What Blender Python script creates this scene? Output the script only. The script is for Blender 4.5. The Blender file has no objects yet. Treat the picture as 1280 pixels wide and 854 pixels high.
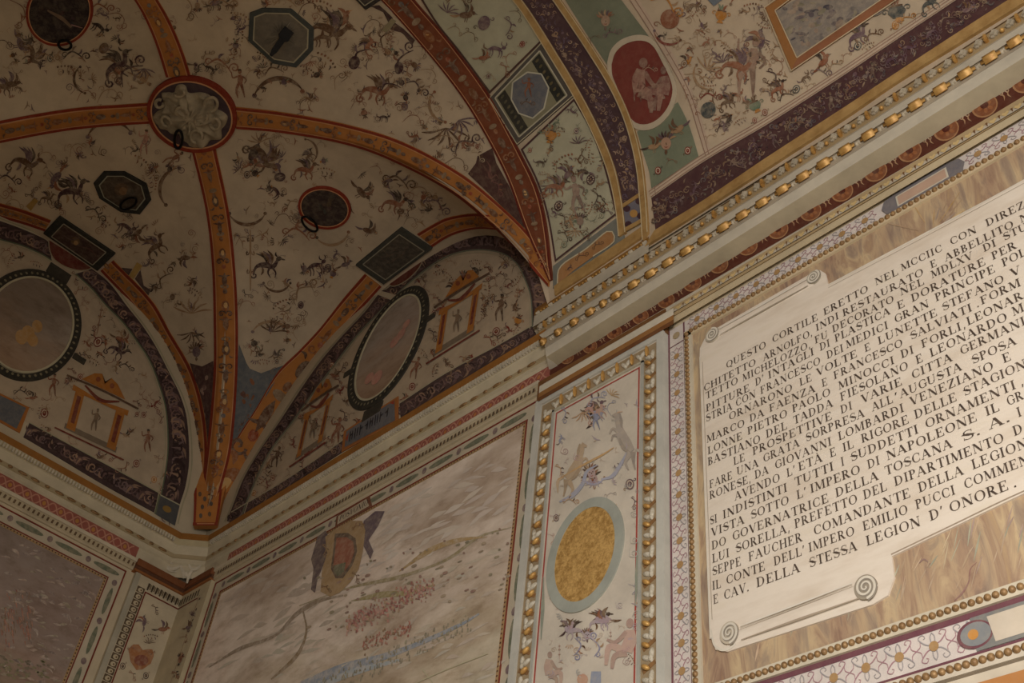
import bpy, bmesh, math, random
import numpy as np
from mathutils import Matrix, Vector
from mathutils.geometry import tessellate_polygon

SC = bpy.context.scene
COL = SC.collection
random.seed(7)
RNG = np.random.RandomState(11)

# ------------------------------------------------------------------ camera
CR = np.array([[0.7132664766674895, 0.6949227514448683, 0.09128692560624044],
               [-0.4411889672130628, 0.5463562412545472, -0.7119319861136131],
               [-0.5446129161815909, 0.467522434933872, 0.6962898422077453]])
CP = np.array([6.97316338721675, -3.157429933988196, 1.6])
CF = 1384.874
cd = bpy.data.cameras.new('camera')
cam = bpy.data.objects.new('camera', cd)
COL.objects.link(cam)
cd.sensor_width = 36.0
cd.lens = CF / 1280 * 36.0
cd.clip_start = 0.05
cd.clip_end = 200
mw = Matrix.Identity(4)
for i in range(3):
    mw[i][0] = CR[0][i]
    mw[i][1] = -CR[1][i]
    mw[i][2] = -CR[2][i]
    mw[i][3] = CP[i]
cam.matrix_world = mw
SC.camera = cam

# ------------------------------------------------------------------ light
SC.view_settings.view_transform = 'Standard'
SC.view_settings.look = 'None'
SC.view_settings.gamma = 1.0
SC.view_settings.use_curve_mapping = False
SC.view_settings.exposure = 0.10
wd = bpy.data.worlds.new('world')
SC.world = wd
wd.use_nodes = True
wb = wd.node_tree.nodes['Background']
wb.inputs[0].default_value = (1.0, 0.97, 0.90, 1)
wb.inputs[1].default_value = 0.45


def area(name, loc, target, sx, sy, power, col):
    l = bpy.data.lights.new(name, 'AREA')
    l.shape = 'RECTANGLE'
    l.size = sx
    l.size_y = sy
    l.energy = power
    l.color = col
    o = bpy.data.objects.new(name, l)
    COL.objects.link(o)
    o.location = loc
    d = Vector(target) - Vector(loc)
    o.rotation_euler = d.to_track_quat('-Z', 'Y').to_euler()
    return o


# daylight that comes in from the open courtyard through the arcade, low and to the right
area('courtyard_daylight', (8.8, -5.2, 2.7), (9.3, 0.0, 2.2), 2.8, 2.4, 480, (1.0, 0.98, 0.965))


# ------------------------------------------------------------------ colour and material helpers
def lin(c):
    c = c / 255.0
    return c / 12.92 if c <= 0.04045 else ((c + 0.055) / 1.055) ** 2.4


def S(r, g, b):
    return (lin(r), lin(g), lin(b))


def new_mat(name):
    m = bpy.data.materials.new(name)
    m.use_nodes = True
    nt = m.node_tree
    b = nt.nodes['Principled BSDF']
    return m, nt, b


def noise(nt, scale, detail=4, rough=0.6, vec=None):
    n = nt.nodes.new('ShaderNodeTexNoise')
    n.inputs['Scale'].default_value = scale
    n.inputs['Detail'].default_value = detail
    n.inputs['Roughness'].default_value = rough
    if vec is not None:
        nt.links.new(vec, n.inputs['Vector'])
    return n


def ramp(nt, fac, stops):
    r = nt.nodes.new('ShaderNodeValToRGB')
    els = r.color_ramp.elements
    while len(els) < len(stops):
        els.new(0.5)
    for e, (p, c) in zip(els, stops):
        e.position = p
        e.color = (c[0], c[1], c[2], 1)
    nt.links.new(fac, r.inputs[0])
    return r


def mixc(nt, mode, fac, a, b):
    m = nt.nodes.new('ShaderNodeMix')
    m.data_type = 'RGBA'
    m.blend_type = mode
    for s, v in ((m.inputs[0], fac), (m.inputs[6], a), (m.inputs[7], b)):
        if isinstance(v, (int, float)):
            s.default_value = v
        elif isinstance(v, tuple):
            s.default_value = (v[0], v[1], v[2], 1)
        else:
            nt.links.new(v, s)
    return m.outputs[2]


def bump(nt, bsdf, h, strength, dist=0.01):
    b = nt.nodes.new('ShaderNodeBump')
    b.inputs['Strength'].default_value = strength
    b.inputs['Distance'].default_value = dist
    nt.links.new(h, b.inputs['Height'])
    nt.links.new(b.outputs[0], bsdf.inputs['Normal'])


def geo_pos(nt):
    g = nt.nodes.new('ShaderNodeNewGeometry')
    return g.outputs['Position']


# painted lime plaster: colour per shape, worn and mottled by noise
def paint_mat(name, wear=0.35, ground=S(196, 174, 142), var=0.28, rough=0.85, fine=26.0):
    m, nt, b = new_mat(name)
    at = nt.nodes.new('ShaderNodeAttribute')
    at.attribute_name = 'Col'
    pos = geo_pos(nt)
    n1 = noise(nt, 5.0, 6, 0.65, pos)
    n2 = noise(nt, fine, 5, 0.7, pos)
    g1 = ramp(nt, n1.outputs[0], [(0.25, (1 - var,) * 3), (0.75, (1 + 0.0,) * 3)])
    c = mixc(nt, 'MULTIPLY', 1.0, at.outputs['Color'], g1.outputs[0])
    g2 = ramp(nt, n2.outputs[0], [(0.42, (0, 0, 0)), (0.72, (1, 1, 1))])
    mm = nt.nodes.new('ShaderNodeMath')
    mm.operation = 'MULTIPLY'
    mm.inputs[1].default_value = wear
    nt.links.new(g2.outputs[0], mm.inputs[0])
    c = mixc(nt, 'MIX', mm.outputs[0], c, ground)
    nt.links.new(c, b.inputs['Base Color'])
    b.inputs['Roughness'].default_value = rough
    b.inputs['Specular IOR Level'].default_value = 0.2
    bump(nt, b, n2.outputs[0], 0.15, 0.004)
    return m


def plain_mat(name, col, var=0.12, scale=8.0, rough=0.8, metal=0.0, col2=None, bmp=0.15):
    m, nt, b = new_mat(name)
    pos = geo_pos(nt)
    n = noise(nt, scale, 5, 0.65, pos)
    if col2 is None:
        col2 = tuple(c * (1 - var * 2) for c in col)
    r = ramp(nt, n.outputs[0], [(0.3, col2), (0.65, col)])
    nt.links.new(r.outputs[0], b.inputs['Base Color'])
    b.inputs['Roughness'].default_value = rough
    b.inputs['Metallic'].default_value = metal
    b.inputs['Specular IOR Level'].default_value = 0.3
    n3 = noise(nt, scale * 6, 3, 0.6, pos)
    bump(nt, b, n3.outputs[0], bmp, 0.004)
    return m


M = {}
M['paint'] = paint_mat('fresco_paint', 0.14)
M['fade'] = paint_mat('faded_fresco_paint', 0.42, S(190, 170, 142))
M['solid'] = paint_mat('painted_band', 0.05, var=0.3)
M['white'] = plain_mat('white_stucco', S(205, 192, 170), 0.1, 5)
M['boss'] = plain_mat('darkened_boss_stucco', S(168, 150, 122), 0.2, 14)  # stucco colour darkened to offset the strong light on the boss
M['grey'] = plain_mat('grey_white_frame', S(188, 181, 168), 0.1, 6)
M['stucco'] = plain_mat('carved_stucco', S(206, 192, 168), 0.15, 14)
M['gilt'] = plain_mat('gilding', S(204, 160, 92), 0.2, 30, 0.45, 0.25, S(160, 112, 56))
M['ochre'] = plain_mat('gold_paint', S(182, 146, 92), 0.15, 12, 0.6, 0.1, S(150, 114, 66))
M['iron'] = plain_mat('black_iron', S(28, 24, 22), 0.2, 20, 0.5, 0.6)
M['bead'] = plain_mat('bead_gold_brown', S(158, 124, 82), 0.2, 60, 0.5, 0.25, S(112, 82, 52))
M['vault'] = plain_mat('vault_plaster', S(194, 172, 144), 0.12, 3.0, 0.9)
M['wall'] = plain_mat('wall_plaster', S(196, 178, 148), 0.08, 3.0, 0.9)
M['ink'] = plain_mat('letter_paint', S(58, 46, 38), 0.3, 40, 0.8, 0, S(92, 76, 62))
M['stone'] = plain_mat('grey_stone_floor', S(176, 172, 162), 0.1, 2.0, 0.8)
M['front'] = plain_mat('grey_plaster', S(196, 192, 182), 0.08, 3.0, 0.9)


def marble_mat():
    m, nt, b = new_mat('painted_marble')
    tc = nt.nodes.new('ShaderNodeNewGeometry')
    mp = nt.nodes.new('ShaderNodeMapping')
    mp.inputs['Rotation'].default_value = (0, 0.5, 0)
    mp.inputs['Scale'].default_value = (5.5, 3.0, 1.1)
    nt.links.new(tc.outputs['Position'], mp.inputs['Vector'])
    n = noise(nt, 2.4, 7, 0.62, mp.outputs[0])
    n.inputs['Distortion'].default_value = 0.9
    r = ramp(nt, n.outputs[0], [(0.28, S(134, 112, 96)), (0.42, S(164, 142, 114)), (0.5, S(188, 162, 124)),
                                (0.6, S(160, 132, 104)), (0.75, S(184, 154, 108))])
    n2 = noise(nt, 1.3, 4, 0.6, mp.outputs[0])
    r2 = ramp(nt, n2.outputs[0], [(0.4, (1, 1, 1)), (0.62, S(205, 190, 200))])
    c = mixc(nt, 'MULTIPLY', 0.8, r.outputs[0], r2.outputs[0])
    nt.links.new(c, b.inputs['Base Color'])
    b.inputs['Roughness'].default_value = 0.7
    return m


M['marble'] = marble_mat()


def sheet_mat():
    m, nt, b = new_mat('painted_parchment')
    g = nt.nodes.new('ShaderNodeNewGeometry')
    mp = nt.nodes.new('ShaderNodeMapping')
    mp.inputs['Scale'].default_value = (1.0, 1.0, 4.0)
    nt.links.new(g.outputs['Position'], mp.inputs['Vector'])
    n = noise(nt, 2.2, 6, 0.65, mp.outputs[0])
    r = ramp(nt, n.outputs[0], [(0.3, S(200, 182, 160)), (0.55, S(216, 201, 182)), (0.75, S(208, 192, 168))])
    nt.links.new(r.outputs[0], b.inputs['Base Color'])
    b.inputs['Roughness'].default_value = 0.85
    return m


M['sheet'] = sheet_mat()


def landscape_mat(name, hi, mid, low, ztop, zbot):
    # a faded painted landscape: pale sky above, brown-green hills below, all mottled
    m, nt, b = new_mat(name)
    g = nt.nodes.new('ShaderNodeNewGeometry')
    sep = nt.nodes.new('ShaderNodeSeparateXYZ')
    nt.links.new(g.outputs['Position'], sep.inputs[0])
    mp = nt.nodes.new('ShaderNodeMapping')
    mp.inputs['Scale'].default_value = (1.0, 1.0, 2.2)
    mp.inputs['Rotation'].default_value = (0.25, 0.3, 0)
    nt.links.new(g.outputs['Position'], mp.inputs['Vector'])
    n = noise(nt, 1.6, 8, 0.62, mp.outputs[0])
    n.inputs['Distortion'].default_value = 0.6
    mr = nt.nodes.new('ShaderNodeMapRange')
    mr.inputs[1].default_value = zbot
    mr.inputs[2].default_value = ztop
    nt.links.new(sep.outputs[2], mr.inputs[0])
    ad = nt.nodes.new('ShaderNodeMath')
    ad.operation = 'ADD'
    nt.links.new(mr.outputs[0], ad.inputs[0])
    s = nt.nodes.new('ShaderNodeMath')
    s.operation = 'MULTIPLY_ADD'
    nt.links.new(n.outputs[0], s.inputs[0])
    s.inputs[1].default_value = 0.9
    s.inputs[2].default_value = -0.45
    nt.links.new(s.outputs[0], ad.inputs[1])
    r = ramp(nt, ad.outputs[0], [(0.0, low), (0.4, mid), (0.65, hi), (1.0, hi)])
    n2 = noise(nt, 5.5, 7, 0.7, mp.outputs[0])
    r2 = ramp(nt, n2.outputs[0], [(0.32, (0.66, 0.6, 0.54)), (0.48, (0.86, 0.83, 0.80)), (0.7, (1.0, 1.0, 1.0))])
    c = mixc(nt, 'MULTIPLY', 1.0, r.outputs[0], r2.outputs[0])
    n4 = noise(nt, 0.75, 4, 0.6, mp.outputs[0])
    r4 = ramp(nt, n4.outputs[0], [(0.36, (0.60, 0.52, 0.44)), (0.5, (1.0, 0.98, 0.95)), (0.68, (1.0, 0.9, 0.85))])
    c = mixc(nt, 'MULTIPLY', 0.8, c, r4.outputs[0])
    nt.links.new(c, b.inputs['Base Color'])
    b.inputs['Roughness'].default_value = 0.9
    return m


M['landscape'] = landscape_mat('faded_landscape', S(226, 210, 194), S(208, 192, 168), S(184, 178, 156), 5.4, 3.6)
M['landscape2'] = landscape_mat('faded_sky_landscape', S(150, 134, 124), S(160, 138, 124), S(146, 134, 112), 5.4, 4.4)
M['oval_land'] = landscape_mat('oval_landscape', S(164, 150, 136), S(170, 146, 124), S(158, 130, 104), 7.5, 6.6)


def gold_mosaic():
    m, nt, b = new_mat('gold_mosaic')
    pos = geo_pos(nt)
    n = noise(nt, 40, 4, 0.8, pos)
    r = ramp(nt, n.outputs[0], [(0.38, S(158, 118, 60)), (0.6, S(206, 164, 98))])
    nt.links.new(r.outputs[0], b.inputs['Base Color'])
    b.inputs['Roughness'].default_value = 0.6
    b.inputs['Metallic'].default_value = 0.15
    bump(nt, b, n.outputs[0], 0.4, 0.006)
    return m


M['mosaic'] = gold_mosaic()

M['faint'] = paint_mat('faint_fresco_paint', 0.75, S(200, 184, 166), var=0.12)

# ------------------------------------------------------------------ surfaces
ZP = [-2.9518425449559227, 4.824309218468896, -1.5988973320791304, 1.2596172916658699, 6.349442358599413]


def A(u):
    u = np.clip(np.abs(u), 0, 1)
    return np.polyval(ZP, np.sqrt(1 - u * u))


BC = np.array([1.93, -1.98])          # crown of the corner bay
K00 = np.array([0.09, -0.09])
K10 = np.array([3.62, -0.02])
K11 = np.array([3.45, -4.02])
K01 = np.array([0.09, -3.62])
CELLS = [(K00, K10), (K10, K11), (K11, K01), (K01, K00)]
YC, YH = -2.02, 2.0


def vault_z(x, y):
    x = np.asarray(x, float)
    y = np.asarray(y, float)
    z = np.full(x.shape, 6.35)
    done = np.zeros(x.shape, bool)
    ex = K10[0] + (y - K10[1]) / (K11[1] - K10[1]) * (K11[0] - K10[0])
    east = x >= ex
    z = np.where(east, A((y - YC) / YH), z)
    done |= east
    for (a, b) in CELLS:
        m = (a + b) / 2 - BC
        h = (b - a) / 2
        det = m[0] * h[1] - m[1] * h[0]
        dx, dy = x - BC[0], y - BC[1]
        v = (dx * h[1] - dy * h[0]) / det
        u = (m[0] * dy - m[1] * dx) / det
        ok = (~done) & (v >= -1e-9) & (np.abs(u) <= v + 1e-9)
        z = np.where(ok, A(u), z)
        done |= ok
    return z


def rays(P):
    P = np.asarray(P, float).reshape(-1, 2)
    d = np.stack([P[:, 0] - 640, P[:, 1] - 427, np.full(len(P), CF)], 1) @ CR
    return d


class WallBack:
    """plane y = -d, facing -y ; input in photo pixels"""
    def __init__(s, d=0.0): s.d = d

    def hit(s, P):
        D = rays(P)
        t = (-s.d - CP[1]) / D[:, 1]
        return CP + D * t[:, None], np.tile([0, -1.0, 0], (len(D), 1))


class WallLeft:
    def __init__(s, d=0.0): s.d = d

    def hit(s, P):
        D = rays(P)
        t = (s.d - CP[0]) / D[:, 0]
        return CP + D * t[:, None], np.tile([1.0, 0, 0], (len(D), 1))


class XZ:
    """wall_back plane, input in metres (x, z)"""
    def __init__(s, d=0.0): s.d = d

    def hit(s, P):
        P = np.asarray(P, float).reshape(-1, 2)
        return np.stack([P[:, 0], np.full(len(P), -s.d), P[:, 1]], 1), np.tile([0, -1.0, 0], (len(P), 1))


class YZ:
    def __init__(s, d=0.0): s.d = d

    def hit(s, P):
        P = np.asarray(P, float).reshape(-1, 2)
        return np.stack([np.full(len(P), s.d), P[:, 0], P[:, 1]], 1), np.tile([1.0, 0, 0], (len(P), 1))


class Vault:
    def hit(s, P):
        D = rays(P)
        n = len(D)
        t0 = (6.36 - CP[2]) / D[:, 2]
        t1 = (8.1 - CP[2]) / D[:, 2]
        K = 30
        ts = t0[:, None] + (t1 - t0)[:, None] * np.linspace(0, 1, K)[None]
        X = CP[0] + D[:, 0:1] * ts
        Y = CP[1] + D[:, 1:2] * ts
        Z = CP[2] + D[:, 2:3] * ts
        F = Z - vault_z(X, Y)
        pos = F > 0
        k = np.where(pos.any(1), pos.argmax(1), K - 1)
        k = np.clip(k, 1, K - 1)
        ar = np.arange(n)
        lo, hi = ts[ar, k - 1], ts[ar, k]
        for _ in range(22):
            mid = (lo + hi) / 2
            f = CP[2] + D[:, 2] * mid - vault_z(CP[0] + D[:, 0] * mid, CP[1] + D[:, 1] * mid)
            up = f > 0
            hi = np.where(up, mid, hi)
            lo = np.where(up, lo, mid)
        X = CP + D * hi[:, None]
        e = 0.02
        gx = (vault_z(X[:, 0] + e, X[:, 1]) - vault_z(X[:, 0] - e, X[:, 1])) / (2 * e)
        gy = (vault_z(X[:, 0], X[:, 1] + e) - vault_z(X[:, 0], X[:, 1] - e)) / (2 * e)
        N = np.stack([gx, gy, -np.ones(n)], 1)
        N /= np.linalg.norm(N, axis=1)[:, None]
        return X, N


VT = Vault()
WB = WallBack(0.0)
WL = WallLeft(0.0)


# ------------------------------------------------------------------ mesh buffer
def resample(P, n):
    P = np.asarray(P, float)
    if len(P) == 1:
        return np.repeat(P, n, 0)
    d = np.r_[0, np.cumsum(np.linalg.norm(np.diff(P, axis=0), axis=1))]
    t = np.linspace(0, d[-1], n)
    if len(P) < 3:
        return np.stack([np.interp(t, d, P[:, k]) for k in range(2)], 1)
    # natural-ish smooth interpolation (Catmull-Rom tangents)
    out = np.zeros((n, 2))
    m = np.zeros_like(P)
    for i in range(len(P)):
        a = max(i - 1, 0)
        b = min(i + 1, len(P) - 1)
        m[i] = (P[b] - P[a]) / max(d[b] - d[a], 1e-9)
    k = np.clip(np.searchsorted(d, t, side='right') - 1, 0, len(P) - 2)
    h = d[k + 1] - d[k]
    s = (t - d[k]) / np.maximum(h, 1e-9)
    s2, s3 = s * s, s * s * s
    for c in range(2):
        out[:, c] = ((2 * s3 - 3 * s2 + 1) * P[k, c] + (s3 - 2 * s2 + s) * h * m[k, c]
                     + (-2 * s3 + 3 * s2) * P[k + 1, c] + (s3 - s2) * h * m[k + 1, c])
    return out


class MB:
    """collects shapes drawn on a surface; layer n lies n * 0.7 mm above the base offset"""
    def __init__(s, surf=None, off=0.004, step=0.0007):
        s.V = []
        s.F = []
        s.C = []
        s.n = 0
        s.surf = surf
        s.off = off
        s.step = step
        s.layer = 0

    def raw(s, V, F, col):
        V = np.asarray(V, float)
        s.V.append(V)
        s.F += [tuple(int(i) + s.n for i in f) for f in F]
        c = np.ones((len(V), 4))
        c[:, :3] = col
        s.C.append(c)
        s.n += len(V)

    def up(s, P, off=None):
        X, N = s.surf.hit(P)
        s.k = (getattr(s, 'k', 0) + 1) % 48
        o = s.off + s.step * s.layer + s.k * 1.1e-5 if off is None else off
        return X + N * o, X, N

    # filled shape: fan about its centroid (subdivided rings for curved surfaces)
    def poly(s, P, col, rings=1):
        P = np.asarray(P, float)
        c = P.mean(0)
        pts = [c[None]]
        for r in range(1, rings + 1):
            pts.append(c + (P - c) * r / rings)
        Q = np.concatenate(pts)
        X, _, _ = s.up(Q)
        n = len(P)
        if rings == 1 and n > 4:
            X, _, _ = s.up(P)
            T = tessellate_polygon([[Vector((p[0], p[1], 0)) for p in P]])
            s.raw(X, T, col)
            return
        F = [(0, 1 + i, 1 + (i + 1) % n) for i in range(n)]
        for r in range(1, rings):
            a = 1 + (r - 1) * n
            b = 1 + r * n
            F += [(a + i, b + i, b + (i + 1) % n, a + (i + 1) % n) for i in range(n)]
        s.raw(X, F, col)

    # band between two edges; thick > 0 gives it real edges that run back into the wall
    def band(s, L, R, col, n=24, m=2, thick=0.0, straight=False):
        if not straight:
            L = resample(L, n)
            R = resample(R, n)
        else:
            L = np.asarray(L, float)
            R = np.asarray(R, float)
            n = len(L)
        rows = []
        for k in range(m + 1):
            rows.append(L + (R - L) * k / m)
        Q = np.concatenate(rows)
        X, B, N = s.up(Q)
        F = []
        for k in range(m):
            for i in range(n - 1):
                F.append((k * n + i, k * n + i + 1, (k + 1) * n + i + 1, (k + 1) * n + i))
        V = list(X)
        if thick > 0:
            per = [i for i in range(n)] + [k * n + n - 1 for k in range(1, m + 1)] + \
                  [m * n + i for i in range(n - 2, -1, -1)] + [k * n for k in range(m - 1, 0, -1)]
            base = len(V)
            for p in per:
                V.append(X[p] - N[p] * thick)
            q = len(per)
            for i in range(q):
                F.append((per[i], base + i, base + (i + 1) % q, per[(i + 1) % q]))
        s.raw(np.array(V), F, col)

    # tapered stroke along a path: width profile list
    def stroke(s, P, w, col, n=None, smooth=True):
        P = np.asarray(P, float)
        if n is None:
            n = max(4, min(28, int(np.linalg.norm(np.diff(P, axis=0), axis=1).sum() / 3.0)))
        Q = resample(P, n) if smooth else P
        n = len(Q)
        w = np.interp(np.linspace(0, 1, n), np.linspace(0, 1, len(w)), w) if hasattr(w, '__len__') else np.full(n, w)
        T = np.gradient(Q, axis=0)
        T /= np.maximum(np.linalg.norm(T, axis=1), 1e-9)[:, None]
        Nn = np.stack([-T[:, 1], T[:, 0]], 1)
        L = Q + Nn * w[:, None] / 2
        R = Q - Nn * w[:, None] / 2
        X, _, N = s.up(np.concatenate([L, R]))
        rise = np.linspace(0, 2.5e-4, n)
        X = X + N * np.concatenate([rise, rise])[:, None]
        F = [(i, i + 1, n + i + 1, n + i) for i in range(n - 1)]
        s.raw(X, F, col)

    def line(s, P, w, col, closed=False, n=None):
        P = np.asarray(P, float)
        if closed:
            P = np.concatenate([P, P[:1]])
        for a, b in zip(P[:-1], P[1:]):
            k = n or 2
            s.stroke(np.linspace(a, b, k), w, col, smooth=False)

    def ellipse(s, cx, cy, rx, ry, ang=0, col=(1, 1, 1), n=28, rings=1):
        s.poly(ell(cx, cy, rx, ry, ang, n), col, rings)

    def ring(s, cx, cy, rx, ry, ang, w, col, n=36, thick=0.0):
        P = ell(cx, cy, rx, ry, ang, n)
        Q = ell(cx, cy, rx - w, ry - w, ang, n)
        P = np.concatenate([P, P[:1]])
        Q = np.concatenate([Q, Q[:1]])
        s.band(P, Q, col, straight=True, m=1, thick=thick)

    def build(s, name, mat, parent=None):
        if not s.V:
            return None
        me = bpy.data.meshes.new(name)
        V = np.concatenate(s.V)
        me.from_pydata(V.tolist(), [], s.F)
        C = np.concatenate(s.C)
        ca = me.color_attributes.new('Col', 'FLOAT_COLOR', 'POINT')
        ca.data.foreach_set('color', C.astype(np.float32).ravel())
        me.materials.append(mat)
        me.update()
        o = bpy.data.objects.new(name, me)
        COL.objects.link(o)
        if parent is not None:
            o.parent = parent
        return o


def ell(cx, cy, rx, ry, ang=0, n=28):
    t = np.linspace(0, 2 * math.pi, n, endpoint=False)
    x, y = rx * np.cos(t), ry * np.sin(t)
    c, q = math.cos(ang), math.sin(ang)
    return np.stack([cx + x * c - y * q, cy + x * q + y * c], 1)


def box(mb, x0, x1, y0, y1, z0, z1, col=(1, 1, 1)):
    V = [(x, y, z) for x in (x0, x1) for y in (y0, y1) for z in (z0, z1)]
    F = [(0, 1, 3, 2), (4, 6, 7, 5), (0, 4, 5, 1), (2, 3, 7, 6), (0, 2, 6, 4), (1, 5, 7, 3)]
    mb.raw(V, F, col)


# ------------------------------------------------------------------ object helpers
def tag(o, label=None, cat=None, group=None, kind=None):
    if label: o['label'] = label
    if cat: o['category'] = cat
    if group: o['group'] = group
    if kind: o['kind'] = kind
    return o


def thing(name, label, cat, loc=(0, 0, 0), group=None):
    o = bpy.data.objects.new(name, None)
    o.empty_display_size = 0.1
    COL.objects.link(o)
    return tag(o, label, cat, group)


# Empties stay at the origin so children keep world coordinates; moved to the thing's base at the end
def settle():
    for o in list(SC.objects):
        if o.type == 'EMPTY' and o.parent is None:
            pts = []
            for ch in o.children_recursive:
                if ch.type == 'MESH' and len(ch.data.vertices):
                    co = np.zeros(len(ch.data.vertices) * 3)
                    ch.data.vertices.foreach_get('co', co)
                    co = co.reshape(-1, 3) + np.array(ch.matrix_basis.translation)
                    pts.append(co)
            if not pts:
                continue
            P = np.concatenate(pts)
            b = np.array([P[:, 0].mean(), P[:, 1].mean(), P[:, 2].min()])
            o.location = b
            for ch in o.children:
                ch.matrix_parent_inverse = Matrix.Translation(Vector(-b))


def smooth(o):
    for p in o.data.polygons:
        p.use_smooth = True
    return o

# ------------------------------------------------------------------ paints (albedo)
P = dict(
    cream=S(196, 172, 136), white=S(212, 198, 176), brown=S(104, 74, 52), dark=S(66, 50, 42), red=S(136, 48, 26),
    rust=S(142, 88, 62), ochre=S(182, 120, 50), orange=S(172, 106, 48), mauve=S(108, 84, 88), plum=S(74, 48, 50),
    blue=S(96, 104, 118), slate=S(70, 74, 72), green=S(112, 124, 100), pink=S(182, 128, 108), grey=S(134, 124, 108),
    black=S(46, 40, 36), lilac=S(206, 190, 182), purple=S(110, 66, 76), pale=S(206, 186, 160), tan=S(160, 126, 92),
    mint=S(126, 134, 112), crimson=S(126, 54, 44), line=S(204, 176, 136))
FIG = [P['brown'], P['dark'], P['rust'], P['mauve'], P['brown'], P['plum'], P['tan']]


def rc(cols=None):
    c = random.choice(cols or FIG)
    k = random.uniform(0.85, 1.15)
    return tuple(min(1, v * k) for v in c)


class Pen:
    """local drawing frame: centre (x, y), rotation, scale, x-squash; y points 'up' in the figure"""
    def __init__(s, mb, x, y, ang=0, sc=10, asp=1.0, flip=1):
        s.mb, s.x, s.y, s.a, s.s, s.asp, s.f = mb, x, y, math.radians(ang), sc, asp, flip

    def t(s, Q):
        Q = np.asarray(Q, float).reshape(-1, 2)
        X = Q[:, 0] * s.s * s.asp * s.f
        Y = -Q[:, 1] * s.s
        if getattr(s, 'yup', False):
            Y = -Y
        c, q = math.cos(s.a), math.sin(s.a)
        return np.stack([s.x + X * c - Y * q, s.y + X * q + Y * c], 1)

    def st(s, Q, w, col, n=None):
        w = [v * s.s for v in w] if hasattr(w, '__len__') else w * s.s
        Pq = s.t(Q)
        if n is None:
            L = np.linalg.norm(np.diff(Pq, axis=0), axis=1).sum() / s.s
            n = int(max(4, min(26, 5 + L * 5)))
        s.mb.stroke(Pq, w, col, n)

    def bl(s, x, y, rx, ry, col, ang=0, n=12):
        s.mb.poly(s.t(ell(x, y, rx, ry, math.radians(ang), n)), col)

    def pg(s, Q, col):
        s.mb.poly(s.t(Q), col)


def spiral(p, cx, cy, r, turns=1.6, w=0.12, col=None, start=0, d=1, tail=None):
    k = int(10 * turns) + 4
    t = np.linspace(0, 1, k)
    th = math.radians(start) + d * t * turns * 2 * math.pi
    rr = r * (1 - 0.85 * t)
    Q = np.stack([cx + rr * np.cos(th), cy + rr * np.sin(th)], 1)
    if tail is not None:
        Q = np.concatenate([np.asarray(tail, float).reshape(-1, 2), Q])
    p.st(Q, [w * 0.4, w, w, w * 0.5], col or rc())


def leaf(p, x0, y0, x1, y1, bend=0.2, w=0.2, col=None):
    dx, dy = x1 - x0, y1 - y0
    mx, my = (x0 + x1) / 2 - dy * bend, (y0 + y1) / 2 + dx * bend
    p.st([(x0, y0), (mx, my), (x1, y1)], [0.02, w, w * 0.9, 0.02], col or rc(), 8)


def m_scroll(p, col=None):
    c = col or rc()
    p.st([(-1, -0.2), (-0.4, 0.35), (0.2, 0.1), (0.6, -0.3)], [0.04, 0.13, 0.1, 0.05], c)
    spiral(p, 0.75, 0.0, 0.32, 1.4, 0.1, c, 200, -1)
    spiral(p, -0.9, 0.1, 0.24, 1.2, 0.08, c, 20, 1)
    leaf(p, -0.3, 0.35, 0.0, 0.75, 0.2, 0.16, rc())
    leaf(p, 0.1, 0.15, 0.4, 0.55, -0.2, 0.14, rc())


def m_tendril(p, col=None):
    c = col or rc([P['brown'], P['rust'], P['tan']])
    p.st([(-0.9, -0.5), (-0.5, 0.2), (0.1, 0.3), (0.5, -0.2)], [0.03, 0.05, 0.05, 0.03], c)
    spiral(p, 0.45, 0.0, 0.25, 1.3, 0.05, c, 270, 1)
    spiral(p, -0.6, 0.35, 0.2, 1.2, 0.05, c, 200, -1)


def m_bird(p, col=None):
    c = col or rc([P['brown'], P['rust'], P['dark'], P['mauve']])
    p.bl(0, 0, 0.42, 0.2, c, 20)
    p.bl(0.42, 0.28, 0.13, 0.12, c)
    p.st([(0.5, 0.3), (0.72, 0.26)], [0.07, 0.01], rc([P['ochre'], P['dark']]), 3)
    leaf(p, -0.3, -0.1, -0.95, -0.35, 0.1, 0.16, rc())
    leaf(p, -0.05, 0.1, -0.45, 0.75, -0.25, 0.24, rc([P['dark'], P['mauve'], P['brown']]))
    leaf(p, 0.1, 0.1, 0.05, 0.8, -0.25, 0.2, rc([P['rust'], P['brown']]))
    p.st([(0.05, -0.15), (0.08, -0.45)], 0.04, c, 3)
    p.st([(0.18, -0.15), (0.22, -0.42)], 0.04, c, 3)


def m_beast(p, col=None):
    c = col or rc([P['brown'], P['rust'], P['plum']])
    c2 = rc([P['dark'], P['mauve'], P['brown']])
    p.st([(-0.9, -0.5), (-0.7, 0.0), (-0.2, 0.1), (0.25, 0.0), (0.5, 0.35)], [0.05, 0.16, 0.34, 0.3, 0.16], c)
    p.bl(0.58, 0.45, 0.17, 0.13, c2, 20)
    leaf(p, 0.68, 0.45, 0.95, 0.38, 0, 0.1, c2)
    leaf(p, 0.5, 0.55, 0.42, 0.85, 0.2, 0.1, c2)
    for k in range(4):
        leaf(p, -0.05 + 0.07 * k, 0.1, -0.75 + 0.22 * k, 0.75 + 0.07 * k, -0.2, 0.15, rc([P['dark'], P['mauve'], P['brown']]))
    spiral(p, -0.85, -0.5, 0.24, 1.3, 0.09, c, 90, 1)
    p.st([(0.2, -0.05), (0.4, -0.35), (0.35, -0.65)], [0.14, 0.09, 0.05], c, 6)
    p.st([(0.05, -0.05), (-0.05, -0.35), (0.1, -0.65)], [0.14, 0.09, 0.05], c, 6)
    leaf(p, -0.4, 0.0, -0.45, -0.5, 0.2, 0.14, rc())


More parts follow.
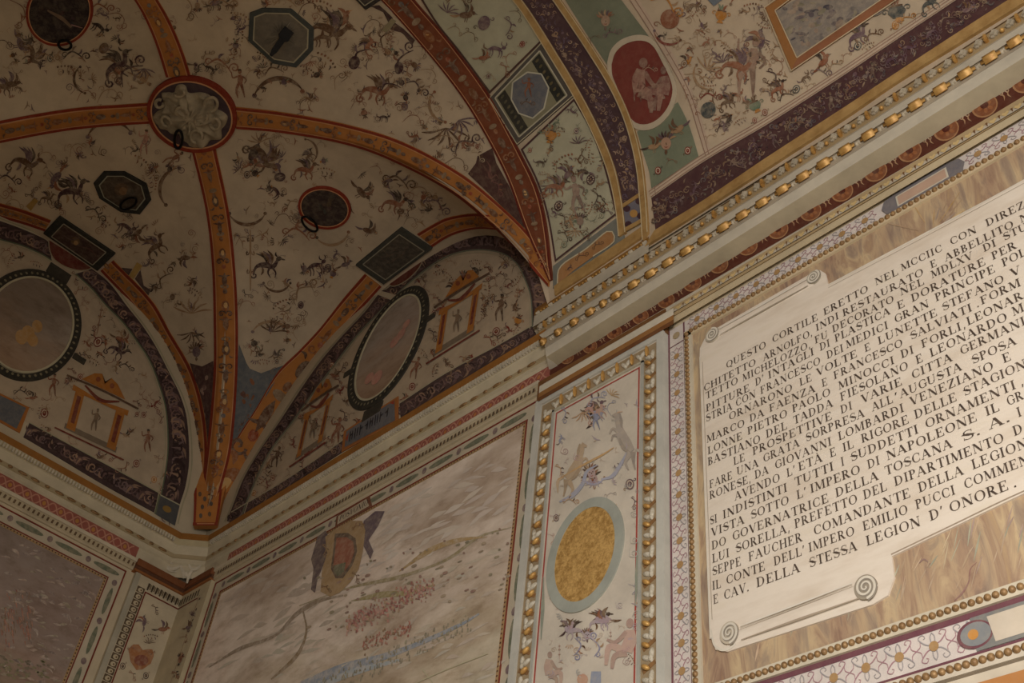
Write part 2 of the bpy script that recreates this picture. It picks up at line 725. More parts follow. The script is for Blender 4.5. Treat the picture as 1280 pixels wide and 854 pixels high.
def m_figure(p, col=None):
    c = col or rc([P['pink'], P['rust'], P['tan']])
    sh = tuple(v * 0.72 for v in c)
    p.st([(-0.02, 0.62), (0.03, 0.35), (0.0, 0.0)], [0.2, 0.38, 0.26], c, 8)
    p.bl(0.0, 0.82, 0.12, 0.15, c)
    p.bl(-0.02, 0.92, 0.13, 0.09, rc([P['brown'], P['dark']]))
    p.st([(-0.14, 0.52), (-0.45, 0.42), (-0.55, 0.8)], [0.12, 0.09, 0.05], c, 7)
    p.st([(0.15, 0.52), (0.42, 0.3), (0.3, 0.05)], [0.12, 0.09, 0.05], sh, 7)
    p.st([(-0.08, 0.02), (-0.22, -0.4), (-0.12, -0.9)], [0.2, 0.14, 0.06], c, 8)
    p.st([(0.08, 0.02), (0.2, -0.38), (0.32, -0.85)], [0.2, 0.14, 0.06], sh, 8)
    p.st([(-0.05, 0.5), (-0.06, 0.05)], [0.05, 0.1], sh, 4)


def m_seated(p, col=None):
    c = col or S(196, 156, 132)
    sh = tuple(v * 0.8 for v in c)
    p.st([(-0.25, 0.6), (-0.3, 0.2), (-0.2, -0.25)], [0.34, 0.5, 0.5], c, 9)
    p.bl(-0.2, 0.86, 0.15, 0.19, sh)
    p.st([(-0.12, 0.5), (0.25, 0.05), (0.6, 0.1)], [0.2, 0.16, 0.1], sh, 8)
    p.st([(-0.15, -0.25), (0.45, -0.15), (0.5, -0.9)], [0.32, 0.26, 0.12], c, 9)
    p.st([(-0.25, -0.3), (0.2, -0.5), (0.25, -1.0)], [0.3, 0.22, 0.12], sh, 9)


def m_vase(p, col=None):
    c = col or rc([P['ochre'], P['tan'], P['rust']])
    p.pg([(-0.3, 0.35), (-0.45, 0.05), (-0.25, -0.3), (0.25, -0.3), (0.45, 0.05), (0.3, 0.35)], c)
    p.bl(0, 0.35, 0.36, 0.09, rc([P['dark'], P['brown']]))
    p.pg([(-0.12, -0.3), (-0.25, -0.55), (0.25, -0.55), (0.12, -0.3)], rc([P['brown'], P['ochre']]))
    spiral(p, -0.55, 0.15, 0.18, 1.2, 0.07, c, 0, 1)
    spiral(p, 0.55, 0.15, 0.18, 1.2, 0.07, c, 180, -1)
    for k in (-1, 0, 1):
        leaf(p, 0.1 * k, 0.4, 0.35 * k, 0.85, 0.1 * k, 0.16, rc([P['green'], P['rust'], P['brown']]))


def m_mask(p, col=None):
    c = col or rc([P['tan'], P['mauve'], P['pink']])
    for k in range(7):
        a = math.radians(25 + 130 / 6 * k)
        leaf(p, 0.25 * math.cos(a), 0.2 + 0.15 * math.sin(a), 0.75 * math.cos(a), 0.2 + 0.65 * math.sin(a), 0.12, 0.15, rc())
    p.bl(0, 0, 0.34, 0.42, c)
    p.bl(-0.13, 0.08, 0.06, 0.05, P['dark'], n=8)
    p.bl(0.13, 0.08, 0.06, 0.05, P['dark'], n=8)
    p.st([(0, 0.05), (0.03, -0.1)], 0.07, P['brown'], 3)
    p.st([(-0.12, -0.22), (0, -0.26), (0.12, -0.22)], [0.03, 0.06, 0.03], P['red'], 5)
    leaf(p, 0, -0.4, 0, -0.75, 0, 0.2, rc())


def m_bow(p, col=None):      # hanging crescent garland
    c = col or rc([P['brown'], P['tan'], P['brown']])
    t = np.linspace(-2.6, -0.5, 12)
    Q = np.stack([np.cos(t), np.sin(t)], 1)
    p.st(Q, [0.03, 0.14, 0.17, 0.14, 0.03], c)
    p.bl(-0.86, -0.45, 0.09, 0.09, rc(), n=8)
    p.bl(0.88, -0.45, 0.09, 0.09, rc(), n=8)


def m_roundel(p, col=None):
    c = col or rc([P['dark'], P['plum'], P['brown']])
    p.bl(0, 0, 0.5, 0.62, c, n=16)
    p.bl(0, 0, 0.36, 0.46, P['pale'], n=14)
    p.bl(0, 0, 0.26, 0.34, c, n=12)
    p.bl(0, 0.05, 0.09, 0.12, P['tan'], n=8)
    spiral(p, 0.55, 0.6, 0.2, 1.1, 0.07, rc(), 200, 1)
    spiral(p, -0.55, -0.6, 0.2, 1.1, 0.07, rc(), 20, 1)


def m_cand(p, col=None):     # little candelabrum with drops
    c = col or rc([P['tan'], P['brown']])
    p.st([(0, -1), (0, 1)], [0.03, 0.07, 0.03, 0.07, 0.03], c, 8)
    for y, w in ((0.7, 0.16), (0.25, 0.24), (-0.35, 0.2)):
        p.bl(0, y, w * 0.5, 0.08, c, n=8)
        spiral(p, w, y, 0.12, 1.1, 0.05, rc(), 180, 1)
        spiral(p, -w, y, 0.12, 1.1, 0.05, rc(), 0, -1)


def m_dots(p, col=None):
    for k in range(7):
        a = -0.9 + 1.8 * k / 6
        p.bl(a, 0.25 * math.cos(a * 1.6), 0.09, 0.11, rc([P['tan'], P['brown'], P['rust']]), n=7)
    for k in range(3):
        leaf(p, -0.5 + 0.5 * k, -0.1, -0.35 + 0.5 * k, -0.5, 0.2, 0.12, rc())


def m_fan(p, col=None):      # spray of curved plumes
    c = col or rc([P['brown'], P['tan'], P['mauve']])
    for k in range(6):
        a = math.radians(20 + 28 * k)
        p.st([(0, 0), (0.55 * math.cos(a), 0.5 * math.sin(a)), (0.95 * math.cos(a * 0.93), 0.85 * math.sin(a * 0.93) - 0.1)],
             [0.03, 0.07, 0.1, 0.03], c, 7)


def m_dark(p, col=None):     # crouching goat / monkey like dark creature
    c = col or rc([P['dark'], P['plum'], P['brown']])
    p.st([(-0.7, -0.1), (-0.2, 0.12), (0.35, 0.05)], [0.1, 0.3, 0.24], c, 8)
    p.bl(0.5, 0.25, 0.17, 0.13, c, 25)
    leaf(p, 0.45, 0.35, 0.3, 0.7, 0.3, 0.08, c)
    leaf(p, 0.55, 0.35, 0.6, 0.68, -0.3, 0.08, c)
    for x in (-0.5, -0.3, 0.2, 0.38):
        p.st([(x, 0.0), (x + 0.06, -0.3), (x - 0.02, -0.55)], [0.12, 0.07, 0.05], c, 5)
    leaf(p, -0.65, -0.05, -1.0, 0.35, 0.3, 0.12, rc())


MOT = dict(scroll=m_scroll, tendril=m_tendril, bird=m_bird, beast=m_beast, figure=m_figure, seated=m_seated, vase=m_vase,
           mask=m_mask, bow=m_bow, roundel=m_roundel, cand=m_cand, dots=m_dots, fan=m_fan, goat=m_dark)


def put(mb, items):
    MOT.update(MOT_EXTRA)
    """items: (motif, x, y, angle, size[, aspect[, flip]])"""
    for it in items:
        name, x, y, a, s = it[:5]
        asp = it[5] if len(it) > 5 else 1.0
        fl = it[6] if len(it) > 6 else 1
        col = it[7] if len(it) > 7 else None
        MOT[name](Pen(mb, x, y, a, s, asp, fl), col)


def flecks(mb, poly_fn, n, cols, s=(1.0, 3.0), asp=0.4, ang=None):
    """small curled leaf flecks filling a dark ornamental band; poly_fn() returns a random point + direction"""
    for _ in range(n):
        x, y, d = poly_fn()
        sz = random.uniform(*s)
        p = Pen(mb, x, y, d if ang is None else ang, sz)
        c = rc(cols)
        k = random.random()
        if k < 0.45:
            spiral(p, 0, 0, 0.8, 1.1, 0.3, c, random.uniform(0, 360), random.choice((-1, 1)))
        elif k < 0.85:
            leaf(p, -0.9, -0.3, 0.9, 0.3, random.uniform(-0.4, 0.4), 0.5, c)
        else:
            p.bl(0, 0, 0.45, 0.6, c, n=8)


def between(L, R, n=200):
    L = resample(L, n)
    R = resample(R, n)

    def fn():
        i = random.randint(0, n - 2)
        k = random.uniform(0.15, 0.85)
        q = L[i] + (R[i] - L[i]) * k
        t = L[i + 1] - L[i]
        return q[0], q[1], math.degrees(math.atan2(t[1], t[0])) + random.uniform(-50, 50)
    return fn


def acanthus(mb, L, R, step, cols, w=0.9):
    """regular running leaf scroll along a band"""
    n = 200
    L = resample(L, n)
    R = resample(R, n)
    Mi = (L + R) / 2
    d = np.r_[0, np.cumsum(np.linalg.norm(np.diff(Mi, axis=0), axis=1))]
    t = step / 2
    k = 0
    while t < d[-1]:
        i = min(int(np.searchsorted(d, t)), n - 2)
        h = np.linalg.norm(R[i] - L[i])
        tg = Mi[i + 1] - Mi[i]
        a = math.degrees(math.atan2(tg[1], tg[0]))
        p = Pen(mb, Mi[i][0], Mi[i][1], a, h * 0.5 * w, 1.0, 1 if k % 2 else -1)
        c = rc(cols)
        spiral(p, 0, 0, 0.62, 1.3, 0.2, c, 180, 1)
        leaf(p, -0.9, -0.5 if k % 2 else 0.5, 0.2, 0.75 if k % 2 else -0.75, 0.3, 0.26, rc(cols))
        leaf(p, 0.1, 0.1, 0.8, -0.6 if k % 2 else 0.6, -0.3, 0.24, rc(cols))
        t += step * (h / max(np.linalg.norm(R[0] - L[0]), 1e-6)) if False else step
        k += 1



def m_horse(p, col=None):    # rearing horse
    c = col or S(176, 158, 140)
    d = tuple(v * 0.78 for v in c)
    l = tuple(min(1, v * 1.15) for v in c)
    p.st([(-0.55, -0.35), (-0.25, -0.15), (0.05, 0.15), (0.25, 0.45)], [0.26, 0.42, 0.36, 0.2], c, 12)
    p.st([(-0.45, -0.4), (-0.15, -0.28), (0.12, 0.02)], [0.08, 0.14, 0.06], d, 8)
    p.st([(0.2, 0.4), (0.38, 0.68), (0.42, 0.85)], [0.24, 0.18, 0.14], c, 8)
    p.st([(0.38, 0.86), (0.62, 0.74)], [0.15, 0.08], c, 5)
    p.st([(0.3, 0.88), (0.18, 0.62), (0.1, 0.4)], [0.04, 0.12, 0.05], d, 7)
    p.st([(0.15, 0.2), (0.5, 0.32), (0.6, 0.12)], [0.14, 0.09, 0.05], c, 8)
    p.st([(0.12, 0.1), (0.42, 0.08), (0.46, -0.12)], [0.13, 0.08, 0.05], d, 8)
    p.st([(-0.5, -0.4), (-0.35, -0.75), (-0.55, -1.0)], [0.22, 0.11, 0.05], c, 8)
    p.st([(-0.6, -0.35), (-0.72, -0.7), (-0.85, -0.95)], [0.2, 0.1, 0.05], d, 8)
    p.st([(-0.7, -0.25), (-1.0, -0.35), (-1.1, -0.8)], [0.08, 0.12, 0.03], l, 8)


MOT_EXTRA = dict(horse=m_horse)


# ------------------------------------------------------------------ roman capitals
def glyph(ch):
    """returns (advance, [polygons]) in a box of cap height 1"""
    TK, TN, SF = 0.17, 0.05, 0.045
    out = []

    def bar(x0, y0, x1, y1, w):
        dx, dy = x1 - x0, y1 - y0
        l = math.hypot(dx, dy)
        # horizontal-width strokes so that feet stay flat
        if abs(dy) > abs(dx) * 0.5:
            hw = w / 2 * l / max(abs(dy), 1e-6)
            out.append([(x0 - hw, y0), (x0 + hw, y0), (x1 + hw, y1), (x1 - hw, y1)])
        else:
            out.append([(x0, y0 - w / 2), (x1, y1 - w / 2), (x1, y1 + w / 2), (x0, y0 + w / 2)])

    def stem(x, top=True, bot=True, w=TK, y0=0.0, y1=1.0):
        bar(x, y0, x, y1, w)
        if bot: out.append([(x - w / 2 - 0.1, y0), (x + w / 2 + 0.1, y0), (x + w / 2 + 0.1, y0 + SF), (x - w / 2 - 0.1, y0 + SF)])
        if top: out.append([(x - w / 2 - 0.1, y1 - SF), (x + w / 2 + 0.1, y1 - SF), (x + w / 2 + 0.1, y1), (x - w / 2 - 0.1, y1)])

    def foot(x, y, w=0.13):
        out.append([(x - w, y - SF / 2 + (SF / 2 if y < .5 else -SF / 2)), (x + w, y - SF / 2 + (SF / 2 if y < .5 else -SF / 2)),
                    (x + w, y + SF / 2 + (SF / 2 if y < .5 else -SF / 2)), (x - w, y + SF / 2 + (SF / 2 if y < .5 else -SF / 2))])

    def arc(cx, cy, rx, ry, a0, a1, tk=TK, n=12, inner=0.0):
        t = np.radians(np.linspace(a0, a1, n))
        for i in range(n - 1):
            q = []
            for tt, sg in ((t[i], 1), (t[i + 1], 1), (t[i + 1], -1), (t[i], -1)):
                w = TN + (tk - TN) * abs(math.cos(tt)) ** 1.5
                if sg > 0:
                    q.append((cx + rx * math.cos(tt), cy + ry * math.sin(tt)))
                else:
                    q.append((cx + (rx - w) * math.cos(tt), cy + (ry - TN) * math.sin(tt)))
            out.append(q)

    def tip(x, y0, y1, w=0.045):
        out.append([(x - w, y0), (x + w, y0), (x + w * 0.4, y1), (x - w * 0.4, y1)])

    if ch in 'AÀ':
        bar(0.1, 0, 0.42, 1.0, TN); bar(0.44, 1.0, 0.8, 0, TK); bar(0.2, 0.34, 0.62, 0.34, 0.045)
        foot(0.1, 0); foot(0.8, 0, 0.17); adv = 0.98
        if ch == 'À': bar(0.36, 1.22, 0.5, 1.1, 0.07)
    elif ch == 'B':
        stem(0.2); arc(0.3, 0.76, 0.33, 0.24, -90, 90); arc(0.3, 0.27, 0.4, 0.27, -90, 90)
        bar(0.2, 0.98, 0.32, 0.98, 0.04); bar(0.2, 0.525, 0.32, 0.525, 0.04); bar(0.2, 0.02, 0.32, 0.02, 0.04); adv = 0.8
    elif ch in 'CG':
        arc(0.5, 0.5, 0.44, 0.5, 48, 312, n=16)
        tip(0.8, 0.9, 0.62); adv = 0.92
        if ch == 'G': stem(0.8, True, False, 0.13, 0.08, 0.45)
        else: tip(0.8, 0.1, 0.32, 0.03)
    elif ch == 'D':
        stem(0.2); arc(0.35, 0.5, 0.52, 0.5, -90, 90, n=14); bar(0.2, 0.98, 0.36, 0.98, 0.04); bar(0.2, 0.02, 0.36, 0.02, 0.04); adv = 0.98
    elif ch in 'EF':
        stem(0.2); bar(0.2, 0.975, 0.7, 0.975, 0.05); tip(0.68, 1.0, 0.74); bar(0.2, 0.52, 0.52, 0.52, 0.045); bar(0.5, 0.4, 0.5, 0.64, 0.05)
        if ch == 'E': bar(0.2, 0.025, 0.74, 0.025, 0.05); tip(0.72, 0.0, 0.28)
        adv = 0.84
    elif ch == 'H':
        stem(0.2); stem(0.8); bar(0.2, 0.52, 0.8, 0.52, 0.045); adv = 1.02
    elif ch == 'I':
        stem(0.22); adv = 0.46
    elif ch == 'L':
        stem(0.2); bar(0.2, 0.025, 0.72, 0.025, 0.05); tip(0.7, 0.0, 0.3); adv = 0.8
    elif ch == 'M':
        bar(0.16, 0, 0.2, 1, TN); bar(0.2, 1, 0.56, 0.05, TK * 0.95); bar(0.56, 0.05, 0.9, 1, TN); stem(0.98, True, True, TK); foot(0.16, 0); foot(0.14, 1, 0.1); adv = 1.2
    elif ch == 'N':
        bar(0.18, 0, 0.18, 1, TN); bar(0.2, 1, 0.82, 0, TK); bar(0.84, 0, 0.84, 1, TN); foot(0.18, 0); foot(0.84, 1); foot(0.14, 1, 0.1); adv = 1.02
    elif ch in 'OQ':
        arc(0.5, 0.5, 0.46, 0.5, 0, 360, n=22); adv = 1.0
        if ch == 'Q': bar(0.5, 0.1, 0.86, -0.14, 0.09)
    elif ch in 'PR':
        stem(0.2); arc(0.32, 0.74, 0.36, 0.26, -90, 90); bar(0.2, 0.98, 0.34, 0.98, 0.04); bar(0.2, 0.5, 0.34, 0.5, 0.04); adv = 0.76
        if ch == 'R': bar(0.42, 0.5, 0.76, 0.0, TK); foot(0.82, 0, 0.1); adv = 0.92
    elif ch == 'S':
        arc(0.4, 0.745, 0.29, 0.255, 45, 215, 0.11); arc(0.4, 0.27, 0.32, 0.27, -145, 35, 0.11)
        bar(0.16, 0.66, 0.66, 0.36, 0.2); tip(0.64, 0.97, 0.7, 0.03); tip(0.13, 0.03, 0.3, 0.03); adv = 0.76
    elif ch == 'T':
        stem(0.45, False, True); bar(0.06, 0.97, 0.84, 0.97, 0.05); tip(0.08, 1.0, 0.74, 0.035); tip(0.82, 1.0, 0.74, 0.035); adv = 0.86
    elif ch == 'U':
        stem(0.2, True, False, TK, 0.3); bar(0.8, 0.3, 0.8, 1.0, TN); foot(0.8, 1, 0.12)
        arc(0.46, 0.34, 0.35, 0.34, 180, 360, 0.12); adv = 1.0
    elif ch == 'V':
        bar(0.14, 1, 0.48, 0, TK); bar(0.48, 0, 0.8, 1, TN); foot(0.14, 1, 0.15); foot(0.8, 1); adv = 0.92
    elif ch == 'X':
        bar(0.16, 1, 0.76, 0, TK); bar(0.14, 0, 0.76, 1, TN); foot(0.16, 1); foot(0.76, 0); foot(0.14, 0); foot(0.76, 1); adv = 0.92
    elif ch == 'Z':
        bar(0.7, 1, 0.14, 0, TK); bar(0.1, 0.975, 0.74, 0.975, 0.05); bar(0.1, 0.025, 0.78, 0.025, 0.05); tip(0.12, 1, 0.72); tip(0.74, 0, 0.28); adv = 0.86
    elif ch == '.':
        out.append([(0.08, 0), (0.24, 0), (0.24, 0.15), (0.08, 0.15)]); adv = 0.34
    elif ch == ',':
        out.append([(0.12, 0.12), (0.24, 0.12), (0.16, -0.2), (0.08, -0.2)]); adv = 0.34
    elif ch == "'":
        out.append([(0.12, 1.0), (0.28, 1.0), (0.16, 0.7), (0.08, 0.7)]); adv = 0.36
    else:
        adv = 0.5
    return adv, out


def text_run(mb, word, p0, p1, h, col, surf_pts=True, gap=0.07):
    """word between world (x,z) points p0 and p1 on mb.surf"""
    G = [glyph(c) for c in word]
    tot = sum(a for a, _ in G) + gap * (len(G) - 1)
    x = 0
    p0 = np.array(p0, float)
    p1 = np.array(p1, float)
    e = (p1 - p0) / tot
    for a, polys in G:
        for q in polys:
            Q = np.array([p0 + e * (x + qx) + np.array([0, 1.0]) * qy * h for qx, qy in q])
            X, _, _ = mb.up(Q)
            mb.raw(X, [tuple(range(len(q)))], col)
        x += a + gap


SPR = [P['tan'], P['brown'], P['rust'], P['mauve'], P['tan'], S(150, 122, 96)]


def sprigs(mb, items, per=3, spread=1.1, size=(3.0, 7.5)):
    """fine tendrils, drops and leaves round the larger figures"""
    for it in items:
        for _ in range(per):
            x = it[1] + random.gauss(0, 1) * it[4] * spread
            y = it[2] + random.gauss(0, 1) * it[4] * spread
            p = Pen(mb, x, y, random.uniform(0, 360), random.uniform(*size))
            c = rc(SPR)
            k = random.random()
            if k < 0.35:
                m_tendril(p, c)
            elif k < 0.55:
                for j in range(4):
                    leaf(p, 0.2 * j - 0.4, 0, 0.5 * j - 0.9, 0.9 - 0.2 * abs(j - 1.5), 0.2, 0.2, c)
            elif k < 0.75:
                spiral(p, 0, 0, 0.7, 1.5, 0.12, c, 0, random.choice((-1, 1)), [(-1.2, -0.5), (0.2, -1.0)])
            else:
                p.st([(-1, 0.2), (-0.2, 0.35), (0.8, -0.1)], [0.08, 0.3, 0.05], c, 7)
                leaf(p, -0.2, 0.3, 0.1, 0.9, 0.2, 0.22, rc(SPR))


def company(mb, items, n=1, kinds=('bird', 'goat', 'scroll', 'beast', 'tendril', 'fan', 'mask', 'vase'), cols=None, ok=None):
    """smaller creatures and leaf work crowding round each main motif"""
    for it in items:
        for _ in range(n):
            for _try in range(6):
                a = random.uniform(0, 6.28)
                r = it[4] * random.uniform(0.9, 1.7) + 4
                x, y = it[1] + r * math.cos(a), it[2] + r * math.sin(a)
                if ok is None or ok(x, y):
                    put(mb, [(random.choice(kinds), x, y, random.uniform(0, 360), random.uniform(6.0, 10.5), 1, random.choice((-1, 1)), rc(cols))])
                    break


def inside(poly):
    poly = [tuple(p) for p in poly]

    def f(x, y):
        c = False
        j = len(poly) - 1
        for i in range(len(poly)):
            (xi, yi), (xj, yj) = poly[i], poly[j]
            if (yi > y) != (yj > y) and x < (xj - xi) * (y - yi) / (yj - yi) + xi:
                c = not c
            j = i
        return c
    return f

# ================================================================== STRUCTURE
FT = 6.36   # springing


def rawobj(name, V, F, mat, parent=None, col=(1, 1, 1)):
    mb = MB()
    mb.raw(V, F, col)
    return mb.build(name, mat, parent)


# walls: slabs 0.3 m thick
mb = MB()
box(mb, -0.3, 8.6, 0.0, 0.3, 0.0, 8.4)
wall_back = tag(mb.build('wall_back', M['wall']), kind='structure')
mb = MB()
box(mb, -0.3, 0.0, -6.0, 0.0, 0.0, 8.4)
wall_left = tag(mb.build('wall_left', M['wall']), kind='structure')
mb = MB()
box(mb, -0.3, 12.0, -9.0, 0.3, -0.2, 0.0)
tag(mb.build('floor', M['stone']), kind='structure')
# unseen courtyard wall, added to block daylight: beam shades vault, pier darkens corner bay
mb = MB()
box(mb, 3.3, 12.0, -4.5, -4.12, 3.9, 8.4)
box(mb, -0.3, 3.3, -4.5, -4.12, 0.0, 8.4)
tag(mb.build('wall_front_blocker', M['front']), kind='structure')

# vault: four webs of the corner bay and the barrel to the right
mb = MB()
NW, NV = 40, 34
w = np.sin(np.linspace(-1, 1, NW) * math.pi / 2)
for (a, b) in CELLS:
    m_ = (a + b) / 2 - BC
    h_ = (b - a) / 2
    east = (a is K10)
    vs = np.linspace(0, 1.0 if east else 1.10, NV)
    V = []
    for v in vs:
        for ww in w:
            u = v * ww
            q = BC + m_ * v + h_ * u
            V.append((q[0], q[1], float(A(min(abs(u), 1)))))
    F = []
    for i in range(NV - 1):
        for j in range(NW - 1):
            F.append((i * NW + j, i * NW + j + 1, (i + 1) * NW + j + 1, (i + 1) * NW + j))
    mb.raw(V, F, (1, 1, 1))
tv = np.sin(np.linspace(-1, 1, 70) * math.pi / 2)
V = []
NX = 16
for i in range(NX):
    for t in tv:
        y = YC + YH * t
        ex = K10[0] + (y - K10[1]) / (K11[1] - K10[1]) * (K11[0] - K10[0])
        x = ex + (8.5 - ex) * i / (NX - 1)
        V.append((x, y, float(A(t))))
F = [(i * 70 + j, i * 70 + j + 1, (i + 1) * 70 + j + 1, (i + 1) * 70 + j) for i in range(NX - 1) for j in range(69)]
mb.raw(V, F, (1, 1, 1))
ceiling = tag(smooth(mb.build('ceiling', M['vault'])), kind='structure')


# ------------------------------------------------------------------ cornices
def toward(x, z, d):
    """point of the wall plane (x, z) carried along the sight line to depth d from the wall"""
    k = 1 - d / -CP[1]
    return CP[0] + (x - CP[0]) * k, -d, CP[2] + (z - CP[2]) * k


# left cornice: runs along wall_left, across the canted corner and along wall_back to the big cornice
LP = [(0.000, 5.785), (0.006, 5.79), (0.006, 5.885), (0.022, 5.895), (0.022, 5.930), (0.030, 5.934), (0.030, 5.962), (0.024, 5.966),
      (0.040, 6.030), (0.046, 6.034), (0.058, 6.070), (0.064, 6.074), (0.074, 6.120), (0.0, 6.15)]
LCOL = ['white', 'rose', 'white', 'white', 'beadg', 'beadg', 'beadg', 'white', 'white', 'dent', 'dent', 'gold', 'gold']
CC = dict(white=S(204, 188, 158), rose=S(160, 92, 78), beadg=S(176, 156, 120), dent=S(196, 178, 140), gold=S(150, 98, 42))


def path_pts(d):
    c = 0.19                                 # cant of the corner
    return [(d, -5.2), (d, -c - 0.41 * d), (c + 0.41 * d, -d), (3.66, -d)]


mb = MB()
for (d0, z0), (d1, z1), cn in zip(LP[:-1], LP[1:], LCOL):
    a = path_pts(d0)
    b = path_pts(d1)
    for i in range(3):
        if cn == 'rose' and i == 1:
            cn_ = 'white'
        else:
            cn_ = cn
        V = [(*a[i], z0), (*a[i + 1], z0), (*b[i + 1], z1), (*b[i], z1)]
        # rose band is replaced by plain plaster near the corner
        if cn == 'rose' and i in (0, 2):
            s = -0.46 if i == 0 else 0.50
            p = (a[i][0], s) if i == 0 else (s, a[i][1])
            far, near = (0, 1) if i == 0 else (1, 0)
            V1 = [(*a[i + far], z0), (*p, z0), (*((b[i][0], s) if i == 0 else (s, b[i][1])), z1), (*b[i + far], z1)]
            V2 = [(*p, z0), (*a[i + near], z0), (*b[i + near], z1), (*((b[i][0], s) if i == 0 else (s, b[i][1])), z1)]
            mb.raw(V1, [(0, 1, 2, 3)], CC['rose'])
            mb.raw(V2, [(0, 1, 2, 3)], CC['white'])
        else:
            mb.raw(V, [(0, 1, 2, 3)], CC[cn_])
trim_left = tag(mb.build('trim_1', M['solid']), kind='structure')


def cube_mesh(name, sx, sy, sz, mat, bev=0.0):
    bm = bmesh.new()
    bmesh.ops.create_cube(bm, size=1)
    for v in bm.verts:
        v.co.x *= sx
        v.co.y *= sy
        v.co.z *= sz
    if bev:
        bmesh.ops.bevel(bm, geom=bm.edges[:], offset=bev, segments=2, affect='EDGES')
    me = bpy.data.meshes.new(name)
    bm.to_mesh(me)
    bm.free()
    me.materials.append(mat)
    return me


def ball_mesh(name, rx, ry, rz, mat, u=12, v=8):
    bm = bmesh.new()
    bmesh.ops.create_uvsphere(bm, u_segments=u, v_segments=v, radius=1)
    for q in bm.verts:
        q.co.x *= rx
        q.co.y *= ry
        q.co.z *= rz
    me = bpy.data.meshes.new(name)
    bm.to_mesh(me)
    bm.free()
    for p in me.polygons:
        p.use_smooth = True
    me.materials.append(mat)
    return me


def inst(name, me, loc, parent, rotz=0.0, scale=None, roty=0.0, kind=None):
    o = bpy.data.objects.new(name, me)
    COL.objects.link(o)
    o.location = loc
    o.rotation_euler = (0, roty, rotz)
    if scale: o.scale = scale
    o.parent = parent
    if kind: o['kind'] = kind
    return o


def merged(name, me, locs, mat, parent, rotz=0.0):
    """many equal pieces as one 'stuff' part"""
    co = np.zeros(len(me.vertices) * 3)
    me.vertices.foreach_get('co', co)
    co = co.reshape(-1, 3)
    c, s = math.cos(rotz), math.sin(rotz)
    co = np.stack([co[:, 0] * c - co[:, 1] * s, co[:, 0] * s + co[:, 1] * c, co[:, 2]], 1)
    F = [tuple(p.vertices) for p in me.polygons]
    mb = MB()
    for l in locs:
        mb.raw(co + np.array(l), F, (1, 1, 1))
    o = mb.build(name, mat, parent)
    o['kind'] = 'stuff'
    return o


# dentils of the left cornice: the 100 nearest are parts, the rest one row
dm = cube_mesh('dentil', 0.013, 0.02, 0.034, M['stucco'])
dl = []
x = 0.26
while x < 3.62:
    dl.append(((x, -0.058, 6.052), 0.0))
    x += 0.0235
dl.sort(key=lambda q: -q[0][0])
rest = [q for q in dl[100:]]
for q, r in dl[:100]:
    inst('dentil', dm, q, trim_left, r)
dl2 = []
y = -0.26
while y > -2.2:
    dl2.append((0.058, y, 6.052))
    y -= 0.0235
if rest:
    merged('dentil_row', dm, [q for q, r in rest], M['stucco'], trim_left)
merged('dentil_row', dm, dl2, M['stucco'], trim_left, math.pi / 2)

# rust coloured leaf-and-bead ornament of the left cornice
bm_ = ball_mesh('carved_bead', 0.036, 0.010, 0.0115, M['bead'], 8, 6)
x = 0.30
k = 0
while x < 3.6:
    inst('carved_bead', bm_, (x, -0.032, 5.948), trim_left, 0, (1.0 if k % 3 else 0.5, 1, 1))
    x += 0.095
    k += 1
y = -0.3
while y > -1.9:
    inst('carved_bead', bm_, (0.032, y, 5.948), trim_left, math.pi / 2, (1.0 if k % 3 else 0.5, 1, 1))
    y -= 0.095
    k += 1

# rose frieze pattern: interlaced strands with rosettes
mb = MB(XZ(0.006), 0.002)
lt = S(196, 136, 112)
x = 0.52
while x < 3.6:
    t = np.linspace(0, 1, 12)
    for sg in (1, -1):
        Q = np.stack([x + 0.13 * t, 5.8375 + sg * 0.036 * np.cos(t * math.pi * 2)], 1)
        mb.stroke(Q, 0.009, lt, 12)
    mb.ellipse(x + 0.065, 5.8375, 0.013, 0.016, 0, S(190, 120, 70), 8)
    mb.ellipse(x, 5.8375, 0.007, 0.012, 0, S(200, 150, 120), 8)
    x += 0.13
mb.surf = YZ(0.006)
y = -0.5
while y > -1.8:
    t = np.linspace(0, 1, 12)
    for sg in (1, -1):
        Q = np.stack([y - 0.13 * t, 5.8375 + sg * 0.036 * np.cos(t * math.pi * 2)], 1)
        mb.stroke(Q, 0.009, lt, 12)
    mb.ellipse(y - 0.065, 5.8375, 0.014, 0.018, 0, S(190, 130, 66), 8)
    y -= 0.13
mb.build('rose_frieze_pattern', M['paint'], trim_left)

# stepped ledge with little dark drops under the rose frieze, on both walls
mb = MB()
for (z0, z1, d0, d1, c) in [(5.70, 5.715, 0.004, 0.016, S(196, 178, 148)), (5.715, 5.76, 0.016, 0.02, S(190, 172, 140)),
                            (5.76, 5.785, 0.03, 0.034, S(210, 194, 166))]:
    box(mb, 0.40, 3.60, -d1, 0.0, z0, z1, c)
    box(mb, 0.0, d1, -5.2, -0.42, z0, z1, c)
ledge = tag(mb.build('trim_2', M['solid']), kind='structure')
mb = MB(XZ(0.021), 0.001)
x = 0.45
while x < 3.56:
    mb.poly([(x - 0.006, 5.722), (x + 0.009, 5.722), (x + 0.012, 5.752), (x - 0.002, 5.752)], S(84, 64, 46))
    mb.poly([(x + 0.012, 5.722), (x + 0.02, 5.722), (x + 0.02, 5.738), (x + 0.012, 5.738)], S(150, 118, 84))
    x += 0.032
mb.surf = YZ(0.021)
y = -0.47
while y > -1.8:
    mb.poly([(y - 0.006, 5.722), (y + 0.009, 5.722), (y + 0.012, 5.752), (y - 0.002, 5.752)], S(104, 80, 56))
    y -= 0.036
mb.build('carved_drops', M['paint'], ledge)

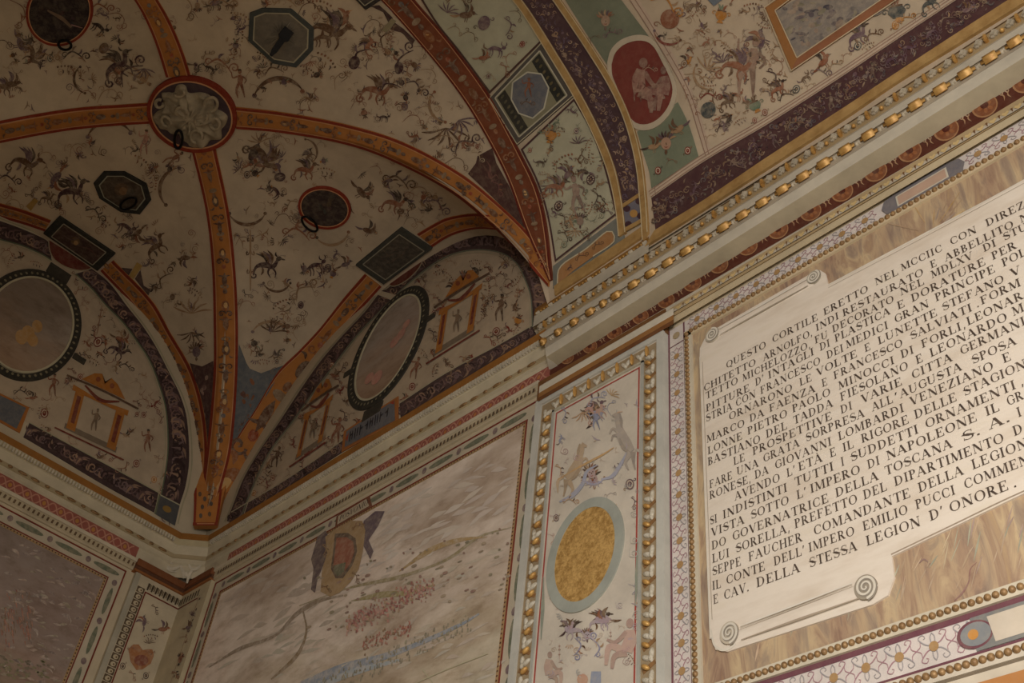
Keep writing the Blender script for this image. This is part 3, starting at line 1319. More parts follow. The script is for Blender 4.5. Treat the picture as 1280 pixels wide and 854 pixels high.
# big cornice on the right: profile (d, z on the wall plane at x=4, rise per metre)
RP = [(0.000, 5.775, 0.010), (0.022, 5.778, 0.010), (0.022, 5.806, 0.010), (0.001, 5.810, 0.010), (0.001, 5.868, 0.030),
      (0.093, 5.995, 0.036), (0.093, 6.075, 0.036), (0.072, 6.088, 0.034), (0.072, 6.155, 0.034), (0.086, 6.166, 0.034),
      (0.080, 6.222, 0.034), (0.055, 6.232, 0.034), (0.045, 6.318, 0.034), (0.050, 6.330, 0.034)]
RC = ['white', 'white', 'white', 'brownf', 'soff', 'white', 'white', 'beads', 'white', 'white', 'white', 'dentr', 'dk']
RCC = dict(white=S(206, 194, 172), brownf=S(90, 44, 30), soff=S(188, 172, 142), beads=S(176, 160, 136), dentr=S(176, 150, 110), dk=S(90, 66, 40))
XS = np.linspace(3.60, 8.0, 9)


def rp(k, x):
    d, z, s = RP[k]
    return toward(x, z + s * (x - 4.0), d)


mb = MB()
for k in range(len(RP) - 1):
    V, F = [], []
    for x in XS:
        x0 = x
        if x == XS[0]:
            x0 = 3.67 if RP[k][1] < 5.9 else 3.60
            x0 = np.interp(RP[k][1], [5.77, 5.87, 6.0, 6.08, 6.16, 6.22, 6.33], [3.665, 3.645, 3.61, 3.595, 3.575, 3.535, 3.50])
        V += [rp(k, x0), rp(k + 1, x0 if x != XS[0] else np.interp(RP[k + 1][1], [5.77, 5.87, 6.0, 6.08, 6.16, 6.22, 6.33],
                                                                  [3.665, 3.645, 3.61, 3.595, 3.575, 3.535, 3.50]))]
    for i in range(len(XS) - 1):
        F.append((2 * i, 2 * i + 2, 2 * i + 3, 2 * i + 1))
    mb.raw(V, F, RCC[RC[k]])
# end face
V = [rp(k, np.interp(RP[k][1], [5.77, 5.87, 6.0, 6.08, 6.16, 6.22, 6.33], [3.665, 3.645, 3.61, 3.595, 3.575, 3.535, 3.50])) for k in range(len(RP))]
V2 = [(v[0], 0.0, v[2]) for v in V]
n = len(V)
mb.raw(V + V2, [(i, i + 1, n + i + 1, n + i) for i in range(n - 1)], RCC['white'])
trim_right = tag(mb.build('trim_3', M['solid']), kind='structure')

# upper fascia above the dentils, left of the notch, with its thin gilt bead line
mb = MB()
for (za, zb, da, db, c) in [(6.330, 6.334, 0.050, 0.045, S(90, 66, 40)), (6.334, 6.430, 0.045, 0.03, S(204, 192, 170)),
                            (6.430, 6.462, 0.034, 0.03, S(156, 112, 52)), (6.462, 6.50, 0.03, 0.0, S(150, 104, 50))]:
    V, F = [], []
    for x in np.linspace(3.47, 4.362, 4):
        V += [toward(x, za + 0.034 * (x - 4), da), toward(x, zb + 0.034 * (x - 4), db)]
    mb.raw(V, [(2 * i, 2 * i + 2, 2 * i + 3, 2 * i + 1) for i in range(3)], c)
impost = mb.build('impost_fascia', M['solid'], trim_right)
pb = ball_mesh('gilt_pearl', 0.006, 0.006, 0.006, M['gilt'], 8, 6)
lb = cube_mesh('white_reel', 0.03, 0.014, 0.016, M['stucco'], 0.003)
k = 0
x = 3.50
while x < 4.35:
    p = toward(x, 6.438 + 0.034 * (x - 4), 0.036)
    if k % 4 == 0:
        inst('white_reel', lb, p, impost, 0)
    else:
        inst('gilt_pearl', pb, p, impost, 0)
    x += 0.026
    k += 1

# gilt ovals of the corona
ov = cube_mesh('gilt_oval', 0.092, 0.040, 0.056, M['gilt'], 0.017)
for p in ov.polygons: p.use_smooth = True
OV = [(678.8, 427.7, .5), (697.6, 417.7, .6), (717.6, 405, .7), (737.7, 392.6, .8), (754, 381, .4), (770, 370, .9), (792, 357, .9), (813.5, 345, 1),
      (835, 331, 1), (858, 318, 1), (880.6, 304, 1), (905, 290, 1), (928.6, 274.5, 1), (953.7, 259, 1), (979, 242.5, 1), (1005, 226, 1),
      (1030.6, 209, 1), (1058, 191.5, 1), (1086.8, 173.5, 1), (1116, 154.5, 1), (1145.7, 135, 1), (1176.8, 115, 1), (1207.6, 94.5, 1),
      (1238.7, 74.5, 1), (1269.5, 54.5, 1)]
xs = []
for (px, py, s) in OV:
    X, _ = WallBack(0.085).hit([(px, py)])
    x = X[0][0]
    xs.append(x)
    zc = rp(7, x)[2] * 0.5 + rp(8, x)[2] * 0.5
    inst('gilt_oval', ov, (x, -0.084, zc), trim_right, 0, (max(0.55, s), 1, 0.92))
xs.append(xs[-1] + (xs[-1] - xs[-2]))
# little white X leaves between the ovals
xm = cube_mesh('white_leaf', 0.030, 0.016, 0.010, M['stucco'], 0.003)
for a, b in zip(xs[:-1], xs[1:]):
    x = (a + b) / 2
    if b - a < 0.08:
        continue
    zc = rp(7, x)[2] * 0.5 + rp(8, x)[2] * 0.5
    for r in (0.55, -0.55):
        inst('white_leaf', xm, (x, -0.077, zc), trim_right, 0, None, r)

# egg-and-dart row of the big cornice
eg = cube_mesh('carved_egg', 0.036, 0.030, 0.050, plain_mat('cream_egg', S(190, 176, 152), 0.2, 18), 0.011)
gt = cube_mesh('gilt_dart', 0.016, 0.03, 0.056, M['gilt'], 0.004)
gd = ball_mesh('gilt_drop', 0.011, 0.012, 0.011, M['gilt'], 8, 6)
x = 3.60
k = 0
while x < 6.75:
    za = rp(11, x)[2]
    zb = rp(12, x)[2]
    inst('carved_egg', eg, (x, -0.058, (za + zb) / 2 + 0.002), trim_right, 0, None, 0.45)
    if k % 2 == 0:
        inst('gilt_dart', gt, (x + 0.038, -0.062, (za + zb) / 2 - 0.002), trim_right, 0, (1, 1, 0.7 if x < 4.3 else 0.85))
    else:
        inst('gilt_drop', gd, (x + 0.038, -0.066, (za + zb) / 2 - 0.02), trim_right)
    x += 0.076
    k += 1

# brown frieze: flower roundels and leaves
mb = MB(WallBack(0.001), 0.002)
RO = [(709, 448, 8), (737.7, 434, 8.5), (768.4, 416.4, 9), (801, 396.5, 9.5), (833, 376.5, 10), (866, 355, 10.5), (899, 332, 11), (935, 309, 11.5),
      (973, 288, 12), (1013.7, 265, 12.5), (1053, 240.5, 13), (1095, 215, 13.5), (1137.5, 190, 14), (1183, 162.5, 15), (1231, 133, 15.5), (1282, 102, 16)]
for i, (x, y, r) in enumerate(RO):
    mb.layer = 0
    mb.ellipse(x, y, r * 1.12, r * 0.88, -0.5, S(168, 120, 80), 20)
    mb.layer = 1
    mb.ellipse(x + 0.5, y, r * 0.98, r * 0.76, -0.5, S(128, 74, 44), 20)
    mb.layer = 2
    for k in range(6):
        a = k * math.pi / 3 + 0.3
        mb.ellipse(x + r * 0.5 * math.cos(a), y + r * 0.38 * math.sin(a), r * 0.22, r * 0.16, a, S(150, 92, 54), 8)
    mb.layer = 3
    mb.ellipse(x, y - 1, r * 0.36, r * 0.27, -0.5, S(84, 34, 22), 12)
    if i + 1 < len(RO):
        x2, y2, _ = RO[i + 1]
        cx, cy = (x + x2) / 2, (y + y2) / 2
        mb.layer = 1
        for sx in (-1, 1):
            p = Pen(mb, cx + sx * r * 0.28, cy - sx * r * 0.14, -30, r * 0.62)
            spiral(p, 0, 0.25, 0.38, 1.0, 0.14, S(190, 160, 130), 90, sx)
            leaf(p, 0, -0.8, 0.15 * sx, 0.2, 0.3 * sx, 0.2, S(170, 130, 96))
mb.build('painted_roundels', M['paint'], trim_right)

# moulding under the brown frieze with a row of little hearts, then the flat fascia (only right of the pilaster)
mb = MB()
for (za, zb, da, db, c) in [(5.700, 5.705, 0.0, 0.028, S(186, 166, 128)), (5.705, 5.752, 0.028, 0.032, S(196, 176, 140)), (5.752, 5.757, 0.032, 0.04, S(150, 120, 80)),
                            (5.757, 5.792, 0.040, 0.046, S(176, 150, 110)), (5.792, 5.812, 0.050, 0.03, S(206, 192, 168))]:
    V, F = [], []
    for x in np.linspace(4.51, 8.0, 5):
        s = 0.026 if za < 5.76 else 0.016
        V += [toward(x, za - 0.05 + s * (x - 4), da), toward(x, zb - 0.05 * (1 if zb < 5.76 else 0.3) + s * (x - 4), db)]
    mb.raw(V, [(2 * i, 2 * i + 2, 2 * i + 3, 2 * i + 1) for i in range(4)], c)
architrave = tag(mb.build('trim_4', M['solid']), kind='structure')
hm = MB(None)
hx = 4.6
mb = MB(XZ(0.048), 0.001)
while hx < 6.8:
    zc = toward(hx, 5.748 + 0.018 * (hx - 4), 0.046)[2]
    mb.poly([(hx, zc - 0.016), (hx + 0.016, zc + 0.004), (hx + 0.011, zc + 0.016), (hx, zc + 0.009), (hx - 0.011, zc + 0.016), (hx - 0.016, zc + 0.004)], S(206, 176, 120))
    mb.poly([(hx + 0.024, zc + 0.016), (hx + 0.03, zc - 0.014), (hx + 0.034, zc + 0.016)], S(110, 72, 40))
    hx += 0.056
mb.build('carved_hearts', M['paint'], architrave)

# brown step over the pilaster
mb = MB()
for (za, zb, da, db, c) in [(5.655, 5.66, 0.0, 0.05, S(120, 80, 44)), (5.66, 5.69, 0.05, 0.056, S(110, 68, 36)), (5.69, 5.725, 0.056, 0.066, S(146, 100, 54)), (5.725, 5.775, 0.066, 0.07, S(208, 196, 174)), (5.775, 5.78, 0.07, 0.0, S(208, 196, 174))]:
    V = []
    for x in (3.58, 4.53):
        V += [toward(x, za + 0.01 * (x - 4), da), toward(x, zb + 0.01 * (x - 4), db)]
    mb.raw(V, [(0, 2, 3, 1)], c)
box(mb, 3.60, 4.50, -0.03, 0.0, 5.60, 5.77, S(120, 80, 44))
tag(mb.build('trim_5', M['solid']), kind='structure')

# ================================================================== VAULT
def Z(ox, oy, s, pts):
    return [(ox + x / s, oy + y / s) for x, y in pts]


RED, GLD, LNE = S(138, 50, 30), S(184, 118, 58), S(208, 150, 104)


def rib(name, label, segs, base=GLD, thick=0.014, orn=True, off=0.006, edge=RED, ew=3.2, parent_label=None):
    """painted band standing a little proud of the vault; segs = [(left edge, right edge)] in photo pixels"""
    t = thing(name, label, 'vault rib', group='painted ribs of the corner vault')
    mb = MB(VT, off)
    bd = MB(VT, off + 0.003)
    ln = MB(VT, off + 0.005)
    og = MB(VT, off + 0.006)
    for L, R in segs:
        L = resample(L, 44)
        R = resample(R, 44)
        mb.band(L, R, base, straight=True, m=4, thick=thick)
        wd_ = np.linalg.norm(R - L, axis=1)[:, None]
        D = (R - L) / np.maximum(wd_, 1e-6)
        e = np.minimum(ew, wd_ * 0.28)
        bd.band(L, L + D * e, edge, straight=True, m=1)
        bd.band(R - D * e, R, edge, straight=True, m=1)
        ln.band(L + D * (e + 0.3), L + D * (e + 1.3), LNE, straight=True, m=1)
        ln.band(R - D * (e + 1.3), R - D * (e + 0.3), LNE, straight=True, m=1)
        if orn:
            C = (L + R) / 2
            tt = np.r_[0, np.cumsum(np.linalg.norm(np.diff(C, axis=0), axis=1))]
            s = 8.0
            k = 0
            while s < tt[-1] - 4:
                i = int(np.searchsorted(tt, s)) - 1
                c = C[i]
                h = float(wd_[i][0])
                tg = C[min(i + 1, 43)] - C[max(i - 1, 0)]
                a = math.degrees(math.atan2(tg[1], tg[0])) - 90
                p = Pen(og, c[0], c[1], a, h * 0.33)
                dk = rc([S(120, 76, 48), S(104, 74, 58), S(140, 84, 48), S(100, 66, 48)])
                j = k % 4
                if j == 0:
                    p.bl(0, 0, 0.4, 0.75, dk)
                    p.bl(0, 0.1, 0.2, 0.4, S(206, 160, 100), n=8)
                    leaf(p, -0.3, -0.7, -0.9, -1.0, 0.3, 0.25, dk); leaf(p, 0.3, -0.7, 0.9, -1.0, -0.3, 0.25, dk)
                elif j == 1:
                    spiral(p, -0.4, 0.1, 0.45, 1.2, 0.2, dk, 0, 1); spiral(p, 0.4, 0.1, 0.45, 1.2, 0.2, dk, 180, -1)
                    p.bl(0, -0.6, 0.25, 0.3, rc([S(150, 70, 40), S(110, 100, 96)]), n=8)
                elif j == 2:
                    leaf(p, 0, -1, 0, 1, 0, 0.55, dk)
                    leaf(p, 0, -0.2, 0.8, 0.6, 0.3, 0.25, dk); leaf(p, 0, -0.2, -0.8, 0.6, -0.3, 0.25, dk)
                else:
                    p.bl(0, 0.3, 0.5, 0.3, S(140, 112, 84), n=10); p.bl(0, -0.4, 0.25, 0.35, dk, n=8)
                s += h * 0.56
                k += 1
    mb.build('band', M['solid'], t)
    bd.build('red_border', M['solid'], t)
    ln.build('pale_line', M['solid'], t)
    if orn:
        og.build('painted_ornament', M['fade'], t)
    return t


# --- rib running down to the corner
rib('painted_rib', 'orange painted rib running from the shield boss down to the corner of the walls', [
    ([(240, 186), (258, 262), (266, 330), (268.5, 400), (268.6, 466), (263, 537), (256, 600), (250, 655)],
     [(270, 186), (286, 262), (294, 335), (297, 410), (295, 489), (288, 562), (276, 610), (262, 655)])], off=0.010)
rib('painted_rib', 'orange painted rib curving from the shield boss right to the foot beside the big cornice', [
    ([(291, 133), (350, 139.5), (430, 154.5), (502, 176.6), (576.6, 217), (625, 256), (664, 295), (690, 336)],
     [(296, 160), (350, 164.5), (430, 178.5), (485, 197), (563, 237.8), (617.4, 282), (650, 315), (686.6, 359)])], off=0.010)
rib('painted_rib', 'orange painted rib running left from the shield boss to the picture edge', [
    ([(190, 128), (150, 130.6), (102, 134), (50, 141.5), (-6, 152)], [(192, 153.6), (150, 156), (95, 161), (50, 168), (-6, 179)])])
rib('painted_rib', 'orange painted rib rising from the shield boss to the top edge', [
    ([(208, 96), (199, 66), (190, 41), (178, 15), (166, -5)], [(239, 96), (231, 70), (221, 44), (209, 19), (195, -5)])])
rib('painted_rib', 'orange arch rib framing the lunette on the left wall', [
    ([(-6, 269.5), (28, 279), (56, 288.5)], [(-6, 252), (28, 261.5), (64, 275)]),
    ([(126, 338), (168.7, 385), (194, 430), (222, 478), (234.8, 522.8), (240.4, 576), (242.4, 627), (241.8, 655)],
     [(142, 325), (191, 376.5), (213.7, 416), (239, 460), (253, 503), (260, 556.5), (257, 610), (252, 655)])], off=0.006)
rib('painted_rib', 'orange arch rib framing the lunette over the big landscape fresco', [
    ([(288, 562), (300, 541), (320, 510), (347, 465), (375, 437), (400, 410), (430, 372), (456, 342)],
     [(264, 655), (284, 640), (305, 592), (330, 552), (351, 524), (372, 498.5), (418, 424.7), (477, 358)]),
    ([(521.6, 292), (540, 281), (558.5, 272), (590, 266.7), (612, 269)], [(541, 308), (558, 297), (576, 289.5), (600, 285), (630, 287)])], off=0.006)
t = rib('painted_rib', 'broad rust red painted rib along the arch of white panels', [
    ([(452, -22), (478, 0), (524, 52), (570, 109), (600, 155), (634, 220), (660, 290), (688, 352)],
     [(498, -25), (519, 0), (566, 55), (610.6, 115.5), (630, 150), (652, 192), (673, 236), (684, 280), (692, 350)])],
    base=S(124, 66, 40), off=0.013, edge=S(106, 38, 26), ew=2.6)


# --- boss
t = thing('ceiling_boss', 'dark oval boss with a cream stucco coat of arms where the four ribs meet', 'ceiling boss')
mb = MB(VT, 0.028)
mb.ring(241, 141, 57, 46.5, 0.30, 5.5, RED, 48, thick=0.03)
mb.build('red_rim', M['solid'], t)
mb = MB(VT, 0.030)
mb.ring(241, 141, 52.2, 41.8, 0.30, 1.8, LNE, 48)
mb.build('pale_line', M['solid'], t)
mb = MB(VT, 0.027)
mb.ellipse(241, 141, 51, 41, 0.30, S(76, 58, 62), 44, 4)
mb.build('oval_ground', M['solid'], t)
# stucco shield: cartouche outline with raised scrolls, modelled as a relief
SH = Z(180, 80, 7.12, [(170, 235), (230, 230), (280, 232), (300, 175), (345, 158), (385, 178), (405, 235), (520, 232), (590, 255), (630, 300), (650, 370),
                       (720, 410), (755, 450), (735, 520), (700, 560), (700, 640), (600, 655), (570, 700), (510, 718), (440, 715), (400, 680),
                       (330, 600), (270, 600), (190, 540), (110, 500), (90, 450), (130, 400), (185, 370), (185, 300)])
Sh = np.array(SH)
cen = np.array([241.5, 141.0])
N_ = 96
per = resample(np.concatenate([Sh, Sh[:1]]), N_ + 1)[:-1]
V, F = [], []
rings_ = [(1.0, -0.03), (1.0, 0.035), (0.93, 0.06), (0.78, 0.05), (0.62, 0.062), (0.45, 0.085), (0.28, 0.08), (0.1, 0.09)]
for r, h in rings_:
    Q = cen + (per - cen) * r
    X, _N = VT.hit(Q)
    for i in range(N_):
        a = i / N_ * 2 * math.pi
        hh = h + (0.014 * math.sin(9 * a + r * 7) + 0.010 * math.sin(17 * a - r * 11)) * (1 if 0.2 < r < 0.99 else 0)
        V.append(X[i] + np.array([0, 0, -1.0]) * hh)
for k in range(len(rings_) - 1):
    for i in range(N_):
        F.append((k * N_ + i, k * N_ + (i + 1) % N_, (k + 1) * N_ + (i + 1) % N_, (k + 1) * N_ + i))
F.append(tuple((len(rings_) - 1) * N_ + i for i in range(N_)))
mb = MB()
mb.raw(V, F, (1, 1, 1))
coat = smooth(mb.build('coat_of_arms', M['boss'], t))


def torus_px(name, cx, cy, rx, ry, ang, rad, mat, parent, drop=0.06, a0=0, a1=360, tiltz=0.0, n=32):
    """metal ring hanging just below the vault"""
    tt = np.radians(np.linspace(a0, a1, n))
    E = np.stack([cx + rx * np.cos(tt) * math.cos(ang) - ry * np.sin(tt) * math.sin(ang),
                  cy + rx * np.cos(tt) * math.sin(ang) + ry * np.sin(tt) * math.cos(ang)], 1)
    X, N = VT.hit(E)
    X = X + N * drop
    T = np.gradient(X, axis=0)
    T /= np.linalg.norm(T, axis=1)[:, None]
    V, F = [], []
    m = 8
    for i in range(n):
        s = np.cross(T[i], N[i])
        s /= np.linalg.norm(s)
        for j in range(m):
            a = 2 * math.pi * j / m
            V.append(X[i] + (N[i] * math.cos(a) + s * math.sin(a)) * rad)
    for i in range(n - 1):
        for j in range(m):
            F.append((i * m + j, i * m + (j + 1) % m, (i + 1) * m + (j + 1) % m, (i + 1) * m + j))
    b = MB()
    b.raw(V, F, (1, 1, 1))
    return smooth(b.build(name, mat, parent))


# raised scrolls of the cartouche
for i, (x, y, rx, ry, a0, a1) in enumerate([(204, 121, 5, 5, 0, 300), (268, 122, 8, 9, 150, 420), (212, 143, 7, 5, 40, 330), (273, 146, 7, 6, 200, 480),
                                            (250, 162, 8, 7, 0, 290), (232, 132, 6, 8, 60, 330), (256, 140, 9, 6, 180, 430), (229, 108, 6, 4, 150, 390)]):
    torus_px('raised_scroll', x, y, rx, ry, 0.4 * i, 0.011, M['boss'], coat, 0.085, a0, a1, n=20)
torus_px('iron_ring', 229.5, 162, 5, 11.5, 0.05, 0.010, M['iron'], t, 0.12)

# --- medallions of the vault webs
DK = S(66, 54, 46)


def oval_panel(label, cx, cy, rx, ry, ang, pic, ring=None, bright=None):
    t = thing('ceiling_medallion', label, 'ceiling panel', group='dark medallions of the vault')
    mb = MB(VT, 0.012)
    mb.ring(cx, cy, rx, ry, ang, 3.2, RED, 44, thick=0.016)
    mb.build('red_frame', M['solid'], t)
    mb = MB(VT, 0.013)
    mb.ring(cx, cy, rx - 3.0, ry - 3.0, ang, 1.2, LNE, 44)
    mb.build('pale_line', M['solid'], t)
    mb = MB(VT, 0.008)
    mb.ellipse(cx, cy, rx - 3.5, ry - 3.5, ang, pic, 40, 3)
    mb.layer = 2
    for _ in range(9):
        a, r = random.uniform(0, 6.28), random.uniform(0, 0.6)
        x, y = cx + r * rx * math.cos(a), cy + r * ry * math.sin(a)
        mb.ellipse(x, y, random.uniform(2, 5), random.uniform(1.5, 4), random.uniform(0, 3), tuple(v * random.uniform(1.0, 1.9) for v in pic), 9)
    if bright:
        for Q, w, c in bright:
            mb.layer += 1
            mb.stroke(Q, w, c)
    mb.build('dark_picture', M['fade'] if False else M['paint'], t)
    if ring:
        torus_px('iron_ring', *ring, 0.009, M['iron'], t, 0.045)
    return t


oval_panel('small dark oval panel with red rim and iron ring above the right lunette', 406, 259, 33.5, 26.5, 0.22, S(64, 50, 44), ring=(388.5, 275.5, 12, 6, 0.75))
oval_panel('dark oval panel with a pale figure cut by the top left edge', 75, 14, 41, 44, 0.6, S(52, 40, 38),
           bright=[([(60, 12), (78, 22), (90, 33)], [2, 5, 3], S(120, 96, 76)), ([(90, 30), (104, 34)], [1.5, 1], S(160, 120, 110))], ring=(84, 52, 8, 6, 0.2))


def oct_panel(label, pts, w, inner, cols, extra=None, hook=None, ring=None):
    t = thing('ceiling_octagon', label, 'ceiling panel', group='dark medallions of the vault')
    Q = np.array(pts, float)
    c = Q.mean(0)
    mb = MB(VT, 0.012)
    Pc = np.concatenate([Q, Q[:1]])
    k = 1 - w / np.linalg.norm(Q - c, axis=1).mean()
    Pi = c + (Pc - c) * k
    mb.band(Pc, Pi, cols[0], straight=True, m=1, thick=0.016)
    mb.build('dark_frame', M['solid'], t)
    mb = MB(VT, 0.014)
    mb.band(Pi, c + (Pc - c) * (k - 0.045), cols[1], straight=True, m=1)
    mb.build('pale_line', M['solid'], t)
    mb = MB(VT, 0.008)
    mb.poly(c + (Q - c) * k, cols[2], 4)
    mb.layer = 2
    if extra: extra(mb, c)
    mb.build('picture', M['paint'], t)
    if ring:
        torus_px('iron_ring', *ring, 0.009, M['iron'], t, 0.045)
    return t


def ex1(mb, c):
    for k in range(26):
        a = random.uniform(0, 6.28)
        r0, r1 = random.uniform(4, 9), random.uniform(14, 24)
        mb.stroke([(c[0] + r0 * math.cos(a), c[1] + r0 * math.sin(a) * .8), (c[0] + r1 * math.cos(a), c[1] + r1 * math.sin(a) * .8)], [0.6, 1.2, 0.3],
                  rc([S(150, 140, 120), S(96, 88, 76), S(130, 118, 100)]), 5)


def ex2(mb, c):
    mb.ellipse(c[0] - 1, c[1] - 3, 9, 8, 0, S(92, 70, 50), 14)
    mb.layer += 1
    mb.ellipse(c[0] + 1, c[1] - 1, 5, 5, 0, S(124, 92, 62), 12)
    mb.ellipse(c[0] + 10, c[1] + 2, 5, 7, 0, S(84, 74, 62), 12)


o1 = oct_panel('grey octagonal panel with a black iron bracket at its centre near the top', Z(340, 0, 5.81, [(-160, 90), (-70, 55), (140, 60), (305, 200), (300, 360), (180, 485), (10, 455), (-170, 290)]),
               6.0, None, (S(74, 76, 72), S(176, 164, 136), S(116, 106, 92)), ex1)
# bracket: a pointed iron bar bolted below the octagon
X, N = VT.hit([(346, 54), (363, 34), (366, 32), (354, 44)])
b_ = MB()
a0, a1 = X[0] + N[0] * 0.16, X[1] + N[1] * 0.03
dr = a1 - a0
dr /= np.linalg.norm(dr)
s1 = np.cross(dr, N[0])
s1 /= np.linalg.norm(s1)
s2 = np.cross(dr, s1)
V = []
for p, w1, w2 in ((a0, 0.008, 0.008), (a0 * 0.8 + a1 * 0.2, 0.018, 0.012), (a0 * 0.4 + a1 * 0.6, 0.020, 0.014), (a0 * 0.32 + a1 * 0.68, 0.036, 0.016), (a1, 0.034, 0.016)):
    for i, j in ((-1, -1), (1, -1), (1, 1), (-1, 1)):
        V.append(p + s1 * w1 * i + s2 * w2 * j)
F = [(0, 3, 2, 1), (16, 17, 18, 19)]
for k in range(4):
    for i in range(4):
        F.append((k * 4 + i, k * 4 + (i + 1) % 4, (k + 1) * 4 + (i + 1) % 4, (k + 1) * 4 + i))
b_.raw(V, F, (1, 1, 1))
b_.build('iron_bracket', M['iron'], o1)
oct_panel('dark octagonal panel with black frame left of the rib to the corner', Z(0, 160, 5.81, [(755, 312), (905, 312), (1065, 400), (1100, 520), (1020, 622), (880, 605), (725, 505), (682, 395)]),
          6.0, None, (S(48, 46, 42), S(150, 144, 120), S(76, 62, 50)), ex2, ring=(163, 250, 11, 6, -0.5))


def rect_panel(label, pts, inset, cols, extra=None):
    t = thing('crown_panel', label, 'ceiling panel', group='rectangular crown panels')
    a, b, c, d = [np.array(p, float) for p in pts]
    mb = MB(VT, 0.020)
    mb.band([a, b], [d, c], cols[0], n=10, m=5, thick=0.026)
    mb.build('black_frame', M['solid'], t)
    cc = (a + b + c + d) / 4
    q = [cc + (p - cc) * inset for p in (a, b, c, d)]
    mb = MB(VT, 0.024)
    mb.band([q[0], q[1]], [q[3], q[2]], cols[2], n=10, m=4)
    mb.layer = 2
    if extra: extra(mb, cc)
    mb.build('picture', M['paint'], t)
    mb = MB(VT, 0.026)
    Q = q + [q[0]]
    for u, v in zip(Q[:-1], Q[1:]):
        mb.stroke(np.linspace(u, v, 8), 1.3, cols[1], smooth=False)
    mb.build('pale_line', M['solid'], t)


def ex3(mb, c):
    for _ in range(14):
        mb.stroke([(c[0] + random.uniform(-22, 12), c[1] + random.uniform(-12, 16)), (c[0] + random.uniform(-12, 22), c[1] + random.uniform(-16, 10))],
                  [0.5, 1.4, 0.4], rc([S(84, 70, 60), S(70, 66, 58), S(96, 78, 62)]), 6)


def ex4(mb, c):
    mb.stroke([(c[0] - 20, c[1] - 12), (c[0] - 8, c[1] - 6), (c[0] + 2, c[1] - 9)], [1, 2, 1], S(92, 72, 64))
    mb.ellipse(c[0] - 4, c[1] - 4, 6, 5, 0.4, S(104, 78, 50), 10)
    mb.layer += 1
    mb.ellipse(c[0] - 3, c[1] - 2, 3, 3, 0, S(170, 130, 84), 9)
    mb.stroke([(c[0], c[1] + 2), (c[0] + 14, c[1] + 6), (c[0] + 22, c[1] + 14)], [1, 2, 1], S(96, 66, 56))


rect_panel('dark grey rectangular crown panel over the right lunette', [(502, 283), (541, 309), (480, 354), (445, 330)], 0.80, (S(70, 68, 60), S(150, 140, 116), S(76, 68, 58)), ex3)
rect_panel('black rectangular crown panel over the left lunette', [(75, 269), (145, 316), (123, 337), (55, 290)], 0.76, (S(50, 48, 42), S(158, 146, 122), S(74, 52, 46)), ex4)
rect_panel('corner of a dark crown panel cut by the top edge', [(452, -30), (478, -2), (458, 11), (430, -18)], 0.7, (S(54, 48, 44), S(160, 150, 126), S(70, 62, 56)))

# --- dark triangles of blue and plum where the webs meet the foot
mb = MB(VT, 0.003)
mb.band([(296, 489), (289, 520), (287, 566)], [(298, 440), (330, 500), (289, 566)], S(104, 104, 104), n=8)
mb.poly(Z(0, 430, 3.556, [(1062, 0), (1080, 60), (1110, 110), (1160, 130), (1215, 110), (1275, 90), (1240, 140), (1160, 270), (1090, 380), (1035, 470), (1040, 250)]), S(102, 103, 104), 3)
mb.layer = 1
for _ in range(16):
    k = random.random()
    mb.ellipse(300 + 28 * random.random() * (1 - k), 475 + 70 * k, random.uniform(1.5, 4), random.uniform(1.5, 5), random.uniform(0, 3), rc([S(140, 90, 62), S(110, 74, 62), S(150, 110, 80)]), 8)
mb.layer = 0
mb.poly(Z(0, 430, 3.556, [(845, 85), (900, 100), (950, 75), (955, 200), (945, 330), (925, 455), (905, 330), (880, 200)]), S(84, 56, 52), 3)
mb.layer = 1
for _ in range(9):
    k = random.random()
    mb.ellipse(256 + random.uniform(-6, 6) * (1 - k), 470 + 60 * k, 2.2, 3.2, 0.2, rc([S(150, 120, 104), S(126, 92, 86)]), 8)
mb.layer = 0
# plum corner of the upper right web, between the two ribs
mb.poly(Z(400, 0, 2.944, [(545, 640), (575, 600), (580, 575), (635, 545), (650, 600), (700, 690), (760, 845), (700, 790), (620, 710)]), S(84, 56, 50), 3)
mb.layer = 1
put(mb, [('figure', 612, 215, 160, 15, 1, 1, S(120, 82, 72)), ('scroll', 622, 236, 60, 11, 1, 1, S(116, 78, 70))])
mb.layer = 2
put(mb, [('scroll', 598, 196, 40, 10, 1, 1, S(190, 166, 134)), ('roundel', 586, 186, 0, 5, 1, 1, S(84, 56, 50))])
mb.layer = 0
mb.poly(Z(340, 0, 5.81, [(720, 45), (780, 35), (840, 90), (880, 130), (850, 170), (820, 90), (770, 55)]), S(76, 54, 50), 2)
mb.poly(Z(340, 0, 5.81, [(860, 215), (890, 160), (960, 210), (1040, 290), (1020, 325), (960, 250), (900, 210)]), S(84, 60, 54), 2)
mb.poly(Z(0, 250, 3.556, [(540, 300), (590, 305), (570, 340)]), S(84, 64, 60), 1)
mb.poly(Z(0, 250, 3.556, [(600, 350), (625, 310), (640, 380), (672, 400), (660, 425)]), S(90, 70, 66), 1)
mb.build('dark_painted_corners', M['paint'], ceiling)

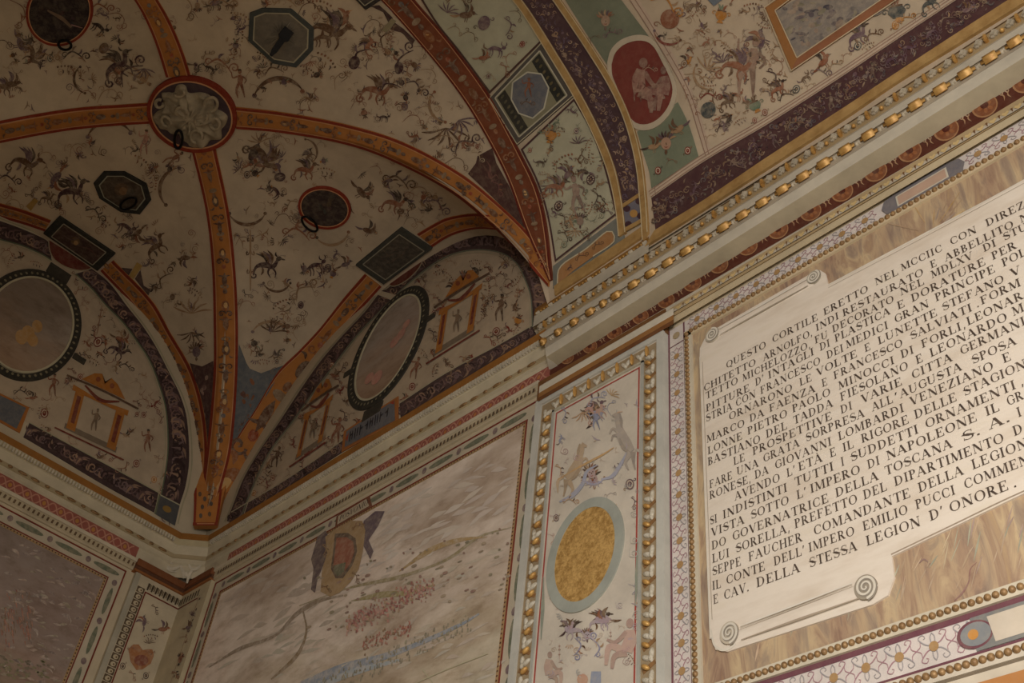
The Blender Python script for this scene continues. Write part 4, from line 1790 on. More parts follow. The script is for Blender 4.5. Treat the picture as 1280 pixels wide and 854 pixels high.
# --- grotesques of the four webs
G1 = [  # between left rib and corner rib (lower left web)
    ('figure', 181, 178, 10, 13), ('bow', 138, 182, 175, 24, 1, 1, P['brown']), ('tendril', 98, 184, -20, 12), ('beast', 34, 205, 20, 18), ('bird', 70, 222, 150, 18),
    ('scroll', 12, 225, 10, 12), ('beast', 92, 240, -10, 19), ('figure', 216, 198, 60, 12), ('dots', 178, 202, 40, 10), ('dots', 192, 226, 80, 9), ('roundel', 196, 222, 20, 5),
    ('goat', 158, 285, 30, 14), ('bird', 172, 291, 160, 13), ('scroll', 120, 268, 30, 11), ('dots', 128, 276, 30, 9), ('tendril', 108, 250, 20, 12), ('tendril', 60, 195, 10, 12),
    ('beast', 197, 308, -40, 15), ('bird', 232, 322, 200, 12), ('scroll', 208, 347, -60, 12), ('roundel', 216, 371, 0, 5), ('leafy', 245, 366, 40, 8), ('bow', 228, 237, 110, 22),
    ('fan', 240, 392, 0, 20, 1.1), ('mask', 246, 440, 0, 12, 1), ('fan', 240, 415, 180, 16), ('tendril', 150, 300, 0, 10), ('roundel', 162, 268, 10, 4), ('beast', 60, 248, 0, 9),
    ('tendril', 20, 255, 20, 12), ('bird', 105, 300, 30, 8)]
G2 = [  # right of corner rib, above right lunette
    ('bird', 318, 190, 140, 22), ('beast', 330, 200, 60, 20), ('fan', 325, 178, -10, 14), ('roundel', 309, 218, 0, 6), ('roundel', 350, 221, 80, 9, 1, 1, P['plum']), ('bow', 309, 255, 0, 20),
    ('goat', 345, 240, 50, 12), ('beast', 383, 213, 0, 14), ('tendril', 352, 175, 0, 12), ('bow', 380, 190, 250, 13), ('dots', 408, 213, 10, 9), ('bird', 452, 240, 70, 16), ('tendril', 356, 272, 0, 12),
    ('scroll', 375, 293, 5, 16), ('bow', 414, 283, -10, 18), ('bird', 460, 288, 40, 13), ('beast', 495, 255, 10, 15), ('scroll', 500, 228, 10, 16), ('bird', 486, 225, 200, 10), ('roundel', 501, 264, 70, 6),
    ('tendril', 528, 240, 20, 14), ('scroll', 548, 258, 30, 13), ('tendril', 515, 275, 0, 9), ('beast', 336, 333, 0, 17), ('bow', 346, 345, 0, 15), ('goat', 396, 333, -10, 15), ('roundel', 410, 335, 0, 7),
    ('bird', 432, 330, 0, 11), ('cand', 313, 325, 0, 30, 0.4), ('tendril', 330, 300, 30, 12), ('scroll', 382, 362, -40, 14), ('roundel', 376, 381, 0, 6), ('dots', 352, 380, -30, 10), ('tendril', 395, 352, -50, 10),
    ('fan', 340, 415, 10, 18), ('bow', 338, 425, 180, 18, 1.1), ('mask', 338, 412, 0, 6), ('tendril', 372, 412, -60, 10), ('roundel', 312, 433, 0, 3, 1, 1, P['red']), ('roundel', 346, 452, 0, 4), ('tendril', 310, 380, 0, 10),
    ('tendril', 306, 300, 0, 10), ('dots', 328, 452, 0, 7), ('roundel', 370, 270, 0, 5), ('fan', 300, 210, -60, 10), ('tendril', 356, 395, 40, 10), ('bird', 535, 262, 20, 8)]
G3 = [  # upper right web
    ('bow', 243, 50, 60, 24), ('tendril', 232, 10, 60, 20), ('scroll', 278, 82, 10, 16), ('goat', 264, 86, 30, 9), ('dots', 292, 60, 90, 10), ('dots', 300, 40, 80, 10), ('figure', 300, 105, 0, 15, 1, 1, P['rust']),
    ('bow', 350, 132, 175, 27), ('tendril', 384, 128, -30, 12), ('tendril', 320, 92, 0, 12), ('scroll', 345, 88, -15, 12), ('dots', 330, 72, 40, 9), ('beast', 415, 40, 20, 24), ('bird', 430, 25, -30, 17),
    ('goat', 405, 48, 0, 15), ('dots', 408, 75, 40, 12), ('roundel', 443, 78, 20, 11, 1, 1, P['plum']), ('scroll', 456, 66, -45, 15), ('beast', 463, 55, -60, 12), ('tendril', 428, 97, -30, 13), ('scroll', 484, 45, -60, 12),
    ('tendril', 470, 30, 20, 12), ('dots', 488, 52, -70, 9), ('scroll', 507, 72, -70, 16), ('roundel', 499, 84, 0, 9, 1, 1, P['plum']), ('beast', 473, 115, 10, 19), ('scroll', 490, 108, -20, 13), ('scroll', 521, 110, 30, 13),
    ('roundel', 506, 133, 0, 7, 1, 1, P['mauve']), ('tendril', 528, 65, 60, 10), ('tendril', 540, 95, 60, 12), ('goat', 481, 147, 10, 8), ('fan', 558, 160, 180, 24, 1.1), ('fan', 574, 150, 150, 20, 0.9), ('tendril', 560, 178, 20, 18),
    ('scroll', 584, 180, -30, 15, 1, 1, P['plum']), ('roundel', 597, 183, 0, 4, 1, 1, P['red']), ('tendril', 575, 205, 30, 14), ('dots', 300, 20, 20, 10), ('scroll', 280, 5, 0, 14), ('bird', 268, 3, 0, 12),
    ('tendril', 390, 10, 0, 16), ('dots', 385, 88, 30, 9), ('goat', 270, 6, 0, 10), ('bow', 560, 130, 70, 18), ('tendril', 536, 140, 40, 12), ('dots', 400, 5, 10, 12), ('scroll', 360, 3, 0, 14), ('roundel', 540, 200, 30, 6),
    ('tendril', 450, 130, 0, 10), ('tendril', 520, 150, 20, 13)]
G4 = [  # upper left web
    ('bird', 26, 55, 90, 16), ('beast', 40, 70, 80, 15), ('tendril', 24, 20, 90, 18), ('scroll', 60, 72, 0, 12), ('roundel', 63, 72, 0, 6, 1, 1, P['slate']), ('scroll', 96, 70, 0, 13), ('roundel', 130, 60, 30, 9, 1, 1, P['brown']),
    ('goat', 125, 35, 40, 13), ('beast', 150, 82, -30, 20), ('scroll', 165, 88, -50, 18), ('bow', 112, 98, 80, 15), ('bird', 14, 105, 20, 15), ('tendril', 140, 118, 0, 16), ('figure', 175, 95, 130, 14), ('tendril', 5, 55, 0, 12),
    ('roundel', 147, 100, 0, 6), ('fan', 180, 85, 180, 14), ('dots', 85, 86, 10, 11), ('tendril', 150, 25, 50, 14), ('beast', 6, 110, 0, 12), ('tendril', 110, 118, 0, 12), ('scroll', 128, 10, 0, 12)]
MOT['leafy'] = m_dots
R1 = [(0, 190), (100, 172), (188, 164), (212, 186), (234, 196), (254, 290), (262, 400), (250, 432), (216, 400), (160, 330), (72, 262), (0, 240)]
R2 = [(278, 196), (300, 172), (430, 190), (560, 250), (600, 262), (560, 262), (502, 276), (440, 330), (345, 450), (305, 436), (302, 350)]
R3 = [(212, 0), (425, 0), (462, 18), (545, 108), (600, 200), (570, 205), (500, 165), (430, 142), (300, 126), (284, 110), (248, 88)]
R4 = [(0, 0), (155, 0), (196, 88), (180, 118), (100, 126), (0, 140)]
HOLES = [(406, 259, 38), (75, 14, 48), (152, 240, 42), (352, 45, 45), (491, 318, 52), (100, 302, 50)]
for k, (nm, GG, base) in enumerate([('a', G1, R1), ('b', G2, R2), ('c', G3, R3), ('d', G4, R4)]):
    mb = MB(VT, 0.004)
    put(mb, [(g[0], g[1], g[2], g[3], g[4] * 1.28) + tuple(g[5:]) for g in GG])
    sprigs(mb, GG, 4)
    _in = inside(base)
    company(mb, GG, 1, cols=[P['brown'], P['dark'], P['rust'], P['mauve'], P['tan'], P['brown']], ok=lambda x, y: _in(x, y) and all((x - a) ** 2 + (y - b) ** 2 > r * r for a, b, r in HOLES))
    # fine sprigs scattered over the web
    mb.build('grotesque_painting', M['fade'], ceiling)

# yellow brackets of the left crown
mb = MB(VT, 0.006)
mb.band(Z(0, 160, 5.81, [(190, 565), (250, 505)]), Z(0, 160, 5.81, [(225, 600), (280, 525)]), S(176, 136, 70), n=4)
mb.band(Z(0, 250, 3.556, [(575, 335), (610, 275)]), Z(0, 250, 3.556, [(595, 350), (635, 290)]), S(184, 148, 84), n=4)
mb.band(Z(340, 0, 5.81, [(800, 215), (870, 130)]), Z(340, 0, 5.81, [(835, 235), (905, 150)]), S(150, 136, 104), n=4)
mb.build('painted_brackets', M['paint'], ceiling)


# springing block of the ribs in the corner
class Diag:
    def __init__(s, k): s.k = k

    def hit(s, P):
        D = rays(P)
        t = (s.k - (CP[0] - CP[1])) / (D[:, 0] - D[:, 1])
        return CP + D * t[:, None], np.tile([0.7071, -0.7071, 0], (len(D), 1))


ft = thing('rib_foot', 'orange foot where three painted ribs meet on the corner cornice', 'vault rib')
mb = MB(Diag(0.205), 0.0)
mb.band([(241.5, 657), (242.5, 627), (241, 590), (246, 560)], [(271.5, 657), (276, 632), (284, 600), (290, 560)], GLD, n=12, m=3, thick=0.05)
mb.layer = 2
mb.band([(241.5, 657), (242.5, 635), (243, 610)], [(244.5, 657), (245.5, 635), (246, 610)], RED, n=8, m=1)
mb.band([(268.5, 657), (272, 635), (275, 610)], [(271.5, 657), (275, 635), (278, 610)], RED, n=8, m=1)
mb.band([(241, 657), (272, 657)], [(241, 653.5), (272, 653.5)], RED, n=4, m=1)
mb.layer = 3
mb.band([(246, 655.5), (268, 655.5)], [(246, 654.5), (268, 654.5)], LNE, n=4, m=1)
for x, y in ((251, 645), (262, 643), (253, 634), (264, 630), (256, 624), (266, 618), (250, 618)):
    p = Pen(mb, x, y, 0, 2.4)
    p.bl(0, 0, 0.9, 1.3, rc([S(112, 84, 60), S(96, 80, 68)]))
mb.build('foot_block', M['solid'], ft)

# ================================================================== ARCH OF WHITE PANELS AND BARREL VAULT
def quadpanel(name, label, a, b, c, d, bg, border, bw=2.5, line=S(196, 180, 150), cat='painted panel', off=0.006, m=6, n=14):
    """a->b one long edge, d->c the other; each may be a list of points"""
    t = thing(name, label, cat)
    mb = MB(VT, off)
    mb.band(a, b, bg, n=n, m=m, thick=0.008)
    mb.build('ground', M['solid'], t)
    L, R = resample(a, 20), resample(b, 20)
    bd = MB(VT, off + 0.004)
    wd_ = np.linalg.norm(R - L, axis=1)[:, None]
    D = (R - L) / wd_
    bd.band(L, L + D * bw, border, straight=True, m=1)
    bd.band(R - D * bw, R, border, straight=True, m=1)
    for E0, E1, s in ((L, R, 1), (L, R, -1)):
        i = 0 if s > 0 else -1
        j = 1 if s > 0 else -2
        u = (L[j] - L[i]) / np.linalg.norm(L[j] - L[i])
        v = (R[j] - R[i]) / np.linalg.norm(R[j] - R[i])
        bd.band([L[i], R[i]], [L[i] + u * bw, R[i] + v * bw], border, n=8, m=1)
    bd.build('border', M['solid'], t)
    return t


ar = {}
# upper white panel
UL = [(519, 0 - 14), (545, 28), (575, 66), (613, 117)]
UR = [(632, -34), (646, -8), (662, 22), (678, 52)]
t = quadpanel('grotesque_panel', 'upper white grotesque panel of the arch, cut by the top edge', UL, UR, None, None, S(178, 170, 142), S(84, 58, 50))
mb = MB(VT, 0.014)
put(mb, [('fan', 560, 15, 20, 18), ('bird', 583, 18, 20, 20), ('roundel', 606, 28, 20, 15, 1, 1, P['mauve']), ('goat', 622, 62, 10, 17, 1, 1, P['mauve']), ('bird', 605, 72, 20, 14, 1, 1, P['rust']),
         ('tendril', 590, 45, 30, 14), ('roundel', 654, 55, 20, 7, 1, 1, P['crimson']), ('tendril', 640, 70, -40, 12), ('scroll', 632, 88, 60, 10), ('tendril', 615, 97, 30, 10), ('scroll', 636, 35, 80, 14, 1, 1, P['mauve']),
         ('scroll', 575, 0, 0, 16), ('tendril', 572, 38, 40, 12), ('roundel', 612, 95, 0, 5), ('tendril', 648, 20, 60, 12)])
mb.build('grotesque_painting', M['fade'], t)

# coffer with the blue octagon
t = thing('coffer_panel', 'dark framed square coffer with a blue octagon and a small figure', 'painted panel')
q = Z(560, 0, 4.27, [(505, 225), (680, 510), (375, 775), (222, 525)])
a, b, c, d = [np.array(v) for v in q]
mb = MB(VT, 0.010)
mb.band([a, b], [d, c], S(92, 84, 76), n=10, m=5, thick=0.012)
mb.build('frame', M['solid'], t)
cc = (a + b + c + d) / 4
qi = [cc + (v - cc) * 0.84 for v in (a, b, c, d)]
mb = MB(VT, 0.013)
mb.band([qi[0], qi[1]], [qi[3], qi[2]], S(140, 132, 104), n=10, m=4)
f = lambda u, v: qi[0] * (1 - u) * (1 - v) + qi[1] * u * (1 - v) + qi[2] * u * v + qi[3] * (1 - u) * v
mb.layer = 1
mb.band([f(0.03, .03), f(.97, .03)], [f(.03, .2), f(.97, .2)], S(52, 50, 44), n=8, m=2)
mb.band([f(0.03, .8), f(.97, .8)], [f(.03, .97), f(.97, .97)], S(58, 54, 46), n=8, m=2)
mb.build('coffer_ground', M['solid'], t)
mb = MB(VT, 0.016)
for u, v in ((0, 1), (1, 2), (2, 3), (3, 0)):
    mb.stroke(np.linspace(qi[u], qi[v], 8), 1.6, S(196, 186, 160), smooth=False)
for u, v in ((a, b), (b, c), (c, d), (d, a)):
    mb.stroke(np.linspace(cc + (u - cc) * .985, cc + (v - cc) * .985, 8), 1.2, S(190, 176, 146), smooth=False)
oc = np.array(Z(560, 0, 4.27, [(430, 385), (505, 395), (545, 470), (520, 580), (460, 632), (385, 605), (345, 530), (352, 440)]))
mb.build('pale_line', M['solid'], t)
mb = MB(VT, 0.015)
mb.poly(oc, S(106, 105, 108), 3)
mb.layer = 2
oo = np.concatenate([oc, oc[:1]])
for u, v in zip(oo[:-1], oo[1:]):
    mb.stroke([u, v], 1.8, S(196, 188, 164))
put(mb, [('figure', 662, 110, 5, 13, 1.2, 1, P['rust']), ('scroll', 662, 130, 0, 9, 1, 1, P['brown'])])
for k in range(7):
    mb.ellipse(*(f(0.1 + 0.13 * k, .115)), 1.6, 3.0, 0.6, S(96, 84, 56), 8)
    mb.ellipse(*(f(0.1 + 0.13 * k, .885)), 1.6, 3.0, 0.6, S(86, 80, 60), 8)
mb.build('octagon_picture', M['paint'], t)

# lower white panel
LL = [(652, 187), (672, 228), (685, 270), (695, 328)]
LR = [(719, 123), (740, 160), (757, 205), (773, 268)]
t = quadpanel('grotesque_panel', 'lower white grotesque panel of the arch with a tall winged figure', LL, LR, None, None, S(184, 176, 148), S(84, 56, 54))
mb = MB(VT, 0.014)
put(mb, [('vase', 690, 170, 10, 17, 1, 1, P['ochre']), ('roundel', 664, 188, 0, 5, 1, 1, P['crimson']), ('fan', 725, 180, -10, 14), ('roundel', 722, 164, 0, 6, 1, 1, P['mauve']), ('goat', 678, 204, 10, 10), ('dots', 706, 200, -30, 14, 1, 1, P['green']),
         ('fan', 688, 232, 190, 14), ('bird', 712, 218, -30, 18, 1, 1, P['mauve']), ('beast', 698, 235, 0, 18), ('figure', 722, 246, -8, 26, 1, 1, S(150, 124, 108)), ('bird', 732, 215, 220, 14), ('roundel', 740, 225, 20, 11, 1, 1, P['plum']),
         ('roundel', 700, 258, 20, 11, 1, 1, P['plum']), ('mask', 727, 277, 0, 13, 1, 1, S(140, 116, 100)), ('fan', 720, 288, 180, 13), ('scroll', 745, 250, 80, 13), ('scroll', 755, 258, 90, 9), ('roundel', 754, 270, 0, 6, 1, 1, P['green']),
         ('roundel', 707, 306, 0, 7, 1, 1, P['green']), ('scroll', 708, 296, 30, 10), ('tendril', 735, 295, 60, 11), ('scroll', 716, 268, 80, 8), ('scroll', 706, 276, 60, 9), ('tendril', 676, 260, 60, 9)])
_in = inside(LL + LR[::-1])
company(mb, [('s', random.uniform(670, 770), random.uniform(140, 320), 0, 4) for _ in range(50)], 1, kinds=('scroll', 'tendril', 'tendril', 'dots', 'goat'), cols=[P['green'], P['mauve'], P['brown'], P['tan']], ok=_in)
mb.build('grotesque_painting', M['fade'], t)
t = thing('cartouche_panel', 'grey framed orange cartouche at the foot of the arch above the cornice', 'painted panel')
mb = MB(VT, 0.006)
mb.band([(692, 333), (692, 352), (692, 361)], [(775, 270), (780, 290), (782, 302)], S(128, 126, 114), n=8, m=8, thick=0.008)
mb.build('ground', M['solid'], t)
mb = MB(VT, 0.012)
cp = np.array(Z(640, 160, 4.27, [(250, 845), (255, 765), (285, 725), (400, 650), (515, 555), (545, 560), (552, 610), (440, 690), (330, 770)]))
mb.poly(cp, S(168, 120, 74), 3)
mb.layer = 2
oo = np.concatenate([cp, cp[:1]])
mb.stroke(oo[:8], 1.5, S(206, 190, 156), 24)
put(mb, [('scroll', 730, 322, -30, 9, 1, 1, P['brown']), ('scroll', 750, 308, -35, 8, 1, 1, P['brown']), ('goat', 714, 336, -35, 6)])
mb.build('orange_cartouche', M['paint'], t)


# orange mouldings and the plum scroll band of the arch edge
t = thing('arch_moulding', 'purple scrollwork band between two gold mouldings along the arch edge', 'arch band')
OL = [(625, -22), (652, 12), (684, 62), (716, 115), (742, 165), (762, 215), (772, 260), (776, 297)]
OR_ = [(636, -22), (661, 10), (693, 60), (725, 113), (751, 163), (770, 210), (780, 258), (784, 292)]
PR = [(672, -26), (692, 2), (728, 55), (762, 110), (782, 155), (795, 205), (801, 240)]
QR = [(682, -28), (702, 0), (738, 53), (771, 107), (791, 152), (804, 203), (810, 258), (812, 292)]
QL = [(674, -27), (694, 1), (730, 54), (764, 109), (784, 154), (797, 204), (803, 259), (806, 302)]
mb = MB(VT, 0.018)
mb.band(OL, OR_, S(168, 118, 56), n=40, m=2, thick=0.02)
mb.build('gold_moulding', M['ochre'], t)
mb = MB(VT, 0.018)
mb.band(QL, QR, S(168, 118, 56), n=40, m=2, thick=0.02)
mb.build('gold_moulding', M['ochre'], t)
mb = MB(VT, 0.008)
mb.band(OR_[:7], PR, S(80, 57, 58), n=40, m=3)
mb.layer = 1
flecks(mb, between(OR_[:7], PR), 330, [S(132, 106, 96), S(148, 118, 92), S(108, 86, 90), S(160, 134, 110), S(94, 76, 88)], (1.8, 4.6))
mb.build('purple_scroll_band', M['solid'], t)
mb = MB(VT, 0.022)
for E_ in (OL, OR_, QL, QR):
    mb.stroke(E_, 1.2, S(206, 184, 144), 40)
mb.build('pale_line', M['solid'], t)
t = thing('tile_panel', 'small square tile with an ochre flower at the foot of the purple band', 'painted panel')
mb = MB(VT, 0.014)
q = [(781, 259), (804, 245), (807, 273), (784, 289)]
mb.band([q[0], q[1]], [q[3], q[2]], S(112, 106, 112), n=5, m=3)
mb.layer = 1
for (x, y) in q:
    mb.ellipse(*(np.array([794, 267]) + (np.array([x, y]) - np.array([794, 267])) * 0.66), 4.6, 4.2, 0, S(70, 44, 50), 12)
mb.layer = 2
mb.ellipse(794, 268, 5, 5, 0, S(180, 134, 74), 12)
mb.build('ground', M['solid'], t)
mb = MB(VT, 0.020)
mb.band([(779, 262), (806, 244)], [(779, 257), (806, 239)], S(168, 114, 52), n=5, m=1, thick=0.01)
mb.band([(782, 292), (809, 277)], [(782, 287), (809, 272)], S(168, 114, 52), n=5, m=1, thick=0.01)
mb.build('gold_bar', M['ochre'], t)

# --- green strip with the red medallion
t = thing('green_panel', 'green painted panel with a mask above the red medallion', 'painted panel')
GL = [(702, -8), (722, 24), (742, 55), (760, 82)]
GR = [(756, -30), (775, -3), (794, 22), (812, 46)]
mb = MB(VT, 0.006)
mb.band(GL, GR, S(120, 122, 100), n=14, m=5)
mb.build('ground', M['solid'], t)
mb = MB(VT, 0.012)
put(mb, [('mask', 758, 26, 0, 17, 1, 1, S(158, 128, 104)), ('scroll', 768, 43, -20, 12, 1, 1, P['mauve']), ('tendril', 745, 48, -30, 10)])
mb.build('grotesque_painting', M['fade'], t)
t = thing('green_panel', 'green painted panel with a winged head below the red medallion', 'painted panel')
GL2 = [(797, 165), (806, 196), (812, 215), (815, 236)]
GR2 = [(848, 128), (860, 152), (868, 175), (874, 196)]
mb = MB(VT, 0.006)
mb.band(GL2, GR2, S(124, 128, 104), n=14, m=5)
mb.build('ground', M['solid'], t)
mb = MB(VT, 0.012)
put(mb, [('bird', 818, 184, 10, 17, 1, 1, P['tan']), ('bird', 850, 162, -60, 18, 1, -1, P['tan']), ('mask', 834, 180, 0, 19, 1, 1, S(172, 134, 108)), ('roundel', 824, 214, 0, 8, 1, 1, P['crimson']), ('roundel', 861, 189, 0, 8, 1, 1, P['crimson']), ('tendril', 842, 203, 0, 9, 1, 1, P['rust'])])
mb.build('grotesque_painting', M['paint'], t)
t = thing('red_medallion', 'red oval medallion with a pale seated figure', 'medallion')
oc = np.array(Z(740, 0, 3.7125, [(95, 300), (110, 250), (150, 210), (210, 190), (262, 196), (295, 225), (330, 290), (360, 350), (378, 410), (372, 460), (350, 510), (310, 555), (262, 578), (215, 575), (180, 545), (150, 480), (118, 400), (98, 350)]))
cc = oc.mean(0)
mb = MB(VT, 0.012)
oo = np.concatenate([oc, oc[:1]])
mb.band(cc + (oo - cc) * 1.14, oo, S(196, 178, 152), n=60, m=2, thick=0.012)
mb.build('cream_rim', M['solid'], t)
mb = MB(VT, 0.010)
mb.poly(resample(oo, 50)[:-1], S(122, 58, 48), 4)
mb.build('red_ground', M['solid'], t)
mb = MB(VT, 0.016)
put(mb, [('seated', 810, 108, 6, 33, 1.1, 1, S(148, 108, 92)), ('seated', 826, 112, 0, 27, 0.9, -1, S(134, 94, 82)), ('figure', 800, 112, 10, 18, 1, 1, S(126, 84, 72)), ('scroll', 815, 88, 0, 9, 1, 1, S(160, 120, 100))])
mb.build('pale_figure', M['fade'], t)

# cream ground strips of the barrel (bands around the green strip)
mb = MB(VT, 0.004)
mb.band([(705, -26), (740, 35), (775, 92), (800, 150), (812, 200), (818, 245)], [(712, -28), (748, 32), (783, 90), (806, 146), (817, 197), (822, 243)], S(196, 170, 146), n=30)
mb.band([(770, -26), (806, 28), (840, 84), (860, 122), (872, 160), (883, 196)], [(780, -28), (816, 26), (850, 82), (868, 120), (880, 158), (890, 192)], S(198, 172, 148), n=30)
mb.layer = 2
for E_ in ([(770, -26), (806, 28), (840, 84), (860, 122), (872, 160), (883, 196)], [(776, -28), (812, 27), (846, 83), (865, 121), (877, 159), (887, 194)], [(709, -27), (744, 33), (779, 91), (803, 148), (815, 198), (820, 244)]):
    mb.stroke(E_, 0.9, S(150, 116, 96), 30)
mb.build('cream_strips', M['solid'], ceiling)

# --- barrel web on the right
PT = [(815, 248), (880, 203), (960, 156), (1046, 101), (1120, 51.4), (1200, -2), (1222, -17)]
GT_ = [(820.4, 290), (880, 253.4), (960, 199.5), (1060, 135), (1120, 95.2), (1200, 43), (1290, -15)]
GB_ = [(809, 309.5), (880, 264.8), (960, 213), (1060, 148), (1120, 106.8), (1200, 57), (1290, 1)]
t = thing('painted_frieze', 'long plum painted frieze of tangled figures above the big cornice', 'painted frieze')
mb = MB(VT, 0.006)
a_, b_2 = resample(PT, 60), resample(GT_, 60)
mb.band(a_, b_2, S(84, 54, 53), straight=True, m=5, thick=0.006)
mb.build('plum_ground', M['solid'], t)
mb = MB(VT, 0.011)
fn = between(PT, GT_)
FR = [S(112, 84, 72), S(124, 94, 74), S(106, 78, 80), S(98, 70, 78), S(132, 104, 82), S(88, 78, 80), S(62, 42, 46)]
flecks(mb, fn, 480, FR, (2.0, 5.0))
mb.layer = 1
for k in range(18):
    s = k / 17
    i = int(s * 56) + 1
    c = (a_[i] + b_2[i]) / 2
    put(mb, [(random.choice(['figure', 'bird', 'goat', 'figure', 'scroll']), c[0] + random.uniform(-3, 3), c[1] + random.uniform(-5, 5), random.uniform(-70, 10), 11 + 3 * s, 1, 1, rc(FR[:5]))])
mb.build('tangled_figures', M['fade'], t)
t = thing('gold_fillet', 'flat gold fillet running along the top of the big cornice', 'moulding')
mb = MB(VT, 0.020)
mb.band(GT_, GB_, S(186, 144, 78), n=60, m=2, thick=0.03)
mb.build('gold_strip', M['ochre'], t)
# orange fillet at the foot of the arch, left of the notch
mb = MB(VT, 0.016)
mb.band([(667, 385), (692, 361), (745, 325), (782, 300), (812, 279)], [(667, 393), (692, 373), (745, 338), (782, 313), (810, 294)], S(170, 112, 50), n=20, m=1, thick=0.02)
mb.build('orange_strip', M['ochre'], t)

t = thing('framed_ceiling_picture', 'orange framed grey picture on the barrel vault at the top edge', 'ceiling picture')
fo = [(958, 10.5), (991, 89), (1136, -10)]
fi = [(970.5, 14.2), (998, 73.5), (1124, -16)]
mb = MB(VT, 0.014)
mb.band([(985, -8), (958, 10.5)], [(1000, -8), (970.5, 14.2)], S(160, 108, 60), n=8, m=1, thick=0.012)
mb.band([(958, 10.5), (991, 89)], [(970.5, 14.2), (998, 73.5)], S(160, 108, 60), n=10, m=1, thick=0.012)
mb.band([(991, 89), (1060, 42), (1128, -5)], [(998, 73.5), (1058, 31), (1114, -8)], S(152, 98, 66), n=14, m=1, thick=0.012)
mb.build('orange_frame', M['solid'], t)
mb = MB(VT, 0.008)
mb.band([(970.5, 14.2), (998, 73.5)], [(1075, -45), (1118, -10)], S(140, 128, 116), n=10, m=8)
mb.layer = 2
for _ in range(90):
    u, v = random.random(), random.random()
    x = 975 + 20 * u + 105 * v
    y = 14 + 52 * u - 45 * v
    mb.ellipse(x, y, random.uniform(2, 8), random.uniform(1, 3.5), random.uniform(-1, 0.5), rc([S(120, 110, 104), S(104, 92, 92), S(150, 128, 110), S(132, 122, 100), S(88, 80, 84)]), 9)
mb.build('picture', M['fade'], t)
mb = MB(VT, 0.018)
for Q in ([(983, -8), (957, 10.5), (990.5, 90), (1130, -4)], [(1000, -8), (970.5, 14.2), (998, 73.5), (1116, -8)]):
    for u, v in zip(Q[:-1], Q[1:]):
        mb.stroke([u, v], 1.3, S(206, 182, 146), 14)
mb.build('pale_line', M['solid'], t)

mb = MB(VT, 0.005)
up_ = lambda d: [(x - 0.42 * d, y - d) for x, y in PT]
mb.band(up_(8), up_(0.5), S(200, 176, 150), n=60, m=1)
mb.layer = 2
for d in (1.6, 5.0, 8.0):
    mb.stroke(up_(d), 1.0, S(160, 124, 104), 60)
mb.build('cream_fillet', M['solid'], ceiling)
mb = MB(VT, 0.007)
put(mb, [
    ('roundel', 838, 24, 20, 20, 1.2, 1, P['rust']), ('scroll', 835, 8, 30, 22, 1, 1, P['ochre']), ('bow', 838, 36, 20, 20, 1, 1, P['crimson']), ('goat', 868, 8, 0, 13, 1, 1, P['brown']), ('scroll', 874, 10, 0, 10, 1, 1, P['brown']),
    ('vase', 902, 20, 10, 17, 1, 1, P['ochre']), ('tendril', 880, 42, -30, 14), ('tendril', 862, 58, 10, 12), ('bird', 860, 78, -20, 14, 1, 1, P['ochre']), ('roundel', 856, 80, 30, 8, 1, 1, P['brown']),
    ('figure', 938, 85, 14, 40, 1, 1, S(156, 124, 104)), ('beast', 925, 85, 10, 26, 1, 1, P['rust']), ('bird', 952, 52, -60, 24, 1, 1, P['mauve']), ('mask', 933, 72, 10, 10, 1, 1, P['tan']),
    ('fan', 885, 88, 30, 24), ('fan', 905, 78, -20, 16, 1, 1, P['mauve']), ('tendril', 875, 105, 60, 22), ('bow', 888, 92, 60, 20, 1, 1, P['tan']), ('scroll', 890, 122, 0, 14, 1, 1, P['crimson']), ('goat', 920, 120, 0, 14, 1, 1, P['rust']),
    ('roundel', 886, 138, 25, 17, 1.1, 1, P['slate']), ('beast', 912, 128, -20, 14), ('scroll', 968, 100, 60, 14, 1, 1, P['plum']), ('tendril', 975, 85, 80, 14), ('leafy', 942, 8, 0, 12), ('bow', 935, 12, 170, 22, 1, 1, P['rust']),
    ('vase', 945, 133, -25, 15, 1.2, 1, P['green']), ('roundel', 957, 141, 0, 7, 1, 1, P['crimson']), ('roundel', 944, 151, 0, 6, 1, 1, P['crimson']), ('beast', 975, 112, -30, 15, 1, 1, P['rust']), ('roundel', 996, 112, 30, 9, 1, 1, P['slate']),
    ('scroll', 985, 120, -30, 12), ('bird', 912, 150, -30, 12), ('scroll', 905, 160, -30, 10), ('tendril', 890, 172, -30, 10), ('dots', 926, 152, -30, 9), ('bird', 1030, 78, -25, 19, 1, 1, P['rust']), ('scroll', 1028, 92, 0, 13, 1, 1, P['mauve']),
    ('scroll', 1046, 82, -30, 10, 1, 1, P['tan']), ('goat', 1008, 98, -35, 11), ('tendril', 1015, 108, -30, 9), ('beast', 1075, 45, -30, 19, 1, 1, P['mauve']), ('roundel', 1073, 58, 20, 9, 1, 1, P['slate']), ('scroll', 1094, 45, -30, 13, 1, 1, P['brown']),
    ('tendril', 1060, 70, -30, 9), ('dots', 1086, 58, -30, 9), ('vase', 1122, 16, -15, 22, 1.2, 1, P['slate']), ('roundel', 1120, 32, 0, 9, 1, 1, P['ochre']), ('scroll', 1136, 24, -30, 11, 1, 1, P['ochre']), ('beast', 1165, 4, -30, 17, 1, 1, P['slate']),
    ('tendril', 1150, 20, -30, 9), ('tendril', 900, 55, 0, 14), ('dots', 960, 60, 60, 8), ('tendril', 915, 45, 20, 10), ('tendril', 870, 130, 80, 8), ('goat', 828, 46, 0, 9), ('tendril', 845, 55, 60, 12), ('tendril', 960, 115, 0, 10)])
